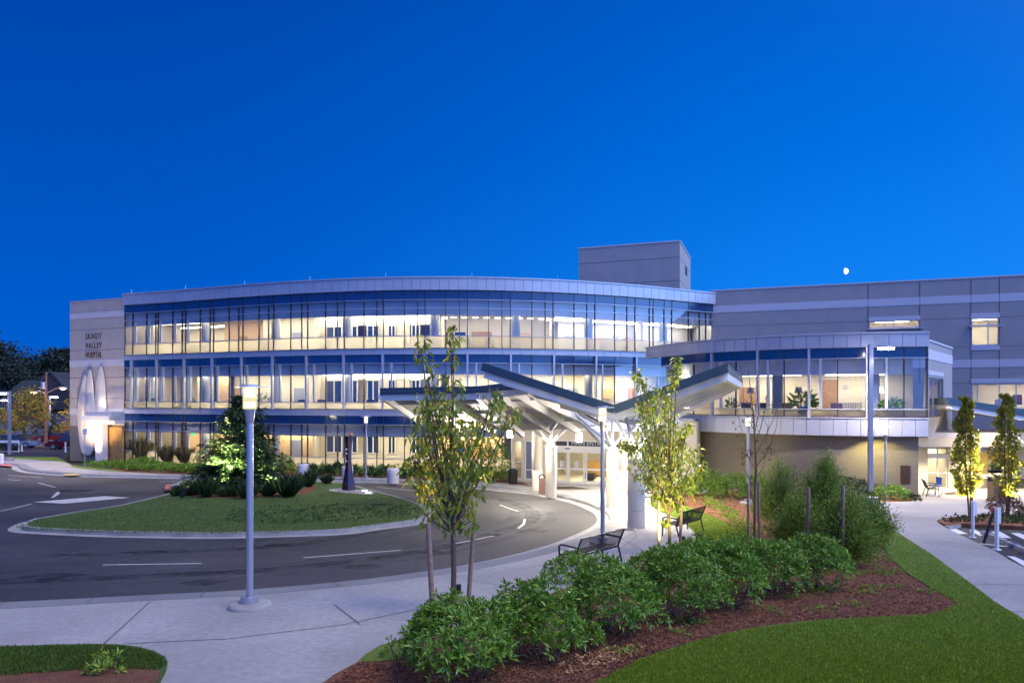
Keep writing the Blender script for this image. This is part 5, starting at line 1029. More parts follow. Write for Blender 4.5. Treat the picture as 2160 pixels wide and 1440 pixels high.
t1c = [(893, 722, 9), (890, 745, 12), (899, 770, 13), (912, 792, 15), (957, 695, 9), (955, 712, 13), (953, 735, 13), (957, 760, 11), (948, 800, 14), (962, 820, 18), (905, 838, 22), (892, 862, 24), (925, 850, 22), (950, 855, 26), (910, 890, 30), (895, 915, 26), (940, 900, 32), (975, 905, 30), (1040, 832, 15), (1048, 845, 16), (1035, 860, 12), (1000, 880, 22), (1010, 905, 22), (1075, 880, 16), (1090, 870, 12), (1050, 890, 16),
       (900, 950, 32), (940, 950, 36), (985, 950, 34), (1020, 945, 30), (875, 985, 24), (910, 995, 36), (955, 1000, 38), (1000, 990, 32), (1030, 985, 20), (885, 1025, 24), (920, 1040, 30), (960, 1040, 30), (995, 1030, 22), (925, 1075, 22), (960, 1080, 20), (990, 1075, 12), (895, 1092, 12), (945, 1105, 14), (1000, 1100, 11), (975, 1105, 10), (865, 975, 14)]
T1 = clusters_tree('young_tree', (955, 1292), .13, t1c, 'cherry', 'young drooping leaved tree tied between two stakes in front of the road', group='young street trees', trunk=(.055, .024), fork_px=(955, 1120), L=.165, dens=.62, depth=.5)
t2c = [(1345, 790, 10), (1355, 808, 11), (1368, 830, 12), (1373, 855, 13), (1430, 762, 9), (1425, 785, 12), (1418, 810, 12), (1400, 835, 14), (1412, 850, 14), (1352, 855, 11), (1358, 880, 14), (1390, 880, 20), (1415, 890, 18), (1450, 900, 9), (1440, 912, 12), (1436, 930, 10), (1365, 910, 20), (1395, 915, 24), (1425, 935, 16), (1315, 935, 10), (1330, 942, 10), (1350, 945, 20), (1380, 950, 26), (1410, 960, 24), (1440, 960, 20), (1465, 958, 14), (1480, 985, 13), (1350, 985, 20), (1380, 995, 26), (1415, 1000, 26), (1450, 1000, 22), (1365, 1015, 16), (1395, 1030, 20), (1430, 1030, 22), (1455, 1035, 14), (1400, 1052, 13), (1425, 1055, 13), (1385, 1045, 10), (1404, 1098, 6)]
T2 = clusters_tree('young_tree', (1412, 1170), .12, t2c, 'cherry', 'brightly uplit young tree between two stakes beside the round canopy column', group='young street trees', trunk=(.05, .024), fork_px=(1410, 1085), L=.15, dens=2.2, depth=.5)
def stake(a, b, r, label, group='wooden tree stakes'):
    A, B = Vector(a), Vector(b); mb = MB(); mb.tube([A-Vector((0, 0, .1)), A.lerp(B, .5), B], [r, r*.97, r*.93], 10); o = mb.build('tree_stake', M['stake'], smooth=True, label=label, cat='stake', group=group); return o
def stake_px(bx, by, tx, ty, r, label, dy=0): c = G(bx, by, .12); c.y += dy; t_ = P(tx, ty, c.y); stake(c, t_, r, label)
stake_px(914, 1310, 903, 1102, .05, 'leaning wooden stake left of the drooping young tree'); stake_px(986, 1285, 1001, 1095, .045, 'leaning wooden stake right of the drooping young tree')
stake_px(1390, 1180, 1389, 1056, .045, 'wooden stake left of the uplit young tree'); stake_px(1434, 1163, 1438, 1062, .045, 'wooden stake right of the uplit young tree')
stake_px(1580, 1160, 1577, 1018, .04, 'weathered stake left of the bare tree'); stake_px(1602, 1168, 1600, 1018, .04, 'grey stake right of the bare tree'); stake_px(1705, 1190, 1705, 1028, .055, 'stout stake rising from the middle of the feathery shrubs')
stake_px(1778, 1200, 1778, 1024, .05, 'square topped stake at the right among the feathery shrubs'); stake_px(1672, 1115, 1676, 990, .04, 'thin leaning stake behind the dark feathery shrub')
# bare tree
c = G(1592, 1160, .12); br = MB(); k = K(c); r = empty('bare_tree', tuple(c), 'thin almost leafless young tree between two stakes', 'tree'); Y = c.y
def limb(pts, r0, r1): br.tube([P(x, y, Y+(i*.12*(1 if r0 > .01 else -1))) for i, (x, y) in enumerate(pts)], [r0+(r1-r0)*i/(len(pts)-1) for i in range(len(pts))], 6, cap=False)
limb([(1592, 1162), (1592, 1060), (1595, 990), (1592, 930), (1590, 880), (1583, 820), (1578, 780)], .045, .006)
for pts in ([(1594, 985), (1620, 950), (1638, 900), (1640, 870)], [(1594, 990), (1575, 960), (1570, 930), (1558, 880), (1553, 850)], [(1592, 940), (1605, 900), (1615, 860), (1618, 830)], [(1590, 905), (1570, 870), (1566, 800), (1560, 760)], [(1593, 960), (1612, 925), (1628, 890), (1650, 840)], [(1597, 1005), (1610, 985), (1618, 950)], [(1594, 1030), (1578, 1005), (1568, 985), (1562, 940)], [(1591, 920), (1600, 870), (1596, 800), (1592, 765)], [(1592, 1080), (1583, 1030), (1578, 1000)], [(1590, 870), (1578, 850), (1565, 835), (1556, 870)], [(1615, 935), (1620, 900), (1608, 880)]): limb(pts, .014, .004)
br.build('trunk', M['bark'], r); lv = Leaves()
for px, py, n in ((1575, 955, 26), (1620, 945, 8), (1615, 960, 8), (1560, 895, 3), (1556, 908, 3), (1612, 840, 3), (1590, 880, 6), (1618, 870, 3), (1583, 880, 3), (1600, 920, 3), (1570, 965, 6)):
    q = np.array(tuple(P(px, py, Y)))+RNG.normal(size=(n, 3))*.09; lv.add(q, rdir(n)+[0, 0, -.8], rdir(n), np.full(n, .12), np.full(n, .05))
lv.build('crown', LM['red'], r)
# columnar trees at right
def columnar(base, x0, ytop, ybot, w, label):
    c = G(*base, .15); k = K(c); r = empty('columnar_tree', tuple(c), label, 'tree', 'narrow columnar trees by the side entrance'); Y = c.y; br = MB(); top = P(x0, ytop+10, Y)
    for dx in (-.05, .05, .12): br.tube([c+Vector((dx, dx, 0)), (c+top)/2+Vector((dx*2, 0, 0)), top], [.035, .025, .006], 7)
    h = (ybot-ytop); n = 4200; tt = RNG.random(n); wv = w/k/2*(np.interp(tt, [0, .15, .4, .75, 1], [.55, 1, 1.0, .62, .25])); wob = .06*np.sin(tt*23)+.05*np.sin(tt*41+1); ang = RNG.uniform(0, 2*np.pi, n); rr = wv*RNG.random(n)**.4*(1+.35*np.sin(ang*3+tt*17))
    z = P(x0, ybot, Y).z+tt*h/k; p = np.stack([P(x0, ybot, Y).x+np.cos(ang)*rr+wob, Y+np.sin(ang)*rr, z], 1); d = np.stack([np.cos(ang), np.sin(ang), RNG.normal(size=n)*.5+.1], 1)+rdir(n)*.5
    l = RNG.uniform(.7, 1.3, n)*.105; lv = Leaves(); lv.add(p, d, rdir(n)+[0, 0, .6], l, l*.75, .3)
    lv.build('crown', LM['maple'], r); br.build('trunk', M['bark'], r); return c
ca = columnar((2046, 1100), 2037, 838, 1045, 44, 'narrow columnar tree left of the side entrance window')
cb = columnar((2125, 1090), 2122, 832, 1045, 46, 'narrow columnar tree at far right before the side entrance window')
shrub(2140, 1092, 75, 52, 'red', 'dark red leaved shrub below the far right columnar tree', L=.09, nl=5, dens=1.6, z0=.2)
# island conifer
def conifer(base, w, h, label, kind='fir', layers=34, name='conifer_tree', loc=None, per=24, group=None):
    r = empty(name, (0, 0, 0), label, 'tree', group); lv = Leaves(); br = MB(); br.tube([(0, 0, 0), (0, 0, h*.97)], [w*.03, .01], 8)
    for i in range(layers):
        e = (i+.5)/layers; z = h*(.05+.93*e); R_ = w/2*(1-e)**.66*random.uniform(.75, 1.2)+.05; nb = int(5+13*(1-e))
        for b in range(nb):
            a = random.uniform(0, 6.283); rr = R_*random.uniform(.55, 1.12); tip = np.array([math.cos(a)*rr, math.sin(a)*rr, z+rr*random.uniform(-.28, .10)]); root = np.array([0, 0, z]); n = int(per*max(.4, rr/w*2.2)); s_ = RNG.uniform(.25, 1.05, n)[:, None]
            q = root+(tip-root)*s_+RNG.normal(size=(n, 3))*np.array([.09, .09, .035])*w/4; d = (tip-root)/max(1e-3, np.linalg.norm(tip-root))+rdir(n)*.7; lv.add(q, d, np.array([[0, 0, 1]]*n)+rdir(n)*.3, RNG.uniform(.6, 1.3, n)*.22*w/4.5, np.full(n, .07*w/4.5))
    lv.build('crown', LM[kind], r); br.build('trunk', M['bark'], r); r.location = loc; return r
c = G(500, 1036, .16); k = K(c); CF = conifer(None, 198/k, 205/k, 'bushy conifer lit from below on the traffic island', loc=(c.x, c.y+.8, c.z), layers=64, per=58)
# ornamental grasses
def tuft(px, py, wpx, hpx, label, kind='straw', n=260, group='ornamental grass tufts'):
    c = G(px, py, .14); k = K(c); lv = Leaves(); h = hpx/k; w = wpx/k; a = RNG.uniform(0, 6.28, n); e = RNG.uniform(.1, 1, n); d = np.stack([np.cos(a)*e*w/2/h, np.sin(a)*e*w/2/h, np.ones(n)], 1); p = np.stack([np.cos(a)*.12*w*e, np.sin(a)*.12*w*e, np.zeros(n)], 1); l = h*RNG.uniform(.6, 1.15, n)
    lv.add(p, d, rdir(n), l, np.full(n, .022), .35); o = lv.build('grass_tuft', LM[kind], None, label=label, cat='grass tuft', group=group); o.location = (c.x, c.y, c.z); return o
tl = [(353, 978, 44, 38, 'second uplit straw coloured tuft, left of the conifer'), (392, 979, 46, 36, 'uplit straw tuft nearest the left side of the conifer'), (300, 975, 50, 50, 'tall hazy tuft left of the two uplit tufts'), (270, 972, 50, 46, 'tall hazy tuft in front of the glass corner'), (330, 965, 40, 34, 'hazy tuft behind the two uplit tufts')]
for i, a in enumerate(tl): tuft(*a)
for i, (px, py, w, h) in enumerate([(404, 1044, 84, 26), (436, 1049, 52, 34), (483, 1047, 78, 20), (522, 1051, 64, 30), (566, 1046, 50, 22), (609, 1048, 74, 40), (374, 1046, 40, 18)]): tuft(px, py, w*1.25, h*1.3, 'green grass tuft number %s from the left in the front edge of the island bed' % ['three', 'four', 'five', 'six', 'seven', 'eight', 'two'][i], 'blade', 230, 'green tufts around the conifer')
for px, py, w, h, lb in [(650, 1027, 55, 34, 'grass tuft on the island just below the left concrete bollard'), (690, 1012+8, 40, 20, 'small tuft on the island right of the left concrete bollard')]: tuft(px, py, w, h, lb, 'blade', 300, 'green tufts around the conifer')
for i, (px, py, w, h, kd, lb) in enumerate([(200, 968, 50, 34, 'rhodo', 'rounded bush at the foot of the feather reliefs'), (240, 968, 60, 38, 'rhodo', 'dark bush below the porch at the sign wall'), (295, 990, 60, 30, 'rhodo', 'low bush at the right end of the far lawn'), (430, 985, 40, 46, 'rhodo', 'bush against the conifer on its left side'), (420, 966, 60, 45, 'rhodo', 'bush before the lower glass, left of the conifer'), (590, 1000, 50, 42, 'feather', 'spiky plant right of the conifer'), (1055, 1016, 46, 110, 'rhodo', 'tall leafy shrub by the glass beside the entrance'), (870, 1006, 40, 34, 'rhodo', 'shrub at the glass behind the drooping young tree')]):
    c = G(px, py, .12); k = K(c); shrub(px, py, w, h, kd, lb, group='shrubs along the glass front', L=.22, nl=6, dens=.28, z0=.15, stems=3)
pl = [(660, 1004, 28, 26), (690, 1004, 22, 26), (710, 1004, 26, 34), (748, 1006, 22, 26), (780, 1006, 26, 20), (806, 1007, 26, 30), (855, 1009, 24, 18), (560, 1000, 26, 24)]
nm = ['right of the left concrete bollard', 'second right of the left concrete bollard', 'left of the sculpture', 'right of the sculpture', 'at the foot of the far lamp post', 'left of the right concrete bollard', 'right of the right concrete bollard', 'behind the right side of the conifer']
for (px, py, w, h), q in zip(pl, nm): shrub(px, py, w, h, 'blade', 'small spiky plant '+q, 'plant', 'spiky_plant', 'small plants before the lower glass', L=.30, nl=6, dens=.35, z0=.05, stems=2)
shrub(160, 966, 44, 16, 'straw', 'pale grey green low plant at the foot of the sign wall', 'plant', 'low_plant', None, L=.2, nl=6, dens=.4, z0=.05)
# uplights
def uplight(px, py, aim_px, en, label, col=YEL, dz=.14, spot=70, size=.06, ty=None):
    c = G(px, py, dz); A = P(aim_px[0], aim_px[1], ty or c.y+.6); r = empty('uplight', tuple(c), label, 'garden light', 'garden uplights'); d = (A-c).normalized(); mb = MB(); mb.tube([c, c+Vector((0, 0, .12))], .02, 6); mb.build('stem', M['darkmetal'], r)
    mb = MB(); mb.tube([c+Vector((0, 0, .12)), c+Vector((0, 0, .12))+d*.16], [.05, .06], 10); mb.build('housing', M['darkmetal'], r); light('uplight_beam', 'SPOT', c+Vector((0, 0, .14))+d*.2, en*9, col, size, aim=A, spot=spot, blend=.8)
uplight(968, 1262, (953, 1050), 300, 'small uplight hidden at the foot of the drooping young tree', (1, .72, .25), spot=60, ty=14.9)
uplight(1480, 1142, (1405, 940), 850, 'small bent neck spotlight on the plaza lawn aimed at the uplit tree', YEL, spot=66, ty=22.8); uplight(1442, 1150, (1420, 940), 260, 'uplight below the second young tree', YEL, spot=80, ty=22.6); uplight(1422, 1192, (1405, 940), 110, 'added fill light behind the bushes in front of the second young tree', YEL, spot=70, ty=22.9)  # third one is an added, unseen lamp brightening the tree from the front
uplight(445, 1045, (475, 940), 1900, 'angled floodlight at the left front of the island bed', YEL, dz=.16, spot=85, ty=41.5); uplight(590, 1040, (545, 960), 1100, 'floodlight at the right front of the island bed', YEL, dz=.16, spot=90, ty=41.5)
uplight(353, 985, (353, 945), 50, 'ground light at the second uplit straw tuft', (1, .78, .4)); uplight(392, 986, (392, 945), 50, 'ground light at the straw tuft nearest the conifer', (1, .78, .4)); uplight(572, 1000, (572, 960), 45, 'ground light at the right foot of the conifer', (1, .8, .35)); uplight(664, 1002, (668, 980), 40, 'ground light right of the left concrete bollard', YEL)
uplight(2075, 1096, (2045, 960), 900, 'uplight right of the first columnar tree', YEL, spot=75, ty=28.5); uplight(2150, 1092, (2125, 950), 900, 'uplight right of the second columnar tree', YEL, spot=75, ty=29.2)
mb = MB(); a = G(383, 1052, .16); mb.beam(a+Vector((0, 0, .1)), P(396, 1027, a.y), .34, .16); r = mb.build('floodlight', M['darkmetal'], label='dark angled floodlight box on the left tip of the island', cat='floodlight')
mb = MB(); a = G(596, 1044, .16); mb.beam(a+Vector((0, 0, .1)), P(588, 1022, a.y), .34, .16); r = mb.build('floodlight', M['alum'], label='grey angled floodlight box right of the conifer', cat='floodlight')
#light('feathery_shrub_light', 'SPOT', P(1700, 1010, 24), 300, (1, .92, .5), .1, aim=P(1760, 1010, 30), spot=70)
# ================================================================ street furniture
def bench(name, label, c, rot, W_=1.85):
    r = empty(name, (0, 0, 0), label, 'bench', 'black slatted metal benches'); m = M['darkmetal']
    mb = MB(); n = 34
    for i in range(n): x = -W_/2+W_*(i+.5)/n; mb.beam((x, -.22, .44), (x, .20, .42), .022, .008); 
    mb.build('seat', m, r); mb = MB()
    for i in range(n): x = -W_/2+W_*(i+.5)/n; mb.beam((x, .22, .44), (x, .40, .86), .022, .008, up=(0, 1, 0))
    mb.beam((-W_/2, .405, .87), (W_/2, .405, .87), .035, .03); mb.build('backrest', m, r)
    mb = MB(); mb.beam((-W_/2, -.23, .42), (W_/2, -.23, .42), .04, .05); mb.beam((-W_/2, .21, .41), (W_/2, .21, .41), .04, .05); mb.build('seat_frame', m, r)
    for x in (-W_/2-.01, W_/2+.01):
        mb = MB(); mb.tube([(x, -.27, 0), (x, -.26, .40), (x, -.27, .62), (x, -.20, .67), (x, .30, .64)], [.024]*5, 6); mb.build('armrest', m, r)
        mb = MB(); mb.tube([(x, .34, 0), (x, .22, .42), (x, .41, .88)], .024, 6); mb.build('leg', m, r)
    mb = MB(); mb.beam((0, .22, .44), (0, .41, .87), .06, .02, up=(0, 1, 0)); mb.build('centre_bar', m, r)
    r.location = c; r.rotation_euler.z = rot; return r
c = G(1175, 1212, .12); d = G(1310, 1182, .12); ang = math.atan2(d.y-c.y, d.x-c.x); m_ = (c+d)/2
b1 = bench('park_bench', 'black slatted metal bench facing the road behind the evergreen bushes', (m_.x, m_.y+.0, zg(m_.y)+.12), ang+math.pi, 1.9)
b1.rotation_euler.z = ang+math.pi
b1.location.y += .15
c = G(1440, 1125, .12); b2 = copy_tree(b1); tag(b2, 'black metal bench seen from its end beside the plaza lawn', 'bench'); b2.location = (c.x, c.y, zg(c.y)+.12); b2.rotation_euler.z = math.radians(-128)
c = G(1400, 1068, .12); b3 = copy_tree(b1); tag(b3, 'farther black bench half hidden behind the uplit young tree', 'bench'); b3.location = (c.x+.1, c.y+.5, zg(c.y)+.12); b3.rotation_euler.z = math.radians(-150)
c = G(1957, 1046, .13); b4 = copy_tree(b1); tag(b4, 'small bench by the door of the side entrance', 'bench'); b4.location = (c.x+.2, c.y, zg(c.y)+.13); b4.scale = (.55, 1, 1); b4.rotation_euler.z = math.radians(70)
# walker-like wheelchair with blue seat by side entrance
c = G(1972, 1044, .13); r = empty('wheelchair', tuple(c), 'folded wheelchair with a blue back by the side entrance door', 'wheelchair')
def V3(x, y, z): return (c.x+x, c.y+y, c.z+z)
for y in (-.25, .25):
    mb = MB(); mb.tube([V3(.3*math.cos(a), y, .3+.3*math.sin(a)) for a in np.linspace(0, 2*math.pi, 17)], .018, 6, cap=False); mb.build('wheel', M['chrome'], r); mb = MB(); mb.tube([V3(-.15, y, .1), V3(-.15, y, .5), V3(.2, y, .5), V3(.25, y, .95)], .015, 6); mb.build('frame', M['chrome'], r)
mb = MB(); mb.box(V3(0, 0, .5), (.42, .5, .04)); mb.build('seat', mat('blue_cloth', (.02, .10, .45), .7), r); mb = MB(); mb.box(V3(.22, 0, .78), (.04, .5, .42)); mb.build('backrest', MATS['blue_cloth'], r)
# bins
def slat_bin(c, rr, h, label, m, name='litter_bin'):
    r = empty(name, tuple(c), label, 'litter bin'); mb = MB(); n = 22
    for i in range(n): a = 6.283*i/n; mb.tube([(c.x+rr*.82*math.cos(a), c.y+rr*.82*math.sin(a), c.z+.03), (c.x+rr*math.cos(a), c.y+rr*math.sin(a), c.z+h*.8), (c.x+rr*1.15*math.cos(a), c.y+rr*1.15*math.sin(a), c.z+h*.86)], .014, 4)
    mb.build('slats', m, r); MB().lathe(c, [(rr*.75, .03), (rr*.9, h*.8)], 18).build('liner', M['rubber'], r); MB().lathe((c.x, c.y, c.z+h*.84), [(rr*1.05, 0), (rr*.95, .08), (rr*.5, .16)], 20).build('lid', m, r, smooth=True)
slat_bin(G(1082, 1021, .12), .30, 1.0, 'black slatted litter bin left of the main entrance', M['darkmetal'])
c = G(1143, 1040, .12); r = empty('ash_bin', tuple(c), 'slim brown bin with hooded opening before the main entrance', 'litter bin'); mb = MB(); mb.box((c.x, c.y, c.z+.42), (.34, .34, .84)); mb.build('body', mat('brown_metal', (.16, .08, .06), .5), r, bevel=.01)
mb = MB(); mb.tube([(c.x-.17, c.y, c.z+.85), (c.x-.12, c.y, c.z+1.0), (c.x, c.y, c.z+1.06), (c.x+.12, c.y, c.z+1.0), (c.x+.17, c.y, c.z+.85)], .04, 6); mb.build('hood', M['darkmetal'], r)
c = G(2102, 1056, .13); r = empty('litter_bin', tuple(c), 'tan square litter bin with dark top before the side entrance window', 'litter bin'); mb = MB(); mb.box((c.x, c.y, c.z+.48), (.6, .6, .96)); mb.build('body', mat('tan_bin', (.20, .14, .08), .6), r, bevel=.015); mb = MB(); mb.box((c.x, c.y, c.z+1.06), (.56, .56, .18)); mb.build('opening', M['rubber'], r); mb = MB(); mb.box((c.x, c.y, c.z+1.18), (.66, .66, .06)); mb.build('lid', M['bronze'], r)
c = G(2105, 1095, .15); r = empty('planter_bowl', tuple(c), 'small planted bowl on a thin tilted post in the right planter', 'planter'); t_ = P(2100, 1000, c.y); MB().tube([c, t_], .035, 8).build('post', M['stake'], r); MB().lathe(t_, [(.08, 0), (.25, .06), (.28, .18)], 16).build('bowl', M['darkmetal'], r, smooth=True)
lv = Leaves(); n = 60; lv.add(np.array([tuple(t_)]*n)+RNG.normal(size=(n, 3))*.08+[0, 0, .2], rdir(n)+[0, 0, .8], rdir(n), np.full(n, .2), np.full(n, .06)); lv.build('plant', LM['indoor'], r)
# bollards
def cyl_bollard(px, py, r_, h, label):
    c = G(px, py, .12); mb = MB(); mb.lathe(c, [(r_, 0), (r_, h*.6), (r_-.012, h*.61), (r_-.012, h*.63), (r_, h*.64), (r_, h-.03), (r_-.03, h)], 28); mb.build('bollard', M['stone_light'], smooth=True, label=label, cat='bollard', group='thick concrete bollards')
cyl_bollard(641, 1004, .38, .85, 'thick concrete bollard left of the sculpture, by the conifer'); cyl_bollard(733, 1010, .38, .85, 'thick concrete bollard directly behind the sculpture'); cyl_bollard(829, 1018, .38, .92, 'thick concrete bollard nearest the drooping young tree')
def wpost0(px, py, top, w, label, group, m=M['white_paint'], dz=.03, round_=True):
    c = G(px, py, dz); t_ = P(px, top, c.y); mb = MB()
    if round_: mb.tube([c, t_], w/2, 14)
    else: mb.box((c+t_)/2, (w, w, t_.z-c.z))
    mb.lathe(c, [(w*1.1, 0), (w*1.1, .02)], 12); return mb.build('bollard_post', m, smooth=True, label=label, cat='bollard', group=group)
wpost0(2052, 1133, 1056, .10, 'white marker post farther from the camera in the parking bay', 'white marker posts'); wpost0(2102.5, 1159, 1070, .115, 'white marker post nearer the camera in the parking bay', 'white marker posts')
for px, y0, y1, q in ((2058, 1087, 1059, 'farther'), (2108, 1103, 1070, 'nearer')):
    cc = G(2052 if px < 2100 else 2102.5, 1133 if px < 2100 else 1159, .03); a = P(px, y0, cc.y+.1); b = P(px, y1, cc.y+.1); mb = MB(); mb.beam(a, b, .09, .02); mb.build('marker_plate', M['white_paint'], label='small white plate behind the %s white marker post' % q, cat='sign')
cc = G(2097, 1150, .03); MB().tube([cc+Vector((-.08, .4, 0)), P(2096, 1078, cc.y+.4)], .045, 8).build('dark_post', M['darkmetal'], label='dark post with a round red cap by the nearer marker post', cat='bollard'); b = P(2096, 1074, cc.y+.4); MB().lathe((b.x, b.y, b.z-.04), [(.03, -.1), (.1, 0), (.1, .08), (.04, .14)], 12).build('red_cap', M['redpaint'], bpy.data.objects['dark_post'], smooth=True)
for n_, (a, b) in enumerate((((2074, 1126), (2121, 1146)), ((2125, 1149), (2180, 1172)))):
    A, B = G(*a, .02), G(*b, .02); mb = MB(); r = (B-A).normalized(); s_ = Vector((-r.y, r.x, 0)); prof = [(-.1, 0), (-.07, .12), (.07, .12), (.1, 0)]; n = 7; base = []
    for i in range(n): q = A+(B-A)*i/(n-1); q.z = zg(q.y)+.02; mb.v += [tuple(q+s_*u+Vector((0, 0, z))) for u, z in prof]
    for i in range(n-1):
        for j in range(4): mb.f.append((4*i+j, 4*i+(j+1) % 4, 4*i+4+(j+1) % 4, 4*i+4+j))
    mb.f += [(3, 2, 1, 0), tuple(4*(n-1)+j for j in range(4))]; w = mb.build('wheel_stop', M['kerb'], label='concrete wheel stop '+('left, behind the nearer marker post' if n_ == 0 else 'cut by the right picture edge'), cat='wheel stop', group='wheel stops'); q = A.lerp(B, .3); q.z = zg(q.y)+.085; mb = MB(); mb.box(q, (.32, .24, .13), rz=math.atan2(r.y, r.x)); mb.build('blue_patch', mat('blue_grey_paint', (.10, .12, .22), .7), w)
# sculpture on its pad
c = G(735, 1034, .16); k = K(c); r = empty('sculpture', tuple(c), 'tall waisted bronze and blue metal sculpture on a flat stone pad', 'sculpture')
SM = mat('patina_bronze', (.10, .06, .09), .35, .6, noise=(1.1, (.04, .06, .17), .42, .58)); prof = [(0, .40), (.12, .36), (.3, .25), (.5, .17), (.68, .16), (.85, .20), (1, .26)]; Hs = 114/k
for s_ in (-1, 1):
    mb = MB(); vs = []
    for e, w in prof:
        z = c.z+e*Hs; hw = w*1.0; dy = .35*w
        vs += [(c.x, c.y-dy, z), (c.x+s_*hw, c.y+.05, z), (c.x+s_*hw*.6, c.y+dy, z), (c.x, c.y+dy*.6, z)]
    mb.v = vs; n = len(prof)
    for i in range(n-1):
        for j in range(4): q = (4*i+j, 4*i+(j+1) % 4, 4*i+4+(j+1) % 4, 4*i+4+j); mb.f.append(q if s_ > 0 else q[::-1])
    mb.f += [(3, 2, 1, 0), tuple(4*(n-1)+j for j in range(4))]; mb.build('metal_leaf', SM if s_ > 0 else mat('dark_bronze', (.05, .03, .04), .35, .6, noise=(2, (.12, .06, .05), .45, .6)), r)
for e in (.76, .68, .54): p = c+Vector((-.10, -.12, e*Hs)); MB().lathe((p.x, p.y, p.z-.05), [(.02, -.02), (.07, .03), (.07, .08), (.02, .12)], 10).build('silver_boss', M['chrome'], r, smooth=True)
p = c+Vector((.15, 0, Hs)); MB().lathe(p, [(.1, 0), (.16, .08), (.1, .16), (.02, .22)], 10).build('crest', mat('copper', (.55, .2, .06), .4, .6), r, smooth=True)
drape('stone_pad', gp([(695, 1032), (720, 1030), (770, 1034), (790, 1039), (780, 1043), (740, 1040), (700, 1036)], .16, 3), .172, M['stucco'], **STRUCT)
for px, py in ((769, 1035.5), (777, 1040)): q = G(px, py, .17); mb = MB(); mb.box((q.x, q.y, q.z+.04), (.3, .22, .05)); mb.build('ground_light', emis('pad_glow', (.8, .85, 1), 2.5), label='small glowing ground light on the sculpture pad', cat='ground light', group='glowing ground lights on the sculpture pad')
# signs
def sign(px, py_base, py0, py1, wpx, label, txt=None, col='white_paint'):
    c = G(px, py_base, .12); k = K(c); r = empty('parking_sign', tuple(c), label, 'sign'); t_ = P(px, py0, c.y); MB().tube([c, t_], .03, 8).build('post', M['polemetal'], r); a = P(px-wpx/2, py1, c.y-.04); b = P(px+wpx/2, py0, c.y-.04); mb = MB(); mb.box((a+b)/2, (b.x-a.x, .015, b.z-a.z)); mb.build('plate', M[col], r)
    mb = MB(); w, h = b.x-a.x, b.z-a.z
    for i, f in enumerate((.8, .62, .35, .2)): mb.box(((a.x+b.x)/2, a.y-.012, a.z+h*f), (w*(.75 if i % 2 else .6), .005, h*.07))
    mb.build('lettering_bars', M['redpaint'], r); return r
sign(179, 986, 904, 917, 9, 'small white and red sign on a thin post on the far lawn')
for (cx_, cy_, r_, py, lb, off) in ((c1.x, c1.y, .315, 1036, 'blue and white no smoking notice on the nearest round canopy column', .5), (c2.x, c2.y, .29, 1006, 'small notice on the second canopy column', .5)):
    a = math.radians(-90+38); q = Vector((cx_+(r_+.012)*math.cos(a), cy_+(r_+.012)*math.sin(a), ZC+(H0-py)/F*cy_)); s_ = .15 if r_ > .3 else .12; mb = MB(); mb.box(q, (s_*1.2, .012, s_*2), rz=a+math.pi/2); o = mb.build('notice_plate', M['white_paint'], label=lb, cat='sign'); n_ = Vector((math.cos(a), math.sin(a), 0)); t_ = Vector((-n_.y, n_.x, 0)); z_ = Vector((0, 0, 1))
    mb = MB(); mb.tube([q+n_*.012+z_*s_*.4+(t_*math.cos(w)+z_*math.sin(w))*s_*.38 for w in np.linspace(0, 6.283, 15)], .009, 4, cap=False); mb.beam(q+n_*.012+z_*s_*.4+(t_-z_)*s_*.25, q+n_*.012+z_*s_*.4-(t_-z_)*s_*.25, .014, .01); mb.build('symbol', mat('sign_blue', (.05, .08, .35), .5), o)
    mb = MB()
    for f in (.25, .5, .75): mb.box(q+n_*.008-z_*s_*f, (s_*.9, .004, s_*.1), rz=a+math.pi/2)
    mb.build('text_bars', MATS['sign_blue'], o)
for pts, lb in (([(1174, 1026), (1206, 1026), (1243, 1031), (1174, 1031.5)], 'dark doormat before the main entrance doors'), ([(1990, 1039), (2012, 1037), (2040, 1043), (1996, 1043.5)], 'brown doormat before the side entrance door')):
    drape('doormat', gp(pts, .13), .15, mat('doormat', (.05, .035, .02), .95), skirt=.02, label=lb, cat='doormat')
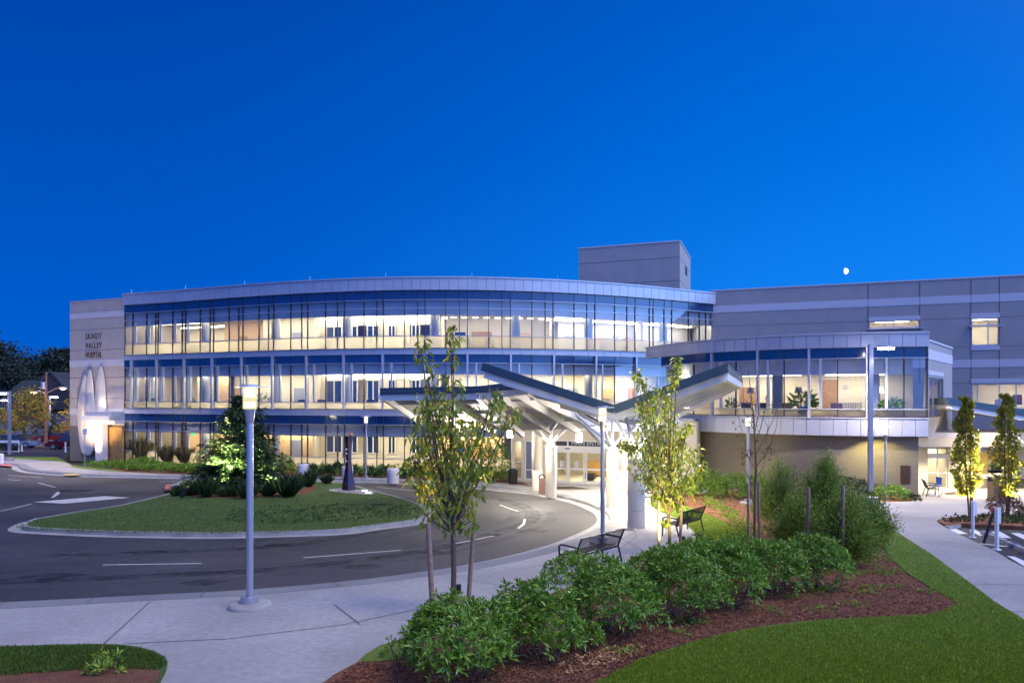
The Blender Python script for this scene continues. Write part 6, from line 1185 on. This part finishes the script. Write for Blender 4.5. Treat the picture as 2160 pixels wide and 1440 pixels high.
# ================================================================ people
def person(c, h, lb, shirt, trousers, rot=0, arm=0.6, sit=False):
    me = bpy.data.meshes.new('person'); s = h/1.75; J = [(0, 0, .95), (0, 0, 1.2), (0, 0, 1.42), (0, 0, 1.52), (0, -.01, 1.62), (0, -.01, 1.72), (.09, 0, .9), (.1, -.02 if not sit else -.35, .5 if not sit else .85), (.1, .02 if not sit else -.38, .08 if not sit else .45), (.1, -.14 if not sit else -.5, .04 if not sit else .4), (-.09, 0, .9), (-.1, .0 if not sit else -.35, .5 if not sit else .85), (-.1, .04 if not sit else -.38, .08 if not sit else .45), (-.1, -.12 if not sit else -.5, .04 if not sit else .4),
         (.18, 0, 1.4), (.22, -.03, 1.12), (.2, -.2-.1*arm, 1.02+.12*arm), (.19, -.28-.1*arm, 1.03+.12*arm), (-.18, 0, 1.4), (-.22, -.03, 1.12), (-.2, -.14, .95), (-.19, -.2, .92)]
    E = [(0, 1), (1, 2), (2, 3), (3, 4), (4, 5), (0, 6), (6, 7), (7, 8), (8, 9), (0, 10), (10, 11), (11, 12), (12, 13), (2, 14), (14, 15), (15, 16), (16, 17), (2, 18), (18, 19), (19, 20), (20, 21)]
    R = [.14, .13, .13, .055, .095, .08, .09, .06, .045, .04, .09, .06, .045, .04, .06, .045, .035, .03, .06, .045, .035, .03]
    me.from_pydata([tuple(Vector(v)*s) for v in J], E, []); o = bpy.data.objects.new('person', me); COL.objects.link(o); sk = o.modifiers.new('skin', 'SKIN'); ss = o.modifiers.new('sub', 'SUBSURF'); ss.levels = ss.render_levels = 1
    for v, r_ in zip(me.skin_vertices[0].data, R): v.radius = (r_*s, r_*s*.8)
    me.skin_vertices[0].data[0].use_root = True; dg = bpy.context.evaluated_depsgraph_get(); m2 = bpy.data.meshes.new_from_object(o.evaluated_get(dg)); o.modifiers.clear(); o.data = m2; m2.materials.clear()
    for m_ in (mat('skin_tone', (.45, .26, .17), .6), shirt, trousers, M['darkmetal']): m2.materials.append(m_)
    for p in m2.polygons:
        z = p.center.z/s; x = abs(p.center.x)/s; p.use_smooth = True; p.material_index = 0 if z > 1.5 else (1 if z > .93 and not (p.center.y/s < -.22 and x > .12) else (2 if z > .1 else 3))
        if z > 1.62 and p.center.y/s > -.04: p.material_index = 3
    o.location = c; o.rotation_euler.z = rot; return tag(o, lb, 'person')
W1, W2 = mat('white_shirt', (.7, .7, .68), .8), mat('tan_shirt', (.55, .42, .28), .8)
c = Vector(ent.p(et(1262), .12, -2.2)); person(c, 1.7, 'person in a light top standing inside the main entrance doors', W2, mat('khaki_cloth', (.22, .16, .09), .8), rot=-1.2)
x = fx(356); person(Vector((x, fz(x)+1.2, 4.05)), 1.62, 'person in a white shirt sitting by the second floor glass at left', W1, M['darkmetal'], rot=2.6, sit=True)
x = fx(341); person(Vector((x, fz(x)+2.2, 4.05)), 1.62, 'person in red and white sitting near the white shirted person upstairs', mat('red_shirt', (.5, .08, .07), .8), M['darkmetal'], rot=-.5, sit=True)
# ================================================================ indoor furnishings seen through the glass
def pot_plant(c, r_, h, ph, label, nl=120, L=.35, wide=.8):
    r = empty('potted_plant', tuple(c), label, 'potted plant', 'potted plants behind the glass'); MB().lathe(c, [(r_*.65, 0), (r_, h), (r_*1.04, h)], 16).build('pot', mat('grey_pot', (.10, .11, .15), .6), r, smooth=True)
    lv = Leaves(); v = rdir(nl); v[:, 2] = abs(v[:, 2])*.9; p = np.array(tuple(c))+[0, 0, h]+v*np.array([wide*.5, wide*.5, ph*.7])*RNG.random((nl, 1))**.5; lv.add(p, v+rdir(nl)*.5+[0, 0, -.1], rdir(nl)+[0, 0, .5], np.full(nl, L)*RNG.uniform(.6, 1.2, nl), np.full(nl, L*.26)); lv.build('leaves', LM['indoor'], r); return r
q = bpt(bs(1690), -.75); pot_plant(Vector((q.x, q.y, 4.49)), .36, .65, 1.15, 'large long leaved potted plant beside the floor lamp in the lounge', 130, .5, 1.4)
q = bpt(bs(1893), -.7); pot_plant(Vector((q.x, q.y, 4.49)), .42, .62, .75, 'broad dark potted plant in the right corner of the lounge', 240, .28, 1.3)
q = bpt(bs(1524), -.9); pot_plant(Vector((q.x, q.y, 4.49)), .25, .5, .8, 'small potted plant at the left of the lounge', 90, .3, .7)
for p, z, ph, wd, lb, d_ in ((537, 8.87, 1.2, 1.2, 'palm like potted plant on the top floor, left half', 1.6), (1314, 8.87, 1.7, 1.6, 'round bushy potted tree on the top floor, right half', 2.5), (318, 4.33, .9, 1.3, 'potted plant at the left end of the middle floor', 1.1), (386, 4.33, 1.0, 1.3, 'potted plant right of the white shirted person', 1.0), (545, 4.33, 1.8, 1.8, 'tall palm behind the foreground lamp on the middle floor', 1.6), (395, 8.87, .5, .9, 'low potted plant at the left end of the top floor', 1.1)):
    x = fx(p); pot_plant(Vector((x, fz(x)+d_, z)), .25, .6, ph, lb, 150, .32, wd)
def chair(c, rot, label, col, w=.6, h=.95):
    r = empty('chair', (0, 0, 0)); tag(r, label, 'chair', 'chairs behind the glass'); mb = MB(); mb.box((0, 0, .42), (w, w, .12)); mb.build('seat', col, r, bevel=.02); mb = MB(); mb.box((0, w/2-.05, .42+(h-.42)/2), (w, .09, h-.42)); mb.build('backrest', col, r, bevel=.02)
    for sx in (-1, 1):
        mb = MB(); mb.box((sx*(w/2-.03), 0, .6), (.05, w*.9, .05)); mb.build('armrest', M['darkmetal'], r)
        for sy in (-1, 1): mb = MB(); mb.box((sx*(w/2-.03), sy*(w/2-.04), .2), (.05, .05, .4)); mb.build('leg', M['darkmetal'], r)
    r.location = c; r.rotation_euler.z = rot; return r
BLU = mat('blue_upholstery', (.05, .08, .22), .9); BRN = mat('dark_wood_chair', (.10, .045, .035), .6)
def inside_floor(px, d_, z): x = fx(px); return Vector((x, fz(x)+d_, z))
ch = [(992, 1.2, 'left'), (1034, 1.2, 'right')]
for px, d_, q in ch: chair(inside_floor(px, d_, 8.87), 2.9, 'blue upholstered chair, %s one of the pair on the top floor behind the drooping tree' % q, BLU, .75, 1.2)
for px, d_, q in ((676, .95, 'third'), (792, .95, 'second'), (855, 1.0, 'right'), (1250, 1.2, 'far right')): chair(inside_floor(px, d_, 8.87), 3.1, 'chair behind the frosted strip of the top floor, %s of the four' % q, BLU, .6, .85)
for px, d_, q in ((633, 1.1, 'left dark'), (675, 1.1, 'red brown'), (780, 1.1, 'right grey')): chair(inside_floor(px, d_, 4.33), 3.0, '%s chair on the middle floor behind the glass' % q, BRN if 'red' in q else M['darkmetal'], .7, 1.15)
for px, d_, q, w in ((1642, -1.6, 'left of the lounge floor lamp plant', .55), (1766, -1.6, 'before the inner wooden door of the lounge', .6), (1578, -1.8, 'at the dining table in the lounge', .6), (1542, -1.8, 'dark blue one at the far left of the lounge', .6)):
    s_ = bs(px); p = bpt(s_, d_); chair(Vector((p.x, p.y, 4.49)), 2.6, 'wooden armchair '+q, BRN, w, .85)
s_ = bs(1808); p = bpt(s_, -2.0); mb = MB(); r = empty('settee', (p.x, p.y, 4.49), 'slatted wooden settee behind the tall light pole in the lounge', 'settee'); mb = MB(); mb.box((p.x, p.y, 4.9), (1.2, .6, .12)); mb.build('seat', BRN, r); mb = MB()
for i in range(12): mb.box((p.x-.55+i*.1, p.y+.28, 5.15), (.05, .04, .42))
mb.build('backrest', mat('pale_slats', (.42, .33, .26), .7), r)
for sx in (-.55, .55): mb = MB(); mb.box((p.x+sx, p.y, 4.68), (.06, .5, .38)); mb.build('leg', BRN, r)
s_ = bs(1580); p = bpt(s_, -2.6); r = empty('dining_table', (p.x, p.y, 4.49), 'dark red table with flowers in the left of the lounge', 'table'); mb = MB(); mb.box((p.x, p.y, 5.22), (1.6, .8, .05)); mb.build('tabletop', mat('red_wood', (.22, .04, .03), .4), r)
for sx in (-.7, .7):
    for sy in (-.3, .3): mb = MB(); mb.box((p.x+sx, p.y+sy, 4.845), (.06, .06, .70)); mb.build('leg', MATS['red_wood'], r)
def floor_lamp(px, d_, label, on=False):
    p = bpt(bs(px), d_); r = empty('floor_lamp', (p.x, p.y, 4.49), label, 'floor lamp'); MB().tube([(p.x, p.y, 4.49), (p.x, p.y, 5.95)], .02, 6).build('stem', M['chrome'], r); MB().lathe((p.x, p.y, 5.9), [(.24, 0), (.15, .36)], 18).build('lamp_shade', emis('shade_glow', (1, .9, .7), 3) if on else mat('grey_shade', (.35, .34, .38), .8), r, smooth=True); MB().lathe((p.x, p.y, 4.49), [(.15, 0), (.15, .03)], 14).build('foot', M['chrome'], r)
floor_lamp(1665, -2.2, 'grey shaded floor lamp left of the large potted plant'); floor_lamp(1892, -2.6, 'lit white shaded lamp at the right of the lounge', True); floor_lamp(1532, -2.6, 'grey shaded lamp at the far left of the lounge')
for px, w, lb in ((1290, .9, 'left'), (1370, 1.5, 'right')):
    x = fx(px); mb = MB(); r = empty('office_desk', (x, fz(x)+2.2, 8.87), 'white %s desk with equipment on the top floor, right half' % lb, 'desk'); mb.box((x, fz(x)+2.2, 9.6), (w*1.5, .7, .05)); mb.build('desk_top', M['ceil'], r); mb = MB(); mb.box((x-w*.6, fz(x)+2.2, 9.22), (.05, .6, .70)); mb.box((x+w*.6, fz(x)+2.2, 9.22), (.05, .6, .70)); mb.build('desk_side', M['ceil'], r)
    mb = MB(); mb.box((x-.2, fz(x)+2.0, 9.86), (.7, .4, .46)); mb.build('printer', M['ceil'], label='white printer on the %s desk of the top floor' % lb, cat='printer'); mb = MB(); mb.box((x-.2, fz(x)+1.79, 9.9), (.5, .02, .2)); mb.build('screen', M['bulk'], bpy.data.objects['printer' if lb == 'left' else 'printer.001'])
# wall clock in lounge
q = lw.p(lw.t(1783), 6.3, .03); n_ = lw.n; mb = MB(); mb.tube([Vector(q), Vector(q)+Vector((n_.x, n_.y, 0))*.03], .16, 20); mb.build('wall_clock', M['stone_light'], label='round pale wall clock in the lounge', cat='clock')
# ================================================================ distance: cars, houses, trees, wires
def car(c, rot, label, paint, L=4.5, H_=1.45, suv=False):
    r = empty('parked_car', (0, 0, 0)); tag(r, label, 'car', 'cars in the parking lot'); Wd = 1.78; pr = [(-.5, .32), (-.49, .62), (-.42, .72), (-.22, .80), (.40, .84), (.49, .78), (.5, .4), (.48, .28), (-.48, .26)]; mb = MB(); n = len(pr)
    for y, f in ((-Wd/2, .97), (-Wd/2+.08, 1), (Wd/2-.08, 1), (Wd/2, .97)): mb.v += [(x*L*f, y, z*(1.15 if suv else 1)) for x, z in pr]
    for s_ in range(3):
        for i in range(n): mb.f.append((s_*n+i, s_*n+(i+1) % n, (s_+1)*n+(i+1) % n, (s_+1)*n+i))
    mb.f += [tuple(range(n-1, -1, -1)), tuple(3*n+i for i in range(n))]; mb.build('body', paint, r, smooth=True)
    zb = .79*(1.15 if suv else 1); cp = [(-.24, zb), (-.10, H_), (.26 if not suv else .40, H_), (.40 if not suv else .47, zb)]; mb = MB(); gl = mat('car_glass', (.02, .025, .04), .05, spec=.8)
    for y, f in ((-Wd/2+.1, 1), (-Wd/2+.22, 0), (Wd/2-.22, 0), (Wd/2-.1, 1)): mb.v += [(x*L, y if (z < H_) else (y*.86), z) for x, z in cp]
    for s_ in range(3):
        for i in range(4): mb.f.append((s_*4+i, s_*4+(i+1) % 4, s_*4+4+(i+1) % 4, s_*4+4+i))
    mb.f += [(3, 2, 1, 0), (12, 13, 14, 15)]; mb.build('windows', gl, r); mb = MB(); mb.box(((cp[1][0]+cp[2][0])/2*L, 0, H_+.015), ((cp[2][0]-cp[1][0])*L, Wd*.78, .05)); mb.build('roof', paint, r, bevel=.02)
    for x in (-.31*L, .31*L):
        for y in (-Wd/2+.08, Wd/2-.08):
            mb = MB(); mb.tube([(x, y-.1, .33), (x, y+.1, .33)], .33, 18); w = mb.build('wheel', M['rubber'], r); mb = MB(); mb.tube([(x, y-.115, .33), (x, y+.115, .33)], .2, 12); rm = mb.build('rim', M['chrome'], r); rm.parent = w; rm.matrix_parent_inverse = Matrix()
    for y in (-.6, .6): mb = MB(); mb.box((-.495*L, y, .6), (.05, .3, .12)); mb.build('headlight', M['chrome'], r); mb = MB(); mb.box((.495*L, y, .66), (.05, .3, .14)); mb.build('tail_light', mat('tail_red', (.4, .02, .02), .3), r)
    r.location = c; r.rotation_euler.z = rot; return r
RED = mat('red_car_paint', (.22, .015, .02), .25, .3, spec=.7); DKR = mat('maroon_car_paint', (.12, .012, .02), .25, .3, spec=.7); SIL = mat('silver_blue_paint', (.25, .28, .38), .25, .5)
c = G(128, 948, .0); car((c.x+.5, c.y+1, 0), .15, 'maroon car partly hidden by the sign wall corner', DKR, 4.6, 1.65, True); c = G(115, 931); car((c.x, c.y, 0), .1, 'bright red sedan parked behind the maroon car', RED)
c = G(25, 944); car((c.x+.3, c.y, 0), math.pi+.2, 'silver blue car at the left edge of the parking lot', SIL, 4.7, 1.5)
for px, py, top in ((42, 951, 930), (48, 951, 934)): pass
def wpost(px, py, top, lb): wpost0(px, py, top, .16, lb, 'white posts by the parking lot', dz=0)
wpost(39, 951, 931, 'taller white post at the edge of the parking lot'); wpost(46, 951, 938, 'short white post at the edge of the parking lot'); wpost(138, 953, 932, 'pale post in front of the maroon car')
mb = MB(); a, b = P(-40, 931, 77), P(40, 931, 77); mb.beam(a, b, .1, .25); mb.beam(a-Vector((0, 0, 1.0)), b-Vector((0, 0, 1.0)), .08, .08); mb.build('guard_rail', M['white_paint'], label='white rail left of the white posts', cat='rail')
c = G(3, 978, .12); mb = MB(); mb.lathe(c, [(.18, 0), (.18, .8), (.1, .85)], 14); mb.build('barrier', emis('lit_white', (1, .95, .95), .8) if False else M['white_paint'], label='white barrier post at the left picture edge', cat='barrier')
shrub(-5, 953, 60, 24, 'dark', 'clipped dark hedge at the left edge of the parking lot', 'hedge', 'hedge', None, L=.2, nl=5, dens=.35, z0=.05)
def far_tree(x, y, w, h, label, kind='dark', n=5200, L=.55, round_=True, name='background_tree', trunk_h=.18, group='dark trees beyond the parking lot', lumps=26):
    r = empty(name, (x, y, 0), label, 'tree', group); lv = Leaves(); cl = []; 
    for i in range(lumps): e = random.random(); a = random.uniform(0, 6.28); rr = w/2*math.sin(min(1, (1-e)*1.25+.12)*1.5)*random.uniform(.3, .95) if round_ else w/2*(1-e)*random.uniform(.3, 1); cl.append((x+rr*math.cos(a), y+rr*math.sin(a), h*(trunk_h+(1-trunk_h)*e*.93), w*(.10+.10*random.random()) if round_ else w*.13))
    m_ = n//lumps
    for cx_, cy_, cz_, rr in cl: v = rdir(m_)*(RNG.random(m_)**.35)[:, None]*rr; v[:, 2] *= .75; lv.add(v+[cx_, cy_, cz_], rdir(m_)+v/rr*.5, rdir(m_), RNG.uniform(.6, 1.3, m_)*L, np.full(m_, L*.5))
    lv.build('crown', LM[kind], r); br = MB(); br.tube([(x, y, 0), (x, y, h*.8)], [w*.03, w*.01], 8)
    for cx_, cy_, cz_, rr in cl[:12]: br.tube([(x, y, cz_*.6), ((x+cx_)/2, (y+cy_)/2, cz_*.85), (cx_, cy_, cz_)], [w*.012, w*.008, .02], 5)
    br.build('trunk', M['bark'], r); return r
bt = [(-130, 150, 30, 19, 'big dark tree at the left picture edge', True), (-118, 150, 26, 18.5, 'big dark tree second from the left edge', True), (-104, 148, 22, 17.5, 'broad dark tree behind the utility pole, tallest there', True), (-97, 165, 20, 15.5, 'dark tree between the utility pole and the sign wall', True), (-94, 168, 10, 19.5, 'pointed dark conifer just left of the sign wall', False), (-88, 160, 10, 17.5, 'pointed dark conifer touching the sign wall', False), (-146, 160, 26, 17, 'dark tree cut by the left picture edge', True), (-110, 170, 26, 14, 'low dark tree behind the house roof', True)]
for x, y, w, h, lb, rd_ in bt: far_tree(x, y, w, h, lb, round_=rd_, n=11000, L=.75, lumps=60)
far_tree(-56.5, 88, 7.5, 6.6, 'round autumn tinted tree before the dark house', 'ash', 2600, .32, True, 'small_tree', .12, 'small trees in the parking lot'); far_tree(-59.5, 104, 5.5, 6.4, 'yellow leaved tree lit by lamps left of the sign wall', 'ash', 1500, .32, True, 'small_tree', .2, 'small trees in the parking lot')
for i, px in enumerate((79, 93, 113, 119, 127, 20, 30)):
    c = P(px, 920, 98); far_tree(c.x, 98, 1.3, 4.4 if i < 2 else 3.7, 'clipped narrow thuja, '+['first from the left before the house wall', 'second from the left before the house wall', 'third from the left before the house wall', 'thin fourth before the house wall', 'last before the sign wall', 'left one behind the silver car', 'right one behind the silver car'][i], 'fir', 700, .22, True, 'thuja', .05, 'thuja columns before the house', 14)
# house
hx, hy = -66.5, 112; r = empty('house', (hx, hy, 0), 'low house with a large dark roof and gable behind the thujas', 'house'); mb = MB(); mb.box((hx+3, hy+5, 1.9), (26, 10, 3.8)); mb.build('wall', mat('pale_siding', (.22, .22, .26), .8), r)
mb = MB(); q = [(-10.5, -1, 3.7), (17, -1, 3.7), (17, 11, 3.7), (-10.5, 11, 3.7), (-9, 5, 8.3), (16, 5, 8.3)]; mb.add([(hx+a, hy+b, c_) for a, b, c_ in q], [(0, 1, 5, 4), (1, 2, 5), (2, 3, 4, 5), (3, 0, 4), (3, 2, 1, 0)]); mb.build('roof', mat('dark_roof', (.02, .03, .035), .8), r)
mb = MB(); mb.add([(hx+a, hy+b, c_) for a, b, c_ in ((-5.2, -1.4, 3.9), (3.8, -1.4, 3.9), (-.8, -1.4, 9.4), (-5.2, 5, 3.9), (3.8, 5, 3.9), (-.8, 5, 9.4))], [(0, 1, 2), (5, 4, 3), (1, 4, 5, 2), (0, 2, 5, 3), (0, 3, 4, 1)]); mb.build('gable', mat('dark_gable', (.035, .035, .04), .8), r)
for s_ in (-1, 1): mb = MB(); mb.beam((hx-.8, hy-1.5, 9.55), (hx-.8+s_*5.1, hy-1.5, 3.95), .12, .3); mb.build('bargeboard', mat('grey_trim', (.07, .07, .08), .7), r)
# utility pole with street lights
c = P(97, 960, 96); c.z = 0; r = empty('utility_pole', tuple(c), 'wooden utility pole with two lit street light arms', 'utility pole'); tp = P(97, 784, 96); MB().tube([c, tp], [.2, .14], 10).build('pole', mat('pole_wood', (.22, .12, .07), .9), r, smooth=True)
for dx, yy in ((-26, 825), (36, 817)):
    a = P(97, 830, 96); b = P(97+dx, yy, 95.4); MB().tube([a, a.lerp(b, .6)+Vector((0, 0, .2)), b], .07, 6).build('arm', M['polemetal'], r, smooth=True); mb = MB(); mb.box(b+Vector((0, 0, .02)), (.9, .4, .2)); h_ = mb.build('lamp_head', M['polemetal'], r); mb = MB(); mb.lathe((b.x, b.y, b.z-.22), [(.12, -.05), (.3, .05), (.32, .12)], 12); mb.build('lens', emis('sodium_lens', (1, .55, .2), 30), h_); light('lamp_light', 'POINT', b+Vector((0, 0, -.5)), 220, SOD, .2)
mb = MB(); q = P(91, 812, 95.8); mb.lathe((q.x, q.y, q.z-.5), [(.26, 0), (.26, .9)], 12); mb.build('transformer', M['alum'], r)
def wire(a, b, sag, lb, rd=.025): A, B = a, b; mb = MB(); mb.tube([A.lerp(B, t_/10)+Vector((0, 0, -sag*4*(t_/10)*(1-t_/10))) for t_ in range(11)], rd, 4, cap=False); mb.build('power_line', M['rubber'], label=lb, cat='power line', group='overhead wires')
for i, (y0, y1, y2, lb) in enumerate(((775, 785, 787, 'uppermost thin'), (780, 792, 790, 'second'), (815, 817, 818, 'third'), (838, 838, 840, 'fourth, above the house ridge'), (842, 843, 846, 'lowest'))):
    wire(P(-80, y0, 90), P(97, y1, 96), .4, 'overhead wire left of the utility pole, '+lb); wire(P(97, y1, 96), P(180, y2, 112), .3, 'overhead wire right of the utility pole, '+lb)
# moon
d = Vector(P(1783, 572, 1.0))-Vector((0, 0, ZC)); mp = Vector((0, 0, ZC))+d*1800; R_ = 6.6/F*1800; mb = MB(); seg_ = 24; vs = []
bm = bmesh.new(); bmesh.ops.create_uvsphere(bm, u_segments=32, v_segments=16, radius=R_); bmesh.ops.bisect_plane(bm, geom=bm.verts[:]+bm.edges[:]+bm.faces[:], plane_co=(0, 0, 0), plane_no=(1, 0, .12), clear_inner=True)
me = bpy.data.meshes.new('moon'); bm.to_mesh(me); bm.free(); me.materials.append(emis('moonlight', (1, .97, .90), 1.6)); o = bpy.data.objects.new('moon', me); COL.objects.link(o); o.location = mp; tag(o, 'half moon low above the right wing roof', 'moon')
